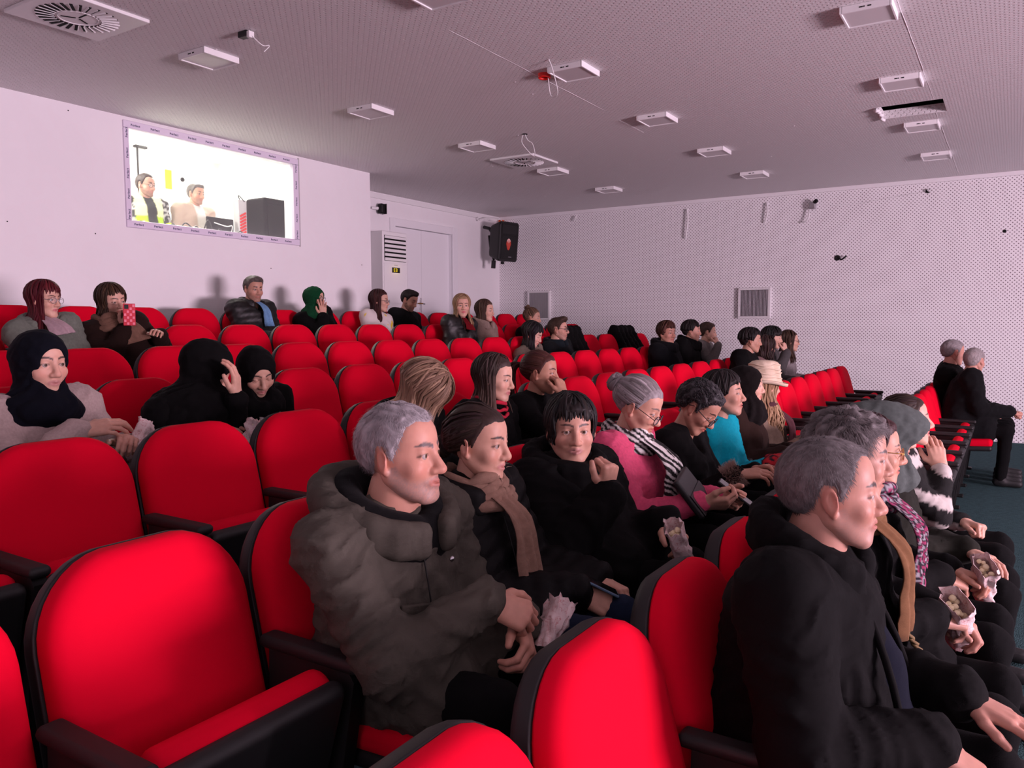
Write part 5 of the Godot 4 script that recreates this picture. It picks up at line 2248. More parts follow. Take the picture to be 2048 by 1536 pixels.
func style_hair(sp: Dictionary, t: Node3D, B: Basis, H: Vector3, s: float, hi: bool) -> void:
	var kind: String = sp.get("hair", "short")
	var b := MB.new()
	match kind:
		"short":
			hair_cap(b, sp, B, H, s, hi, sp.get("hair_thick", 0.007), sp.get("blades", 3200 if hi else 500), sp.get("blade", 0.016), sp.get("flow", Vector3.ZERO), sp.get("hair_rough", 0.4))
		"crop":
			hair_cap(b, sp, B, H, s, hi, 0.014, 900 if hi else 250, 0.02, Vector3.ZERO, 0.6)
			curls(b, sp, B, H, s, hi, 1900 if hi else 320, sp.get("curl", 0.016), sp.get("curl_lift", 0.022))
		"long":
			hair_cap(b, sp, B, H, s, hi, 0.008, 0, 0.0, Vector3.ZERO, 0.2)
			long_hair(b, sp, B, H, s, hi, sp.get("opt", {}))
		"bob":
			hair_cap(b, sp, B, H, s, hi, 0.012, 0, 0.0, Vector3.ZERO, 0.3)
			var o := {"n": 320 if hi else 130, "length": 0.03, "front": 0.95, "fringe": 0.8, "wave": 0.004, "rad": 0.006 if hi else 0.010, "splay": 0.0}
			o.merge(sp.get("opt", {}), true)
			long_hair(b, sp, B, H, s, hi, o)
		"pulled":
			hair_cap(b, sp, B, H, s, hi, 0.004, 0, 0.0, Vector3.ZERO, 0.2)
			pulled_hair(b, sp, B, H, s, hi, sp.get("knot", Vector3(0, 0.03, -0.13)), sp.get("opt", {}))
		"scarfed":
			headscarf(sp, t, B, H, s, hi)
			return
		"none":
			return
	part("hair", b, M["hair"], t)

func headscarf(sp: Dictionary, t: Node3D, B: Basis, H: Vector3, s: float, hi: bool) -> void:
	var N := H + B * Vector3(0, -0.075, -0.022) * s + Vector3(0, -0.072, -0.022) * s
	var cell := 0.0075 if hi else 0.012
	var f := Field.new(H.min(N) - Vector3(0.22, 0.16, 0.20), H.max(N) + Vector3(0.22, 0.20, 0.24), cell)
	var k := 0.03
	var puff: float = sp.get("scarf_puff", 0.0)
	f.ell(H + B * Vector3(0, 0.024, -0.012) * s, Vector3(0.089, 0.104, 0.112 + puff) * s, k, false, B)
	f.ell(H + B * Vector3(0, 0.02, -0.06 - puff) * s, Vector3(0.07, 0.08, 0.07) * s, k, false, B)
	f.cap(H + B * Vector3(0, -0.05, -0.01) * s, N + Vector3(0, -0.005, 0.02), 0.082 * s, 0.088 * s, k)
	f.ell(H + B * Vector3(0, -0.095, 0.035) * s, Vector3(0.066, 0.045, 0.058) * s, 0.02, false, B)
	f.ell(N + Vector3(0, -0.03, 0.035), Vector3(0.150, 0.085, 0.135) * s, 0.05)
	if sp.get("cape", false):
		f.ell(N + Vector3(0, -0.07, 0.025), Vector3(0.225, 0.13, 0.195) * s, 0.05)
	f.ell(H + B * Vector3(0, -0.014, 0.110) * s, Vector3(0.0560, 0.081, 0.072) * s, 0.010, true, B)
	f.build()
	var vs := f.verts
	var nn := Field.normals(vs, f.idx)
	var sd := float(sp.get("seed", 1)) * 3.7
	for q in vs.size():
		var p := vs[q]
		var d := p - H
		# drapes run from the crown round the face and sag below the chin
		var ang := atan2(d.y + 0.04, d.z - 0.05)
		var w := sin(ang * 7.0 + fine.get_noise_3d(p.x * 6.0 + sd, p.y * 6.0, p.z * 6.0) * 5.0)
		var low := clampf((-0.02 - d.y) / 0.1, 0.15, 1.0)
		vs[q] = p + nn[q] * (0.0055 * w * low + 0.003 * fine.get_noise_3d(p.x * 24.0, p.y * 24.0 + sd, p.z * 24.0))
	var mb := MB.new()
	mb.v = vs
	mb.i = f.idx
	mb.n = Field.normals(vs, f.idx)
	mb.c = flat_colors(vs.size(), Color.WHITE)
	part("headscarf", mb, sp["scarf_cloth"], t)

func glasses(sp: Dictionary, t: Node3D, B: Basis, H: Vector3, s: float, hi: bool) -> void:
	var m: Material = sp["glasses"]
	var low: float = sp.get("glasses_low", 0.0)
	var r: float = sp.get("rim", 0.0016)
	var g := Node3D.new()
	g.name = "glasses"
	t.add_child(g)
	var b := MB.new()
	var lens := MB.new()
	for e in [-1.0, 1.0]:
		var p := PackedVector3Array()
		var w := PackedFloat32Array()
		var cc := Vector3(e * 0.034, -0.002 - low, 0.098 + low * 0.5)
		for k in 19:
			var a := TAU * k / 18.0
			var q := cc + Vector3(cos(a) * 0.025, sin(a) * 0.0195, -absf(cc.x + cos(a) * 0.025) * 0.10)
			p.append(H + B * (q * s))
			w.append(r * s)
		b.tube(p, w, 6)
		var k0 := lens.v.size()
		lens.pt(H + B * ((cc + Vector3(0, 0, -0.003)) * s), B * Vector3.BACK)
		for k in 18:
			lens.pt(p[k], B * Vector3.BACK)
		for k in 18:
			lens.tri(k0, k0 + 1 + (k + 1) % 18, k0 + 1 + k)
		# temples
		b.tube(PackedVector3Array([H + B * (Vector3(e * 0.058, 0.002 - low, 0.092 + low * 0.4) * s), H + B * (Vector3(e * 0.074, 0.006 - low * 0.5, 0.06) * s), H + B * (Vector3(e * 0.083, 0.014, -0.01) * s), H + B * (Vector3(e * 0.082, 0.002, -0.03) * s)]), PackedFloat32Array([r, r, r, r]), 6)
	b.tube(PackedVector3Array([H + B * (Vector3(-0.010, 0.002 - low, 0.0975 + low * 0.5) * s), H + B * (Vector3(0, 0.005 - low, 0.1 + low * 0.5) * s), H + B * (Vector3(0.010, 0.002 - low, 0.0975 + low * 0.5) * s)]), PackedFloat32Array([r, r, r]), 6)
	part("glasses_frame", b, m, g)
	part("lens", lens, M["lens"], g)

# a ring of cloth round the neck: collar, hood or cowl
func collar(sp: Dictionary, t: Node3D) -> void:
	var e: Dictionary = sp["collar"]
	var u: Dictionary = sp["_"]
	var N: Vector3 = u["N"]
	var lat: Vector3 = u["lat"]
	var up: Vector3 = u["up"]
	var fwd: Vector3 = u["fwd"]
	var rx: float = e.get("rx", 0.085)
	var rz: float = e.get("rz", 0.085)
	var r: float = e.get("r", 0.024)
	var back: float = e.get("back", 0.0)
	var rise: float = e.get("rise", 0.03)
	var open: float = e.get("open", 0.25)
	var dip: float = e.get("dip", 0.05)
	var lift: float = e.get("lift", 0.012) + 0.8 * (sp.get("thick", 0.012) as float)
	var m := 15
	var cell: float = minf(u["cell"], 0.011) if u["hi"] else 0.016
	var f := Field.new(N - Vector3(0.30, 0.20, 0.32), N + Vector3(0.30, 0.20, 0.30), cell)
	var pts := []
	for k in m + 1:
		var a := lerpf(open, TAU - open, k / float(m))
		var bk := (1.0 - cos(a)) * 0.5
		pts.append(N + lat * sin(a) * rx + fwd * (cos(a) * rz + 0.02 - back * bk) + up * (rise * bk - dip * (1.0 - bk) + lift))
	for k in m:
		var b0 := (1.0 - cos(lerpf(open, TAU - open, k / float(m)))) * 0.5
		var b1 := (1.0 - cos(lerpf(open, TAU - open, (k + 1) / float(m)))) * 0.5
		f.cap(pts[k], pts[k + 1], r * (1.0 + e.get("fat_back", 0.0) * b0), r * (1.0 + e.get("fat_back", 0.0) * b1), 0.015)
		f.cap(pts[k] - up * r * 1.4, pts[k + 1] - up * r * 1.4, r, r, 0.02)
	var bones := [bone(N - lat * 0.2, N + lat * 0.2)]
	garment(f, bones, "cloth", e.get("fold", 0.005), e["m"], e.get("name", "collar"), t)
	if e.has("lining"):
		var lp := []
		f = Field.new(N - Vector3(0.30, 0.20, 0.32), N + Vector3(0.30, 0.20, 0.30), cell)
		for k in m + 1:
			var c0: Vector3 = N + up * (pts[k] - N).dot(up)
			lp.append(c0 + (pts[k] - c0) * 0.70 - up * 0.006)
		for k in m:
			f.cap(lp[k], lp[k + 1], 0.044, 0.044, 0.02)
			f.cap(lp[k] - up * 0.05, lp[k + 1] - up * 0.05, 0.05, 0.05, 0.02)
		garment(f, bones, "cloth", 0.004, e["lining"], "lining", t)

# a hanging strip of cloth with pleats, laid along a path
func cloth_strip(b: MB, path: PackedVector3Array, across: Vector3, out: Vector3, w0: float, w1: float, pleat: float, sd: float) -> void:
	var rings := []
	var m := path.size()
	var n := 18 if m < 30 else 30
	for k in m:
		var q := k / float(m - 1)
		var w := lerpf(w0, w1, q)
		var ring := PackedVector3Array()
		for j in n * 2:
			var side := 1.0 if j < n else -1.0
			var x := (j / float(n - 1)) * 2.0 - 1.0 if j < n else 1.0 - ((j - n) / float(n - 1)) * 2.0
			var pl := sin(x * 8.0 + sd + 1.6 * sin(q * 2.3 + sd)) * pleat * (0.6 + 0.4 * q) + 0.5 * pleat * fine.get_noise_3d(x * 2.0 + sd, q * 5.0, sd)
			var thick := 0.005 * (1.0 - 0.5 * absf(x))
			ring.append(path[k] + across * x * w * 0.5 + out * (pl + side * thick - 0.012 * x * x))
		rings.append(ring)
	b.loft(rings, true)

# a scarf: turns round the neck and hanging ends
func scarf(sp: Dictionary, t: Node3D) -> void:
	var e: Dictionary = sp["scarf"]
	var u: Dictionary = sp["_"]
	var N: Vector3 = u["N"]
	var lat: Vector3 = u["lat"]
	var up: Vector3 = u["up"]
	var fwd: Vector3 = u["fwd"]
	var hang: float = e.get("hang", 0.35)
	var th: float = sp.get("thick", 0.012)
	var gir: float = sp.get("girth", 1.0)
	var chest: float = u["front"] + e.get("off", 0.012)
	var r: float = e.get("r", 0.026)
	var b := MB.new()
	var turns: int = int(e.get("rings", 2)) * 3
	for ring in turns:
		var p := PackedVector3Array()
		var rr := PackedFloat32Array()
		var lift := 0.8 * th + 0.024 - 0.026 * ring * (2.0 / maxf(turns / 3.0, 1.0)) * 0.62
		var grow := 0.070 + 0.007 * ring + th * 0.5
		var seg := 96 if e.has("tint") else 32
		for k in seg + 1:
			var a := TAU * k / float(seg)
			var bk := (1.0 - cos(a)) * 0.5
			var wob := fine.get_noise_3d(sin(a) * 1.3 + ring * 3.1, cos(a) * 1.3, ring * 1.7)
			p.append(N + lat * sin(a) * grow + fwd * (cos(a) * (grow + 0.012) + 0.018) + up * (0.035 * bk + lift - 0.022 + 0.012 * wob))
			rr.append(r * (0.68 + 0.22 * wob))
		b.tube(p, rr, 14 if e.has("tint") else 9)
	var sd := 0.7
	for sgn in e.get("ends", [-0.5]):
		sd += 1.9
		var a0: Vector3 = N + fwd * 0.075 + lat * sgn * 0.05 + up * (0.8 * th + 0.005)
		var path := PackedVector3Array()
		var steps := 70 if e.has("tint") else 15
		for k in steps:
			var q := k / float(steps - 1)
			path.append(a0 + lat * sgn * 0.05 * q - up * hang * q + fwd * ((chest - 0.075) * sin(minf(q * hang / 0.16, 1.0) * PI * 0.5)))
		cloth_strip(b, path, lat, fwd, r * 3.2, r * 5.6, e.get("pleat", 0.009), sd)
	if e.has("tint"):
		for k in b.v.size():
			b.c[k] = tinted(e["tint"], b.v[k])
	part(e.get("name", "scarf"), b, e["m"], t)

func tinted(how: String, p: Vector3) -> Color:
	match how:
		"stripes":
			return stripes(p)
		"bands":
			return bands(p)
		"floral":
			return floral(p)
		"splash":
			return splash(p)
		"vest":
			return vest(p)
		"suit":
			return suit(p)
		"plaid":
			return plaid(p)
	return Color.WHITE

# ---------------------------------------------------------------- the audience
func seat(r: String, k: int) -> Vector3:
	return Vector3(SEATS[r][0] + SEATS[r][1] * k, ROW_Y[r], ROW_Z[r])

func cloth(col: Color, scale := 9.0, strength := 0.5, sheen := 0.2) -> StandardMaterial3D:
	return woven("cloth_%d" % M.size(), col, scale, strength, sheen)

# outerwear: creased shell cloth
func shell(col: Color, strength := 0.7, rough := 0.8) -> StandardMaterial3D:
	var m := cloth(col, 2.6, strength, 0.0)
	m.normal_texture = M["crease"]
	m.roughness = rough
	return m

func shiny(col: Color, rough: float) -> StandardMaterial3D:
	var m := cloth(col, 12.0, 0.3, 0.0)
	m.roughness = rough
	m.metallic_specular = 0.5
	return m

const FAIR := Color(0.60, 0.35, 0.26)
const MID := Color(0.50, 0.27, 0.19)
const TAN := Color(0.42, 0.215, 0.145)
const BLACK_HAIR := Color(0.010, 0.008, 0.008)
const BROWN_HAIR := Color(0.030, 0.017, 0.011)
const GREY_HAIR := Color(0.26, 0.24, 0.25)

func build_people() -> void:
	M["trousers"] = cloth(srgb(0.04, 0.04, 0.045), 9.0, 0.5, 0.0)
	var black := shell(srgb(0.030, 0.028, 0.031), 0.35, 0.85)
	var jeans := cloth(srgb(0.10, 0.14, 0.22), 14.0)
	var black_leather := shiny(srgb(0.035, 0.033, 0.035), 0.5)
	M["black_coat"] = black
	people_near(black, jeans)
	clock("near people")
	people_middle(black, jeans)
	clock("middle people")
	people_far(black, jeans, black_leather)

func people_near(black: Material, jeans: Material) -> void:
	# --- row f
	var olive := shell(srgb(0.30, 0.283, 0.254), 0.7, 0.8)
	var fleece := cloth(srgb(0.05, 0.05, 0.055), 14.0, 1.0, 0.3)
	M["olive"] = olive
	var at := seat("f", 2)
	var u := person({"label": "grey-haired man with a short beard in an olive hooded winter jacket", "at": at, "head": Vector3(1.589, 1.237, -1.36), "yaw": 10.0, "pitch": -2.0, "size": 1.10, "hi": true, "cell": 0.0105,
		"skin": Color(0.543, 0.271, 0.198), "hair_color": Color(0.28, 0.26, 0.27), "hair_color2": Color(0.42, 0.395, 0.41), "brow": Color(0.10, 0.08, 0.08), "beard": 0.55, "beard_color": Color(0.21, 0.185, 0.185), "nose": 1.1, "fat": 0.5, "jaw": 0.5, "recede": 0.006, "hair_thick": 0.009, "blades": 11000, "blade": 0.018, "hair_rough": 0.5, "seed": 4, "neck": 1.12,
		"top": olive, "thick": 0.028, "fold": 0.014, "girth": 1.08, "wide": 0.190, "coat": true, "arm": 1.12, "legs": M["trousers"], "hipx": -0.02, "hipz": 0.28, "gaze": Vector3(0.05, 0.0, 1.0),
		"right": {"w": Vector3(-0.03, 0.755, 0.61), "pole": Vector3(-0.9, -0.9, -0.2), "dir": Vector3(0.55, -0.35, 0.6), "pose": "grip", "palm": Vector3(0.5, -0.6, -0.3)}, "left": {"w": Vector3(0.12, 0.66, 0.62), "pose": "grip", "dir": Vector3(-0.5, -0.3, 0.5), "palm": Vector3(-0.6, -0.4, 0)},
		"collar": {"m": olive, "rx": 0.165, "rz": 0.14, "r": 0.030, "back": 0.06, "rise": 0.035, "dip": 0.055, "open": 0.30, "fold": 0.005, "lining": fleece, "name": "hood", "fat_back": 0.55}})
	zip_line(u, M["dark_metal"], 0.10, -0.02)
	pocket(u, olive)
	at = seat("f", 3)
	var puff := cloth(srgb(0.04, 0.038, 0.042), 10.0, 0.4, 0.0)
	puff.roughness = 0.6
	u = person({"label": "woman with tied-back dark hair, black puffer jacket and beige scarf", "at": at, "head": Vector3(2.029, 1.206, -1.42), "yaw": 8.0, "pitch": 3.0, "size": 1.02, "hi": true, "cell": 0.012, "fem": true, "hipx": -0.10, "hipz": 0.28,
		"skin": Color(0.563, 0.312, 0.228), "hair": "pulled", "hair_color": Color(0.022, 0.013, 0.011), "hair_color2": Color(0.05, 0.03, 0.025), "seed": 6, "knot": Vector3(0, -0.02, -0.115), "opt": {"n": 150, "bun": 0.030}, "brow": BLACK_HAIR, "lip": Color(0.50, 0.22, 0.19), "nose": 0.2,
		"top": puff, "folds": "puffer", "fold": 0.012, "thick": 0.030, "girth": 1.0, "legs": jeans, "coat": true,
		"right": {"w": Vector3(-0.08, 0.63, 0.60), "pose": "grip", "dir": Vector3(0.45, -0.35, 0.7), "palm": Vector3(0.6, -0.6, 0.0)}, "left": {"w": Vector3(0.10, 0.62, 0.58), "pose": "grip"},
		"collar": {"m": puff, "rx": 0.12, "rz": 0.105, "r": 0.032, "back": 0.02, "rise": 0.045, "dip": 0.06, "open": 0.75, "fold": 0.004},
		"scarf": {"m": cloth(srgb(0.56, 0.44, 0.38), 10.0, 0.8), "hang": 0.36, "ends": [-0.3], "rings": 2, "fold": 0.010, "r": 0.024}})
	fur_trim(u, Color(0.20, 0.14, 0.10), Color(0.45, 0.34, 0.27))
	zip_line(u, M["dark_metal"], 0.12, -0.05)
	at = seat("f", 4)
	u = person({"label": "dark-haired woman in a black coat looking at the camera with a raised fist", "at": at, "head": Vector3(2.645, 1.179, -1.42), "yaw": -50.0, "pitch": 2.0, "turn": -14.0, "size": 1.06, "hi": true, "cell": 0.013, "fem": true, "hipz": 0.28,
		"skin": Color(0.504, 0.271, 0.198), "hair": "bob", "hair_color": Color(0.010, 0.008, 0.008), "hair_color2": Color(0.022, 0.016, 0.015), "opt": {"length": 0.07, "fringe": 1.0, "front": 0.8, "wave": 0.006}, "recede": -0.01, "nape": -0.085, "seed": 8, "brow": Color(0.05, 0.035, 0.03), "fat": 1.0, "nose": 0.2, "gaze": Vector3(-0.1, 0.05, 1), "lip": Color(0.42, 0.2, 0.18),
		"top": black, "thick": 0.045, "fold": 0.012, "girth": 1.2, "coat": true, "arm": 1.1, "top_name": "coat",
		"right": {"w": Vector3(-0.22, 0.84, 0.50), "pole": Vector3(-0.6, -1, 0.1), "pose": "fist", "dir": Vector3(-0.05, 0.9, 0.2), "palm": Vector3(0.3, 0.1, -1)}, "left": {"w": Vector3(0.04, 0.70, 0.62), "pose": "grip", "dir": Vector3(-0.5, -0.2, 0.7)},
		"collar": {"m": black, "rx": 0.125, "rz": 0.12, "r": 0.04, "back": 0.02, "rise": 0.03, "dip": 0.06, "open": 0.1, "fold": 0.006, "name": "cowl_collar"}})
	bracelet(u["WR"] + u["dr"] * 0.0, u["dr"], u["node"])
	at = seat("f", 5)
	u = person({"label": "grey-haired woman in a pink sweater and striped scarf looking down at her phone", "at": at, "head": Vector3(3.246, 1.215, -1.40), "yaw": 6.0, "pitch": 24.0, "size": 1.06, "hi": true, "cell": 0.012, "fem": true, "hipz": 0.24,
		"skin": Color(0.543, 0.295, 0.213), "hair": "pulled", "hair_color": Color(0.15, 0.135, 0.135), "hair_color2": Color(0.42, 0.38, 0.39), "seed": 10, "knot": Vector3(0, 0.045, -0.118), "opt": {"n": 170, "bun": 0.034, "rad": 0.0085}, "brow": Color(0.12, 0.09, 0.08), "fat": 0.8, "nose": 0.5, "gaze": Vector3(0, -0.5, 1), "glasses": M["dark_metal"], "glasses_low": 0.014,
		"top": cloth(srgb(0.86, 0.33, 0.47), 12.0, 0.8, 0.35), "top_name": "sweater", "thick": 0.018, "fold": 0.010, "girth": 1.15,
		"right": {"w": Vector3(-0.12, 0.70, 0.62), "pole": Vector3(-0.6, -1, -0.4), "pose": "grip", "dir": Vector3(0.25, 0.05, 0.9), "palm": Vector3(0.5, 0.5, -0.2)}, "left": {"w": Vector3(0.08, 0.69, 0.64), "pose": "grip", "dir": Vector3(-0.3, 0.0, 0.8), "palm": Vector3(-0.6, 0.3, 0)},
		"scarf": {"m": M["tinted_cloth"], "hang": 0.30, "ends": [-0.5, 0.4], "rings": 2, "fold": 0.006, "r": 0.024, "tint": "stripes"}})
	at = seat("f", 6)
	u = person({"label": "woman with short curly dark hair and black glasses bowing over her lap", "at": at, "head": Vector3(3.804, 1.162, -1.32), "yaw": 4.0, "pitch": 38.0, "size": 1.06, "hi": true, "cell": 0.013, "fem": true, "hipz": 0.24,
		"skin": Color(0.446, 0.230, 0.160), "hair": "crop", "hair_color": Color(0.014, 0.013, 0.014), "hair_color2": Color(0.07, 0.065, 0.07), "curl": 0.012, "curl_lift": 0.014, "seed": 12, "nape": -0.05, "brow": BLACK_HAIR, "glasses": M["black_plastic"], "rim": 0.0022, "glasses_low": 0.008, "nose": 0.5,
		"top": black, "top_name": "sweater", "thick": 0.016, "fold": 0.008, "girth": 1.15, "vee": 0.03,
		"right": {"w": Vector3(-0.18, 0.74, 0.62), "pose": "relaxed", "dir": Vector3(0.35, 0.1, 0.8)}, "left": {"w": Vector3(0.06, 0.72, 0.64), "pose": "relaxed"}})
	fur_cuff(u)
	at = seat("f", 7)
	person({"label": "short dark-haired woman in a bright turquoise sweater", "at": at, "head": Vector3(4.34, 1.187, -1.36), "yaw": 12.0, "pitch": -4.0, "size": 1.04, "hi": true, "cell": 0.014, "fem": true, "hipz": 0.24,
		"skin": Color(0.543, 0.295, 0.213), "hair": "bob", "hair_color": Color(0.012, 0.010, 0.010), "hair_color2": Color(0.03, 0.025, 0.025), "opt": {"length": 0.015, "front": 1.1, "wave": 0.008}, "seed": 14, "nape": -0.05, "recede": -0.012, "brow": BLACK_HAIR, "nose": 0.4, "fat": 0.4,
		"top": cloth(srgb(0.03, 0.62, 0.70), 12.0, 0.8, 0.3), "top_name": "sweater", "thick": 0.018, "fold": 0.010, "girth": 1.08,
		"right": {"w": Vector3(-0.16, 0.67, 0.56), "pose": "grip", "dir": Vector3(0.4, -0.1, 0.8)}, "left": {"w": Vector3(0.02, 0.67, 0.60), "pose": "grip", "dir": Vector3(-0.4, -0.1, 0.8)}})
	at = seat("f", 8)
	person({"label": "woman in a dark headscarf and brown coat between turquoise sweater and straw hat", "at": at, "head": Vector3(4.919, 1.192, -1.40), "yaw": 16.0, "pitch": 0.0, "size": 1.02, "cell": 0.017, "fem": true, "hipz": 0.26,
		"skin": FAIR, "hair": "scarfed", "scarf_cloth": cloth(srgb(0.07, 0.05, 0.05)), "seed": 3, "brow": BROWN_HAIR, "top": cloth(srgb(0.16, 0.10, 0.08)), "top_name": "coat", "thick": 0.03, "fold": 0.009})
	at = seat("f", 9)
	u = person({"label": "blonde woman in a cream cloth hat, pale jacket and mauve shawl", "at": at, "head": Vector3(5.429, 1.155, -1.42), "yaw": 48.0, "pitch": 2.0, "size": 1.04, "hi": true, "cell": 0.016, "fem": true, "hipz": 0.26,
		"skin": FAIR, "hair": "long", "hair_color": Color(0.24, 0.14, 0.075), "hair_color2": Color(0.52, 0.34, 0.20), "seed": 15, "opt": {"n": 300, "length": 0.34, "wave": 0.020, "front": 0.8, "rad": 0.0065},
		"top": cloth(srgb(0.55, 0.47, 0.41)), "thick": 0.022, "fold": 0.009,
		"scarf": {"m": cloth(srgb(0.33, 0.20, 0.22)), "hang": 0.34, "ends": [0.6], "rings": 1, "r": 0.03}})
	sun_hat(u)
	# --- row g
	at = seat("g", 3)
	var navy := cloth(srgb(0.055, 0.07, 0.13), 12.0)
	u = person({"label": "short-haired man in a black jacket over a navy shirt, hands on his knees", "at": at, "head": Vector3(1.999, 1.172, -0.36), "yaw": 16.0, "pitch": 0.0, "size": 1.10, "hi": true, "cell": 0.0115, "hipz": 0.26,
		"skin": Color(0.504, 0.254, 0.190), "hair_color": Color(0.10, 0.09, 0.09), "hair_color2": Color(0.21, 0.195, 0.195), "brow": Color(0.035, 0.028, 0.026), "beard": 0.28, "beard_color": Color(0.22, 0.19, 0.19), "nose": 0.6, "fat": 0.75, "recede": 0.010, "hair_thick": 0.006, "blades": 11000, "blade": 0.013, "seed": 20, "neck": 1.12,
		"top": black, "thick": 0.036, "fold": 0.009, "girth": 1.28, "wide": 0.205, "arm": 1.15,
		"right": {"w": Vector3(-0.13, 0.70, 0.58), "pole": Vector3(-0.8, -0.9, -0.4), "pose": "relaxed", "dir": Vector3(0.1, -0.5, 0.8), "palm": Vector3(0.2, -1, -0.3)}, "left": {"w": Vector3(0.13, 0.71, 0.62), "pose": "flat", "dir": Vector3(-0.1, -0.3, 1.0), "palm": Vector3(0, -1, -0.2)},
		"collar": {"m": black, "rx": 0.125, "rz": 0.115, "r": 0.034, "back": 0.02, "rise": 0.05, "dip": 0.05, "open": 0.6, "fold": 0.005}})
	shirt_front(u, navy)
	sleeve_zip(u)
	at = seat("g", 4)
	u = person({"label": "person with wavy grey hair and tan scarf holding a torn paper bag", "at": at, "head": Vector3(2.416, 1.196, -0.385), "yaw": 16.0, "pitch": 3.0, "size": 1.04, "hi": true, "cell": 0.014, "hipz": 0.26,
		"skin": Color(0.485, 0.254, 0.190), "hair": "short", "hair_color": Color(0.08, 0.07, 0.07), "hair_color2": Color(0.22, 0.20, 0.20), "hair_thick": 0.016, "blades": 9000, "blade": 0.034, "hair_rough": 1.0, "seed": 22, "brow": Color(0.06, 0.05, 0.05), "nose": 0.7, "nape": -0.06,
		"top": black, "thick": 0.030, "fold": 0.010, "girth": 1.1, "coat": true,
		"right": {"w": Vector3(0.06, 0.72, 0.52), "pose": "grip", "dir": Vector3(0.6, -0.15, 0.6), "palm": Vector3(0.3, -0.8, 0)}, "left": {"w": Vector3(0.20, 0.70, 0.52), "pose": "grip"},
		"scarf": {"m": cloth(srgb(0.50, 0.36, 0.25)), "hang": 0.34, "ends": [-0.5], "rings": 1, "r": 0.03}})
	scarf_braid(u)
	at = seat("g", 5)
	u = person({"label": "older woman with dark red hair, gold glasses and a patterned scarf", "at": at, "head": Vector3(3.005, 1.130, -0.412), "yaw": 18.0, "pitch": 0.0, "size": 1.02, "hi": true, "cell": 0.014, "fem": true, "hipz": 0.24,
		"skin": Color(0.543, 0.287, 0.205), "hair": "bob", "hair_color": Color(0.028, 0.010, 0.011), "hair_color2": Color(0.06, 0.022, 0.024), "opt": {"length": 0.05, "front": 1.1, "fringe": 0.0}, "seed": 24, "nape": -0.08, "brow": Color(0.06, 0.035, 0.03), "nose": 1.0, "fat": 0.3, "glasses": M["brass"],
		"top": black, "thick": 0.028, "fold": 0.010, "right": {"w": Vector3(0.10, 0.68, 0.50), "pose": "grip", "dir": Vector3(0.5, -0.25, 0.6)}, "left": {"w": Vector3(0.22, 0.68, 0.52), "pose": "grip"},
		"scarf": {"m": M["tinted_cloth"], "hang": 0.34, "ends": [-0.6, 0.3], "rings": 1, "r": 0.024, "tint": "floral"}})
	at = seat("g", 6)
	person({"label": "woman in a grey headscarf and dark green coat in the front row", "at": at, "head": Vector3(3.57, 1.125, -0.428), "yaw": 22.0, "pitch": 8.0, "size": 1.05, "hi": true, "cell": 0.015, "fem": true, "hipz": 0.26,
		"skin": FAIR, "hair": "scarfed", "scarf_cloth": cloth(srgb(0.34, 0.37, 0.36), 12.0, 0.4), "scarf_puff": 0.06, "seed": 5, "brow": BROWN_HAIR,
		"top": cloth(srgb(0.135, 0.135, 0.115)), "top_name": "coat", "thick": 0.03, "fold": 0.011, "right": {"w": Vector3(0.10, 0.64, 0.52), "dir": Vector3(0.3, -0.2, 0.8)}})
	at = seat("g", 7)
	person({"label": "laughing dark-haired woman resting her cheek on her hand in the front row", "at": at, "head": Vector3(4.13, 1.12, -0.415), "yaw": 20.0, "pitch": -6.0, "size": 1.03, "hi": true, "cell": 0.015, "fem": true, "hipz": 0.24,
		"skin": FAIR, "hair": "pulled", "hair_color": Color(0.022, 0.014, 0.011), "hair_color2": Color(0.05, 0.03, 0.022), "seed": 26, "knot": Vector3(0, 0.0, -0.12), "opt": {"n": 130, "bun": 0.03, "tail": 0.10}, "lip": Color(0.5, 0.13, 0.13), "nose": 0.8,
		"top": M["tinted_cloth"], "tint": "bands", "top_name": "sweater", "thick": 0.016, "fold": 0.008,
		"right": {"w": Vector3(0.10, 0.88, 0.43), "pole": Vector3(-0.2, -1, 0.6), "pose": "relaxed", "dir": Vector3(0.15, 1.0, -0.25), "palm": Vector3(0.9, 0.1, -0.4)}, "left": {"w": Vector3(0.05, 0.66, 0.52), "pose": "fist"}})

func stripes(p: Vector3) -> Color:
	var w := sin((p.y * 0.8 + p.x * 0.35 + p.z * 0.5 + 0.01 * fine.get_noise_3d(p.x * 9.0, p.y * 9.0, p.z * 9.0)) * TAU / 0.022)
	return Color(0.02, 0.02, 0.022) if w > -0.1 else Color(0.62, 0.6, 0.58)

func bands(p: Vector3) -> Color:
	return Color(0.5, 0.46, 0.43) if fmod(absf(p.y + p.z * 0.4) + 0.03, 0.12) < 0.045 else Color(0.018, 0.017, 0.018)

func floral(p: Vector3) -> Color:
	var n := fine.get_noise_3d(p.x * 55.0, p.y * 55.0, p.z * 55.0)
	return Color(0.30, 0.05, 0.12) if n > 0.25 else (Color(0.35, 0.33, 0.36) if n < -0.3 else Color(0.03, 0.025, 0.035))

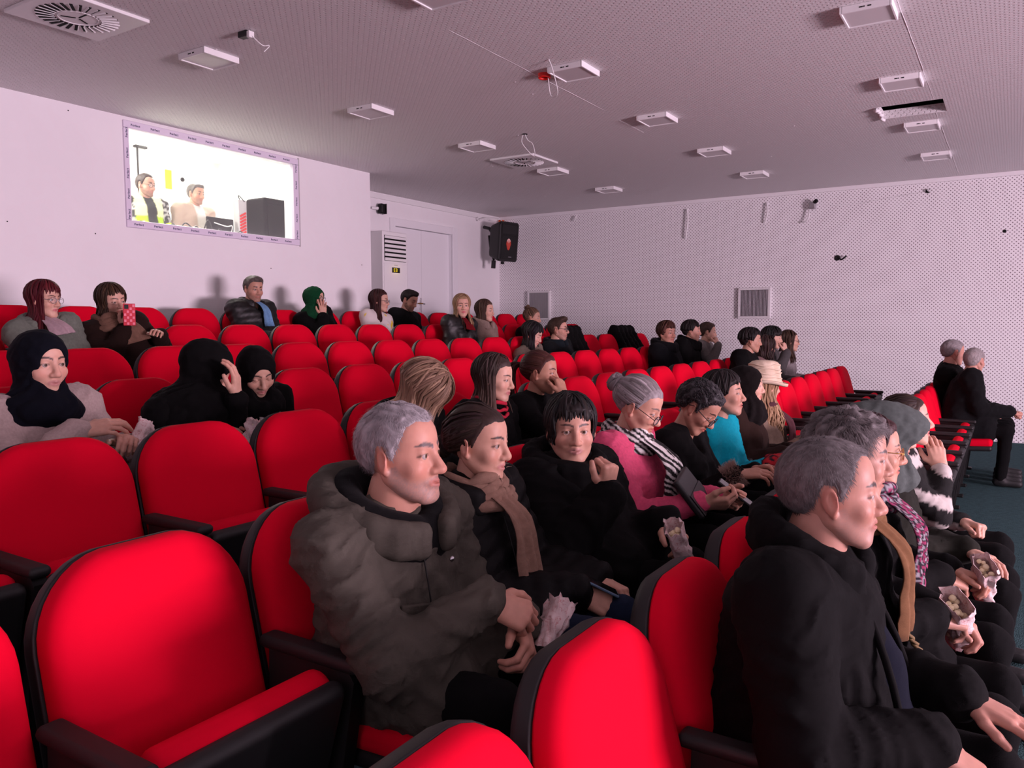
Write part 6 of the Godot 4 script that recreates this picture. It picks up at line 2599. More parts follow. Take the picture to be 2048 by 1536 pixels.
func people_middle(black: Material, jeans: Material) -> void:
	# --- row e
	var u := {}
	u = person({"label": "blonde woman bowing so that her long hair hides her face", "at": seat("e", 5), "head": Vector3(2.957, 1.245, -2.40), "yaw": 25.0, "pitch": 48.0, "size": 1.12, "hi": true, "cell": 0.016, "fem": true,
		"skin": FAIR, "hair": "long", "hair_color": Color(0.13, 0.075, 0.05), "hair_color2": Color(0.48, 0.32, 0.21), "seed": 30, "opt": {"n": 420, "length": 0.30, "front": 0.45, "wave": 0.012, "rad": 0.0075, "stiff": 0.35, "lift": 1.8, "tip": Color(0.62, 0.42, 0.27)}, "top": black, "thick": 0.03, "fold": 0.01,
		"collar": {"m": black, "rx": 0.12, "rz": 0.11, "r": 0.035}})
	person({"label": "woman with long straight dark hair over a black coat, in profile", "at": seat("e", 6), "head": Vector3(3.557, 1.285, -2.38), "yaw": 12.0, "pitch": 6.0, "size": 1.04, "hi": true, "cell": 0.016, "fem": true,
		"skin": FAIR, "hair": "long", "hair_color": Color(0.026, 0.016, 0.014), "hair_color2": Color(0.07, 0.045, 0.038), "seed": 31, "opt": {"n": 230, "length": 0.36, "front": 1.05, "wave": 0.006, "tip": Color(0.13, 0.08, 0.06)}, "top": black, "thick": 0.024, "fold": 0.009, "top_name": "coat", "lip": Color(0.5, 0.18, 0.17), "right": {"w": Vector3(0.05, 0.66, 0.5), "dir": Vector3(0.5, -0.1, 0.7), "pose": "grip"},
		"scarf": {"m": cloth(srgb(0.75, 0.16, 0.25)), "hang": 0.05, "ends": [], "rings": 1, "r": 0.013}})
	person({"label": "woman with reddish dark ponytail in black putting popcorn in her mouth", "at": seat("e", 7), "head": Vector3(4.052, 1.292, -2.38), "yaw": 12.0, "pitch": 3.0, "size": 1.05, "hi": true, "cell": 0.016, "fem": true,
		"skin": TAN, "hair": "pulled", "hair_color": Color(0.035, 0.012, 0.010), "hair_color2": Color(0.08, 0.03, 0.024), "seed": 32, "knot": Vector3(0, 0.035, -0.12), "opt": {"n": 140, "tail": 0.24}, "top": black, "thick": 0.02, "fold": 0.009, "fat": 0.4,
		"right": {"w": Vector3(-0.05, 0.90, 0.50), "pole": Vector3(-0.5, -1, 0.2), "pose": "grip", "dir": Vector3(0.15, 0.75, -0.35), "palm": Vector3(0.2, -0.2, -1)}, "left": {"w": Vector3(0.0, 0.66, 0.5), "pose": "grip"}})
	# --- row d
	u = person({"label": "woman in a navy headscarf and cream fleece jacket", "at": seat("d", 2), "head": Vector3(1.706, 1.420, -3.42), "yaw": 4.0, "pitch": 2.0, "size": 1.13, "hi": true, "cell": 0.015, "fem": true,
		"skin": Color(0.621, 0.353, 0.266), "hair": "scarfed", "scarf_cloth": cloth(srgb(0.035, 0.045, 0.085), 12.0, 0.4, 0.08), "seed": 7, "brow": Color(0.05, 0.03, 0.025), "lip": Color(0.52, 0.24, 0.22),
		"top": cloth(srgb(0.72, 0.64, 0.62), 14.0, 1.2, 0.5), "thick": 0.034, "fold": 0.012, "girth": 1.05, "right": {"w": Vector3(-0.06, 0.78, 0.52), "pole": Vector3(-0.7, -0.8, 0), "pose": "relaxed", "dir": Vector3(0.75, 0.15, 0.5), "palm": Vector3(0.2, -0.8, -0.5)}, "left": {"w": Vector3(0.14, 0.70, 0.52), "pose": "grip"}})
	person({"label": "woman in a black headscarf bowed forward beside her smiling neighbour", "at": seat("d", 3), "head": Vector3(2.385, 1.372, -3.25), "yaw": 62.0, "pitch": 30.0, "turn": 25.0, "size": 1.08, "hi": true, "cell": 0.016, "fem": true,
		"skin": FAIR, "hair": "scarfed", "scarf_cloth": cloth(srgb(0.03, 0.029, 0.032), 12.0, 0.4, 0.05), "seed": 8, "cape": true, "top": black, "thick": 0.04, "fold": 0.010, "girth": 1.15, "top_name": "coat"})
	person({"label": "smiling woman in a black headscarf, white blouse and black jacket looking down", "at": seat("d", 4), "head": Vector3(2.715, 1.335, -3.30), "yaw": -18.0, "pitch": 26.0, "roll": 6.0, "size": 1.06, "hi": true, "cell": 0.016, "fem": true, "shut": true,
		"skin": FAIR, "hair": "scarfed", "scarf_cloth": cloth(srgb(0.03, 0.029, 0.032), 12.0, 0.4, 0.05), "seed": 9, "brow": Color(0.03, 0.02, 0.02), "lip": Color(0.55, 0.22, 0.2), "top": black, "thick": 0.024, "fold": 0.009, "vee": 0.12,
		"right": {"w": Vector3(-0.46, 0.86, 0.64), "pole": Vector3(-0.2, -1, 0.2), "pose": "relaxed", "dir": Vector3(-0.02, 1.0, 0.05), "palm": Vector3(-0.5, 0.1, -0.8)}, "scarf": {"m": cloth(srgb(0.80, 0.76, 0.75)), "hang": 0.22, "ends": [-0.2, 0.3], "rings": 0, "r": 0.03, "name": "blouse"}})
	# --- row b, left end
	u = person({"label": "woman with long red hair, fringe and glasses in a sage green jacket", "at": seat("b", 4), "head": Vector3(2.798, 1.752, -5.52), "yaw": 22.0, "pitch": 2.0, "size": 1.02, "hi": true, "cell": 0.017, "fem": true,
		"skin": FAIR, "hair": "long", "hair_color": Color(0.060, 0.006, 0.010), "hair_color2": Color(0.16, 0.022, 0.03), "seed": 40, "opt": {"n": 210, "length": 0.30, "front": 0.85, "fringe": 1.0, "wave": 0.004}, "brow": Color(0.05, 0.02, 0.015), "glasses": M["steel"], "lip": Color(0.5, 0.16, 0.16),
		"top": cloth(srgb(0.45, 0.47, 0.43)), "thick": 0.032, "fold": 0.010, "vee": 0.05, "scarf": {"m": cloth(srgb(0.72, 0.62, 0.64)), "hang": 0.16, "ends": [0.0], "rings": 0, "r": 0.03, "name": "shirt"},
		"collar": {"m": cloth(srgb(0.45, 0.47, 0.43)), "rx": 0.12, "rz": 0.11, "r": 0.024, "open": 0.9, "dip": 0.07, "rise": 0.03}})
	u = person({"label": "brown-haired woman in a dark brown coat and tan scarf holding up a red phone", "at": seat("b", 5), "head": Vector3(3.255, 1.750, -5.50), "yaw": 2.0, "pitch": 4.0, "roll": 6.0, "turn": -10.0, "size": 1.03, "hi": true, "cell": 0.017, "fem": true,
		"skin": FAIR, "hair": "long", "hair_color": Color(0.030, 0.015, 0.009), "hair_color2": Color(0.085, 0.045, 0.025), "seed": 41, "opt": {"n": 190, "length": 0.15, "front": 0.85, "fringe": 0.8, "wave": 0.012}, "top": cloth(srgb(0.14, 0.085, 0.07)), "thick": 0.036, "fold": 0.010, "top_name": "coat",
		"right": {"w": Vector3(-0.22, 0.90, 0.36), "pole": Vector3(-0.7, -1, 0), "pose": "grip", "dir": Vector3(0.25, 0.85, 0.15), "palm": Vector3(0.3, 0, -1)}, "left": {"w": Vector3(0.02, 0.86, 0.40), "pole": Vector3(0.8, -0.8, 0)},
		"scarf": {"m": cloth(srgb(0.48, 0.36, 0.30), 10.0, 0.9), "hang": 0.22, "ends": [0.5], "rings": 2, "r": 0.036, "fold": 0.012}})
	M["phone_person"] = null

func people_far(black: Material, jeans: Material, black_leather: Material) -> void:
	var u := {}
	# --- row a
	person({"label": "man with swept-back hair in a black quilted jacket against the booth wall", "at": seat("a", 9), "head": Vector3(5.334, 1.942, -6.50), "yaw": -8.0, "pitch": 8.0, "size": 1.08, "cell": 0.018, "skin": MID, "hair_color": Color(0.05, 0.04, 0.035), "hair_color2": Color(0.16, 0.13, 0.12), "brow": BLACK_HAIR, "beard": 0.5, "beard_color": Color(0.06, 0.045, 0.04), "quiff": 0.018, "seed": 50, "fat": 0.2,
		"top": black_leather, "folds": "puffer", "fold": 0.012, "thick": 0.034, "girth": 1.1, "vee": 0.06, "scarf": {"m": cloth(srgb(0.45, 0.62, 0.78)), "hang": 0.30, "ends": [0.15], "rings": 0, "r": 0.02, "name": "shirt"}, "collar": {"m": black_leather, "rx": 0.11, "rz": 0.10, "r": 0.028, "open": 0.6}})
	person({"label": "woman in a green headscarf with her hand over her cheek", "at": seat("a", 11), "head": Vector3(6.16, 1.868, -6.50), "yaw": 18.0, "pitch": 2.0, "size": 1.06, "cell": 0.020, "fem": true, "hi": true, "hipx": -0.2, "skin": FAIR, "hair": "scarfed", "scarf_cloth": cloth(srgb(0.05, 0.26, 0.15), 12.0, 0.4), "seed": 11, "glasses": M["dark_metal"], "top": black, "thick": 0.036, "fold": 0.010,
		"right": {"w": Vector3(-0.33, 0.86, 0.36), "pole": Vector3(-0.2, -1, 0.5), "pose": "flat", "dir": Vector3(0.05, 1.0, -0.1), "palm": Vector3(0.5, 0, -0.9)}})
	person({"label": "woman with long dark red hair, glasses and a white printed sweatshirt", "at": seat("a", 12), "head": Vector3(7.16, 1.862, -6.45), "yaw": 22.0, "pitch": 2.0, "size": 1.08, "cell": 0.020, "fem": true, "skin": FAIR, "hair": "long", "hair_color": Color(0.030, 0.010, 0.010), "hair_color2": Color(0.07, 0.024, 0.022), "seed": 52, "opt": {"n": 110, "length": 0.32, "front": 1.0, "rad": 0.010}, "glasses": M["dark_metal"],
		"top": M["tinted_cloth"], "tint": "splash", "top_name": "sweatshirt", "thick": 0.022, "fold": 0.008})
	person({"label": "dark-haired bearded man in a black sweater looking down beside the door", "at": seat("a", 13), "head": Vector3(7.708, 1.883, -6.45), "yaw": 6.0, "pitch": 22.0, "size": 1.10, "cell": 0.020, "skin": MID, "hair_color": BLACK_HAIR, "hair_color2": Color(0.03, 0.025, 0.022), "quiff": 0.02, "beard": 0.7, "seed": 53, "top": cloth(srgb(0.07, 0.075, 0.08)), "top_name": "sweater", "thick": 0.016, "fold": 0.008, "girth": 1.1, "shut": true})
	# --- row b, right part
	person({"label": "blonde woman in a black leather jacket turned towards the camera", "at": seat("b", 12), "head": Vector3(7.418, 1.793, -5.42), "yaw": -42.0, "pitch": 0.0, "turn": -12.0, "size": 1.08, "cell": 0.016, "fem": true, "hi": true, "skin": Color(0.621, 0.353, 0.266), "hair": "long", "hair_color": Color(0.20, 0.115, 0.06), "hair_color2": Color(0.55, 0.37, 0.22), "seed": 54, "opt": {"n": 150, "length": 0.24, "front": 0.8, "rad": 0.009, "wave": 0.010}, "brow": Color(0.08, 0.045, 0.03), "lip": Color(0.55, 0.16, 0.17),
		"top": black_leather, "fold": 0.010, "thick": 0.026, "vee": 0.08, "scarf": {"m": cloth(srgb(0.45, 0.06, 0.10)), "hang": 0.14, "ends": [0.0], "rings": 0, "r": 0.024, "name": "shirt"}})
	person({"label": "woman with long light brown hair in a beige hoodie", "at": seat("b", 13), "head": Vector3(7.972, 1.743, -5.47), "yaw": 8.0, "pitch": 2.0, "size": 1.08, "cell": 0.020, "fem": true, "skin": FAIR, "hair": "long", "hair_color": Color(0.045, 0.025, 0.018), "hair_color2": Color(0.13, 0.075, 0.05), "seed": 55, "opt": {"n": 120, "length": 0.26, "front": 0.95, "rad": 0.010}, "top": cloth(srgb(0.55, 0.47, 0.43)), "thick": 0.03, "fold": 0.010, "collar": {"m": cloth(srgb(0.60, 0.52, 0.48)), "rx": 0.12, "rz": 0.11, "r": 0.032, "open": 0.5, "name": "hood"}})
	person({"label": "woman with blonde topped bun half hidden behind the black-haired woman", "at": seat("b", 15), "head": Vector3(9.087, 1.665, -5.47), "yaw": 20.0, "pitch": 6.0, "size": 1.10, "cell": 0.022, "fem": true, "skin": MID, "hair": "pulled", "hair_color": Color(0.06, 0.035, 0.022), "hair_color2": Color(0.22, 0.13, 0.08), "seed": 56, "knot": Vector3(0, 0.11, -0.07), "opt": {"n": 90, "bun": 0.03, "rad": 0.009}, "top": black, "thick": 0.02})
	# --- row c
	person({"label": "woman with straight shoulder-length black hair and fringe looking down", "at": seat("c", 12), "head": Vector3(7.476, 1.465, -4.50), "yaw": 16.0, "pitch": 22.0, "size": 1.10, "cell": 0.020, "fem": true, "hi": true, "skin": Color(0.640, 0.377, 0.296), "hair": "long", "hair_color": Color(0.008, 0.007, 0.008), "hair_color2": Color(0.022, 0.019, 0.020), "seed": 57, "opt": {"n": 170, "length": 0.17, "front": 0.95, "fringe": 1.0, "wave": 0.002, "rad": 0.010}, "top": cloth(srgb(0.50, 0.45, 0.40)), "thick": 0.02, "shut": true})
	person({"label": "man with swept-up brown hair, glasses and a dark green jacket", "at": seat("c", 13), "head": Vector3(8.065, 1.520, -4.50), "yaw": 18.0, "pitch": 0.0, "size": 1.12, "cell": 0.018, "hi": true, "skin": Color(0.563, 0.303, 0.228), "hair_color": Color(0.028, 0.016, 0.012), "hair_color2": Color(0.10, 0.06, 0.045), "quiff": 0.035, "blades": 2200, "blade": 0.03, "beard": 0.45, "beard_color": Color(0.06, 0.035, 0.025), "seed": 58, "glasses": M["black_plastic"], "rim": 0.0024, "nose": 0.5,
		"top": cloth(srgb(0.075, 0.085, 0.095)), "thick": 0.03, "fold": 0.010, "girth": 1.05, "right": {"w": Vector3(-0.10, 0.62, 0.44), "pose": "grip", "dir": Vector3(0.5, 0.0, 0.6)}, "collar": {"m": cloth(srgb(0.09, 0.12, 0.14)), "rx": 0.11, "rz": 0.105, "r": 0.034, "open": 0.4, "name": "hood"}})
	# --- row d, right part
	person({"label": "woman with short auburn hair in a dark navy coat beside two boys", "at": seat("d", 15), "head": Vector3(8.801, 1.473, -3.45), "yaw": -22.0, "pitch": 2.0, "size": 1.10, "cell": 0.020, "fem": true, "skin": Color(0.543, 0.271, 0.198), "hair": "bob", "hair_color": Color(0.035, 0.014, 0.010), "hair_color2": Color(0.12, 0.05, 0.035), "curl": 0.02, "nape": -0.09, "recede": -0.01, "seed": 60, "fat": 0.6, "top": cloth(srgb(0.06, 0.065, 0.08)), "top_name": "coat", "thick": 0.04, "fold": 0.010, "girth": 1.2, "collar": {"m": cloth(srgb(0.06, 0.06, 0.07)), "rx": 0.13, "rz": 0.12, "r": 0.042, "open": 0.2, "name": "hood"}})
	person({"label": "black-haired boy in a black hooded jacket between the auburn woman and another boy", "at": seat("d", 16), "head": Vector3(9.513, 1.490, -3.40), "yaw": 14.0, "pitch": 2.0, "size": 1.06, "cell": 0.020, "skin": Color(0.563, 0.295, 0.220), "hair": "bob", "opt": {"length": 0.0, "front": 1.25}, "hair_color": BLACK_HAIR, "hair_color2": Color(0.03, 0.024, 0.022), "curl": 0.017, "seed": 61, "top": black, "thick": 0.036, "fold": 0.010, "collar": {"m": black, "rx": 0.13, "rz": 0.12, "r": 0.038, "open": 0.3, "name": "hood"}})
	person({"label": "boy in a grey sweatshirt raising his hand to his mouth", "at": seat("d", 17), "head": Vector3(10.004, 1.470, -3.36), "yaw": 20.0, "pitch": 4.0, "size": 1.04, "cell": 0.020, "skin": FAIR, "hair_color": Color(0.03, 0.018, 0.014), "hair_color2": Color(0.07, 0.045, 0.035), "hair_thick": 0.012, "blades": 900, "seed": 62, "top": cloth(srgb(0.42, 0.40, 0.39)), "top_name": "sweatshirt", "thick": 0.024, "fold": 0.009,
		"right": {"w": Vector3(-0.06, 0.93, 0.52), "pole": Vector3(-0.6, -1, 0.2), "pose": "fist", "dir": Vector3(0.2, 0.8, -0.3), "palm": Vector3(0.2, -0.2, -1)}})
	# --- row e, right end
	person({"label": "black-haired young man in black leaning in at the end of a row", "at": seat("e", 15), "head": Vector3(8.50, 1.399, -2.38), "yaw": 22.0, "pitch": 4.0, "size": 1.06, "cell": 0.020, "skin": MID, "hair": "bob", "opt": {"length": 0.0, "front": 1.25}, "hair_color": BLACK_HAIR, "hair_color2": Color(0.025, 0.02, 0.02), "curl": 0.015, "curl_lift": 0.02, "seed": 63, "top": black, "thick": 0.03, "fold": 0.010})
	person({"label": "woman with straight dark brown hair seen from behind, in a pale pink top", "at": seat("e", 16), "head": Vector3(9.05, 1.310, -2.36), "yaw": 60.0, "pitch": 6.0, "size": 1.06, "cell": 0.020, "fem": true, "skin": MID, "hair": "long", "hair_color": Color(0.022, 0.012, 0.011), "hair_color2": Color(0.05, 0.028, 0.024), "seed": 64, "opt": {"n": 120, "length": 0.16, "front": 0.9, "rad": 0.011}, "top": cloth(srgb(0.50, 0.40, 0.39)), "thick": 0.02})
	person({"label": "boy with a black bowl cut holding a hand before his chin", "at": seat("e", 17), "head": Vector3(9.463, 1.412, -2.40), "yaw": 14.0, "pitch": 4.0, "size": 1.06, "cell": 0.020, "skin": FAIR, "hair": "bob", "opt": {"length": 0.0, "front": 1.25}, "hair_color": BLACK_HAIR, "hair_color2": Color(0.02, 0.017, 0.017), "curl": 0.016, "curl_lift": 0.026, "recede": -0.03, "seed": 65, "top": cloth(srgb(0.30, 0.29, 0.29)), "thick": 0.026,
		"right": {"w": Vector3(-0.14, 0.99, 0.50), "pole": Vector3(-0.6, -1, 0.2), "pose": "fist", "dir": Vector3(0.1, 0.8, -0.2), "palm": Vector3(0.2, -0.2, -1)}})
	person({"label": "girl with long brown hair and glasses in a light grey top, last in her row", "at": seat("e", 18), "head": Vector3(9.894, 1.365, -2.30), "yaw": 22.0, "pitch": 0.0, "size": 1.04, "cell": 0.020, "fem": true, "skin": FAIR, "hair": "long", "hair_color": Color(0.035, 0.020, 0.014), "hair_color2": Color(0.09, 0.05, 0.035), "seed": 66, "opt": {"n": 110, "length": 0.26, "front": 1.05, "rad": 0.010}, "glasses": M["dark_metal"], "top": cloth(srgb(0.60, 0.57, 0.57)), "thick": 0.024})
	# --- row g, far end
	person({"label": "grey-haired man in black sitting farthest along the front row", "at": seat("g", 17), "head": Vector3(9.409, 1.274, -0.53), "yaw": 30.0, "pitch": 4.0, "size": 1.10, "cell": 0.018, "skin": Color(0.524, 0.262, 0.198), "hair_color": Color(0.16, 0.145, 0.145), "hair_color2": Color(0.36, 0.33, 0.33), "nape": -0.05, "seed": 70, "top": black, "thick": 0.034, "fold": 0.010, "girth": 1.15, "wide": 0.2})
	person({"label": "man with cropped grey hair in black leaning forward with elbows on knees", "at": seat("g", 16), "head": Vector3(9.153, 1.200, -0.33), "yaw": 62.0, "pitch": 8.0, "turn": 10.0, "size": 1.10, "cell": 0.018, "skin": Color(0.504, 0.254, 0.190), "hair_color": Color(0.20, 0.18, 0.175), "hair_color2": Color(0.42, 0.38, 0.37), "nape": -0.06, "hair_thick": 0.004, "seed": 71, "top": cloth(srgb(0.065, 0.068, 0.075)), "thick": 0.034, "fold": 0.012, "girth": 1.15, "wide": 0.2, "hipx": 0.02, "coat": true,
		"right": {"w": Vector3(-0.02, 0.72, 0.68), "pole": Vector3(-0.5, -1, -0.2), "pose": "fist", "dir": Vector3(0.4, -0.1, 0.8)}, "left": {"w": Vector3(0.08, 0.72, 0.68), "pose": "fist", "dir": Vector3(-0.4, -0.1, 0.8)}})
	# --- the two men in the booth
	M["check_black"] = cloth(srgb(0.08, 0.08, 0.08))
	person({"label": "man with glasses in a high-visibility yellow vest behind the booth glass", "at": Vector3(5.10, 1.55, -8.35), "head": Vector3(5.30, 3.13, -8.20), "stand": true, "yaw": 14.0, "pitch": 6.0, "size": 1.06, "cell": 0.020, "skin": Color(0.485, 0.262, 0.198), "hair_color": Color(0.03, 0.022, 0.02), "hair_color2": Color(0.07, 0.05, 0.045), "beard": 0.6, "recede": 0.008, "glasses": M["dark_metal"], "seed": 80, "top": M["tinted_cloth"], "tint": "vest", "top_name": "vest", "thick": 0.02, "girth": 1.1, "wide": 0.2,
		"right": {"w": Vector3(0.05, 1.12, 0.35)}, "left": {"w": Vector3(0.32, 1.12, 0.38)}})
	person({"label": "man with grey beard in a white shirt and beige jacket behind the booth glass", "at": Vector3(5.85, 1.55, -8.35), "head": Vector3(5.90, 3.11, -8.15), "stand": true, "yaw": 8.0, "pitch": 6.0, "size": 1.02, "cell": 0.020, "skin": Color(0.543, 0.295, 0.213), "hair_color": Color(0.09, 0.08, 0.075), "hair_color2": Color(0.22, 0.20, 0.19), "beard": 0.5, "beard_color": Color(0.16, 0.13, 0.12), "quiff": 0.015, "seed": 81, "top": M["tinted_cloth"], "tint": "suit", "thick": 0.02, "wide": 0.19,
		"right": {"w": Vector3(-0.08, 1.12, 0.38)}, "left": {"w": Vector3(0.2, 1.12, 0.38)}})

func splash(p: Vector3) -> Color:
	return Color(0.75, 0.55, 0.04) if fine.get_noise_3d(p.x * 9.0 + 3.0, p.y * 9.0, p.z * 9.0) > 0.55 else Color(0.66, 0.60, 0.58)

func vest(p: Vector3) -> Color:
	if absf(p.x - 0.2) < 0.06 and p.z > 0.1:
		return Color(0.03, 0.035, 0.035)
	if p.x - 0.2 < -0.17 or p.x - 0.2 > 0.17:
		return Color(0.05, 0.05, 0.05) if fine.get_noise_3d(p.x * 20.0, p.y * 20.0, p.z * 20.0) > -0.1 else Color(0.5, 0.5, 0.48)
	return Color(0.42, 0.62, 0.03) if p.y < 1.24 else Color(0.66, 0.68, 0.42)

func suit(p: Vector3) -> Color:
	return Color(0.72, 0.70, 0.67) if absf(p.x - 0.06) < 0.06 and p.z > 0.1 else Color(0.52, 0.40, 0.33)

# ---------------------------------------------------------------- small parts of the clothes
func zip_line(u: Dictionary, m: Material, side: float, turn: float) -> void:
	var b := MB.new()
	var p := PackedVector3Array()
	var r := PackedFloat32Array()
	for k in 9:
		var q := k / 8.0
		p.append(u["N"] - u["up"] * (0.08 + 0.26 * q) + u["fwd"] * (u["front"] + 0.012 * sin(q * 2.5) - 0.05 * (1.0 - q)) + u["lat"] * (-side * 0.4 + turn * q))
		r.append(0.0022)
	b.tube(p, r, 5)
	part("zip", b, m, u["node"])

func pocket(u: Dictionary, m: Material) -> void:
	var b := MB.new()
	var c: Vector3 = u["N"] - u["up"] * 0.20 + u["fwd"] * 0.175 - u["lat"] * 0.10
	b.rbox(c, Vector3(0.12, 0.03, 0.012), 0.005, Basis(u["lat"], u["up"], u["fwd"]) * Basis(Vector3.BACK, -0.25))
	part("pocket_flap", b, m, u["node"])
	for k in 3:
		b = MB.new()
		b.lathe(PackedVector2Array([Vector2(0.007, -0.003), Vector2(0.008, 0.0), Vector2(0.005, 0.004), Vector2(0.0, 0.005)]), 10, u["N"] - u["up"] * (0.10 + 0.13 * k) + u["fwd"] * (0.19 + 0.015 * k) + u["lat"] * 0.03, Basis(u["lat"], u["fwd"], -u["up"]))
		part("snap_button", b, M["steel"], u["node"])

func fur_trim(u: Dictionary, c1: Color, c2: Color) -> void:
	var b := MB.new()
	var r := RandomNumberGenerator.new()
	r.seed = 77
	var N: Vector3 = u["N"]
	var lat: Vector3 = u["lat"]
	var up: Vector3 = u["up"]
	var fwd: Vector3 = u["fwd"]
	for k in 900:
		var a := r.randf_range(1.1, TAU - 1.1)
		var out := lat * sin(a) + fwd * cos(a)
		var q: Vector3 = N + lat * sin(a) * 0.165 + fwd * (cos(a) * 0.14 - 0.01) + up * r.randf_range(-0.02, 0.045)
		var d := (out + up * r.randf_range(-0.5, 0.9) + Vector3(r.randf_range(-1, 1), r.randf_range(-1, 1), r.randf_range(-1, 1)) * 0.7).normalized()
		var l := r.randf_range(0.018, 0.04)
		b.tube(PackedVector3Array([q, q + d * l * 0.6, q + d * l + Vector3(0, -0.006, 0)]), PackedFloat32Array([0.0022, 0.0016, 0.0003]), 3, c1.lerp(c2, r.randf()))
	part("fur_trim", b, M["hair"], u["node"])

func fur_cuff(u: Dictionary) -> void:
	var b := MB.new()
	var r := RandomNumberGenerator.new()
	r.seed = 78
	var w: Vector3 = u["WR"]
	var d: Vector3 = (u["WR"] - u["ER"]).normalized()
	var x := d.cross(Vector3.UP).normalized()
	var y := x.cross(d)
	for k in 1500:
		var a := r.randf() * TAU
		var out := x * cos(a) + y * sin(a)
		var q := w + out * 0.045 + d * r.randf_range(-0.05, 0.03)
		var g := (out + d * r.randf_range(-0.3, 0.7)).normalized()
		var l := r.randf_range(0.012, 0.032)
		b.tube(PackedVector3Array([q, q + g * l]), PackedFloat32Array([0.0012, 0.0003]), 3, Color(0.38, 0.27, 0.22).lerp(Color(0.60, 0.47, 0.40), r.randf()))
	part("fur_cuff", b, M["hair"], u["node"])

func bracelet(w: Vector3, d: Vector3, t: Node3D) -> void:
	var b := MB.new()
	var x := d.cross(Vector3.FORWARD).normalized()
	var y := x.cross(d)
	var p := PackedVector3Array()
	var r := PackedFloat32Array()
	for k in 25:
		var a := TAU * k / 24.0
		p.append(w + d * 0.02 + (x * cos(a) + y * sin(a)) * 0.033)
		r.append(0.0022)
	b.tube(p, r, 5)
	part("bracelet", b, M["brass"], t)

func shirt_front(u: Dictionary, m: Material) -> void:
	# the navy shirt that shows where the jacket hangs open
	var N: Vector3 = u["N"]
	var hip: Vector3 = u["hip"]
	var fwd: Vector3 = u["fwd"]
	var up: Vector3 = u["up"]
	var lat: Vector3 = u["lat"]
	var f := Field.new(hip - Vector3(0.2, 0.1, 0.1), N + Vector3(0.2, 0.06, 0.45), 0.013)
	f.cap(N - up * 0.04 + fwd * 0.07, N - up * 0.24 + fwd * 0.155, 0.058, 0.085, 0.03)
	f.cap(N - up * 0.24 + fwd * 0.155, hip + up * 0.08 + fwd * 0.185, 0.085, 0.105, 0.03)
	garment(f, [bone(hip, N)], "cloth", 0.006, m, "shirt", u["node"])
	for s in [-1.0, 1.0]:
		var b := MB.new()
		var p := PackedVector3Array()
		var r := PackedFloat32Array()
		for k in 9:
			var q := k / 8.0
			p.append((N - up * 0.03 + fwd * 0.12).lerp(hip + up * 0.06 + fwd * 0.27, q) + lat * s * (0.045 + 0.06 * sin(q * 2.4)) + fwd * 0.03 * sin(q * PI))
			r.append(0.009)
		b.tube(p, r, 6)
		part("front_edge", b, M["black_coat"], u["node"])

func sleeve_zip(u: Dictionary) -> void:
	var b := MB.new()
	var a: Vector3 = u["SR"].lerp(u["ER"], 0.55)
	var out: Vector3 = -u["lat"] * 0.5 + u["fwd"] * 0.85
	b.tube(PackedVector3Array([a + out * 0.097, a + out * 0.1 - Vector3(0, 0.05, -0.01), a + out * 0.098 - Vector3(0, 0.10, -0.015)]), PackedFloat32Array([0.004, 0.004, 0.004]), 6)
	part("sleeve_zip", b, M["steel"], u["node"])

func scarf_braid(u: Dictionary) -> void:
	var b := MB.new()
	var c: Vector3 = u["N"] - u["up"] * 0.30 + u["fwd"] * 0.20 - u["lat"] * 0.03
	for s in 2:
		var p := PackedVector3Array()
		var r := PackedFloat32Array()
		for k in 22:
			var q := k / 21.0
			p.append(c + Vector3(0.05 * q - 0.02, -0.16 * q, 0.06 * sin(q * 2.0)) + u["lat"] * 0.006 * sin(q * 30.0 + s * PI) + u["fwd"] * 0.006 * cos(q * 30.0 + s * PI))
			r.append(0.006)
		b.tube(p, r, 5)
	part("braid", b, M["rope"], u["node"])

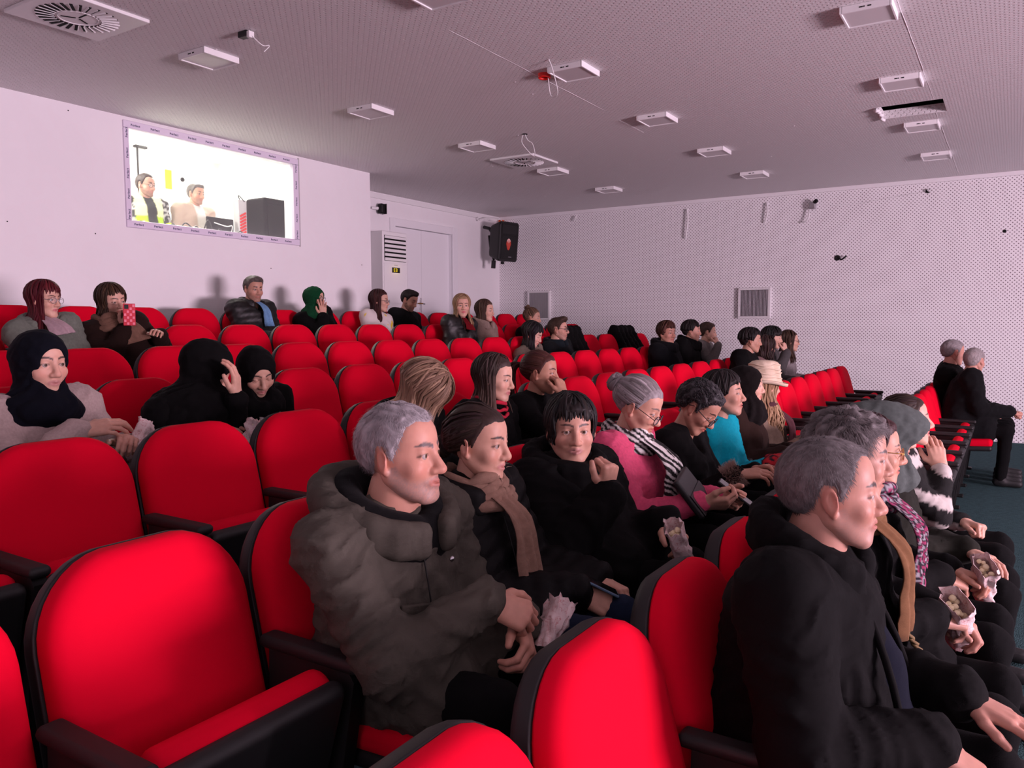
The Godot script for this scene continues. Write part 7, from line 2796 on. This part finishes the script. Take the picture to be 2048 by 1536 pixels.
func sun_hat(u: Dictionary) -> void:
	var t := thing("cloth_hat", "cream gathered cloth hat with a turned-up brim on the blonde woman", "hat", (u["node"] as Node3D).position)
	var B: Basis = u["B"]
	var H: Vector3 = u["H"]
	var b := MB.new()
	var seg := 40
	var prof := [[0.0, 0.172], [0.05, 0.170], [0.078, 0.162], [0.092, 0.142], [0.099, 0.105], [0.105, 0.065], [0.110, 0.035], [0.112, 0.022], [0.128, 0.012], [0.144, 0.016], [0.150, 0.030], [0.147, 0.034], [0.140, 0.022], [0.110, 0.016]]
	var pts := PackedVector3Array()
	var cols := PackedColorArray()
	for k in range(prof.size() - 1, -1, -1):
		for s in seg:
			var a := TAU * s / seg
			var e: Array = prof[k]
			var rr: float = e[0]
			var y: float = e[1]
			var wob := fine.get_noise_3d(cos(a) * 2.0, y * 60.0, sin(a) * 2.0)
			rr += 0.005 * wob * clampf(rr / 0.08, 0.0, 1.0)
			if k >= 8:
				y += 0.012 * sin(a * 2.0 + 0.6)
			pts.append(H + B * (Vector3(cos(a) * rr * 0.94, y, sin(a) * rr * 1.08 - 0.012) * (u["s"] as float)))
			cols.append(Color(0.52, 0.40, 0.28).lerp(Color(0.72, 0.60, 0.46), 0.5 + 0.5 * wob))
	b.sheet(pts, seg, true)
	b.c = cols
	part("crown_and_brim", b, M["straw"], t)
	for q in [0.03, 0.058, 0.086, 0.114, 0.14]:
		b = MB.new()
		var ring := PackedVector3Array()
		var rr2 := PackedFloat32Array()
		for s in seg + 1:
			var a := TAU * s / seg
			var r0: float = table(q, [0.022, 0.065, 0.105, 0.142, 0.162], [0.1125, 0.107, 0.101, 0.094, 0.08])
			ring.append(H + B * (Vector3(cos(a) * r0 * 0.94, q + 0.006 * sin(a * 3.0 + q * 90.0), sin(a) * r0 * 1.08 - 0.012) * (u["s"] as float)))
			rr2.append(0.0045)
		b.tube(ring, rr2, 5, Color(0.66, 0.54, 0.40))
		part("fold", b, M["straw"], t)

# ---------------------------------------------------------------- things in hands and on laps
func paper_bag(at: Vector3, turn: Vector3, h: float, label: String, sd: int) -> void:
	var t := thing("popcorn_bag", label, "paper bag", at)
	t.rotation = turn
	var r := RandomNumberGenerator.new()
	r.seed = sd
	var rings := []
	var rows := 12
	for y in rows:
		var q := y / float(rows - 1)
		var ring := PackedVector3Array()
		var w := lerpf(0.040, 0.058, q)
		var d := lerpf(0.026, 0.034, q)
		for s in 24:
			var a := TAU * s / 24.0
			var cx := signf(cos(a)) * pow(absf(cos(a)), 0.55)
			var cz := signf(sin(a)) * pow(absf(sin(a)), 0.55)
			var n := fine.get_noise_3d(cx * 1.7 + sd, q * 5.0, cz * 1.7)
			var n2 := absf(fine.get_noise_3d(cx * 4.0, q * 9.0 + sd, cz * 4.0))
			var y2 := q * h
			if y == rows - 1:
				y2 += 0.0035 * (1.0 if s % 2 == 0 else -1.0) + 0.006 * n
			ring.append(Vector3(cx * (w + 0.012 * n - 0.008 * n2), y2, cz * (d + 0.012 * n - 0.008 * n2)))
		rings.append(ring)
	var inner := []
	for y in range(rows - 1, rows - 6, -1):
		var ring := PackedVector3Array()
		for p in rings[y]:
			ring.append(Vector3(p.x * 0.95, p.y - (0.0 if y == rows - 1 else 0.003), p.z * 0.93))
		inner.append(ring)
	var b := MB.new()
	b.loft(rings + inner, true)
	part("bag", b, M["paper"], t)
	for k in 14:
		b = MB.new()
		var p := Vector3(r.randf_range(-0.035, 0.035), h * 0.80 + r.randf_range(-0.01, 0.02), r.randf_range(-0.016, 0.016))
		var rr := r.randf_range(0.007, 0.011)
		b.rbox(p, Vector3(rr * 2, rr * 1.6, rr * 2), rr * 0.79, Basis(Vector3.UP, k), 2)
		part("popcorn", b, M["popcorn"], t)

func phone(at: Vector3, turn: Basis, size: Vector3, m: Material, label: String) -> Node3D:
	var t := thing("phone", label, "phone", at)
	t.basis = turn
	var b := MB.new()
	b.rbox(Vector3.ZERO, size, 0.004, Basis.IDENTITY, 2)
	part("case", b, m, t)
	b = MB.new()
	b.rbox(Vector3(0, 0, size.z * 0.5), Vector3(size.x - 0.006, size.y - 0.008, 0.0012), 0.0005, Basis.IDENTITY, 1)
	part("screen", b, M["phone_glass"], t)
	b = MB.new()
	b.rbox(Vector3(size.x * 0.22, size.y * 0.36, -size.z * 0.5 - 0.001), Vector3(0.026, 0.03, 0.003), 0.001)
	part("camera_block", b, M["black_plastic"], t)
	if m == M["phone_red"]:
		b = MB.new()
		for y in 7:
			for x in 4:
				if (x + y) % 2 == 0 and not (x > 1 and y > 4):
					b.rbox(Vector3((x - 1.5) * 0.018, (y - 3.0) * 0.021, -size.z * 0.5 - 0.001), Vector3(0.015, 0.018, 0.003), 0.001, Basis.IDENTITY, 1)
		part("case_pattern", b, M["phone_pink"], t)
	return t

func draped_coat(at: Vector3, label: String, w: float, drop: float, sd: float) -> void:
	var t := thing("draped_coat", label, "coat", at)
	var f := Field.new(Vector3(-w - 0.1, 0.35, -0.3), Vector3(w + 0.1, 1.15, 0.3), 0.016)
	for k in 5:
		var x := lerpf(-w, w, k / 4.0)
		f.cap(Vector3(x, 1.0, -0.03), Vector3(x * 1.05, 0.99 - drop, 0.16), 0.06, 0.065, 0.03)
		f.cap(Vector3(x, 1.0, -0.03), Vector3(x, 0.96 - drop * 0.7, -0.17), 0.06, 0.06, 0.03)
	f.cap(Vector3(-w, 0.99, -0.02), Vector3(w * 0.8, 0.99, -0.02), 0.055, 0.06, 0.03)
	garment(f, [bone(Vector3(sd, 0.4, 0), Vector3(0.1 + sd, 1.0, 0))], "cloth", 0.014, M["black_coat"], "cloth", t)

func build_belongings() -> void:
	mat("popcorn", srgb(0.93, 0.88, 0.72), 0.9)
	mat("phone_glass", srgb(0.03, 0.03, 0.035), 0.08)
	mat("phone_red", srgb(0.80, 0.16, 0.24), 0.5)
	mat("phone_pink", srgb(0.95, 0.50, 0.58), 0.5)
	mat("phone_blue", srgb(0.35, 0.45, 0.55), 0.4)
	paper_bag(Vector3(1.72, 0.70, -1.02), Vector3(0.5, 0.6, -0.55), 0.17, "crumpled white popcorn bag held by the man in the olive jacket", 1)
	paper_bag(Vector3(2.63, 0.70, -0.93), Vector3(-0.35, 0.4, 0.35), 0.21, "printed white popcorn bag standing on the lap of the black-coated woman", 2)
	paper_bag(Vector3(2.72, 0.60, -0.12), Vector3(-0.3, 0.5, 0.55), 0.20, "torn white popcorn bag held by the grey-haired person in front", 3)
	paper_bag(Vector3(3.32, 0.56, -0.06), Vector3(-0.2, 0.3, 0.6), 0.21, "white popcorn bag held by the woman in gold glasses", 4)
	paper_bag(Vector3(1.90, 1.02, -3.12), Vector3(0.3, 0.7, -0.6), 0.17, "white paper bag in the hands of the woman in the navy headscarf", 5)
	paper_bag(Vector3(2.42, 0.98, -3.02), Vector3(0.2, 0.2, -0.2), 0.16, "white paper bag between the two black headscarves", 6)
	paper_bag(Vector3(8.02, 0.98, -4.16), Vector3(0.1, 0.4, 0.1), 0.15, "small white popcorn bag held by the man with swept-up hair", 7)
	paper_bag(Vector3(3.72, 0.86, -2.10), Vector3(0.1, 0.4, -0.3), 0.18, "tall narrow popcorn bag before the woman with the ponytail", 8)
	phone(Vector3(3.235, 1.655, -5.26), Basis(Vector3.UP, -0.5) * Basis(Vector3.RIGHT, -0.1), Vector3(0.078, 0.155, 0.011), M["phone_red"], "red chequered phone held before the face of the brown-haired woman").rotate_y(PI)
	phone(Vector3(3.24, 0.875, -0.96), Basis(Vector3.UP, 0.2) * Basis(Vector3.RIGHT, -0.95), Vector3(0.08, 0.165, 0.009), M["black_plastic"], "black phone in the hands of the woman in pink")
	phone(Vector3(4.27, 0.84, -0.92), Basis(Vector3.UP, 0.3) * Basis(Vector3.RIGHT, -0.9), Vector3(0.09, 0.18, 0.010), M["phone_blue"], "blue-cased phone in the hands of the woman in turquoise")
	phone(Vector3(2.14, 0.775, -1.04), Basis(Vector3.UP, 0.6) * Basis(Vector3.RIGHT, -1.1), Vector3(0.062, 0.11, 0.009), M["phone_blue"], "pale phone held in the lap of the woman with the beige scarf")
	# dark clutch on the pink woman's lap
	var b := MB.new()
	b.rbox(Vector3.ZERO, Vector3(0.28, 0.03, 0.19), 0.012)
	var t := thing("clutch_bag", "flat dark grey clutch on the lap of the woman in pink", "bag", Vector3(3.20, 0.865, -1.13))
	t.rotation = Vector3(0.9, 0.3, 0.1)
	part("bag_body", b, shiny(srgb(0.13, 0.13, 0.135), 0.5), t)
	b = MB.new()
	b.rbox(Vector3(0, 0.017, 0.04), Vector3(0.27, 0.006, 0.10), 0.003)
	part("flap", b, shiny(srgb(0.15, 0.15, 0.155), 0.5), t)
	# red and black gloves on the lap of the woman in turquoise
	t = thing("knitted_gloves", "red and black knitted gloves on the lap of the woman in turquoise", "gloves", Vector3(4.30, 0.83, -1.05))
	var f := Field.new(Vector3(-0.14, -0.06, -0.12), Vector3(0.14, 0.09, 0.12), 0.011)
	f.cap(Vector3(-0.08, 0, -0.03), Vector3(0.07, 0.02, 0.03), 0.042, 0.045, 0.02)
	f.cap(Vector3(0.02, 0.02, -0.05), Vector3(0.10, 0.0, 0.05), 0.03, 0.028, 0.02)
	garment(f, [bone(Vector3(-0.1, 0, 0), Vector3(0.1, 0, 0))], "cloth", 0.010, M["tinted_cloth"], "knit", t, "plaid")
	draped_coat(seat("c", 17), "black coat hung over a chair back beside the far aisle", 0.27, 0.30, 0.3)
	draped_coat(seat("c", 14), "black coat hung on the chair beside the man with swept-up hair", 0.26, 0.38, 1.3)
	# grey bag on the back row
	t = thing("soft_bag", "grey crumpled bag on a back-row chair by the double door", "bag", Vector3(8.0, 1.47, -6.45))
	f = Field.new(Vector3(-0.2, -0.12, -0.15), Vector3(0.2, 0.16, 0.15), 0.016)
	f.cap(Vector3(-0.10, 0, 0), Vector3(0.10, 0.02, 0), 0.085, 0.08, 0.03)
	garment(f, [bone(Vector3(-0.1, 0, 0), Vector3(0.1, 0, 0))], "cloth", 0.016, cloth(srgb(0.40, 0.37, 0.36)), "bag_cloth", t)

func plaid(p: Vector3) -> Color:
	return Color(0.42, 0.02, 0.03) if fine.get_noise_3d(p.x * 26.0, p.y * 26.0, p.z * 26.0) > -0.05 else Color(0.02, 0.018, 0.02)
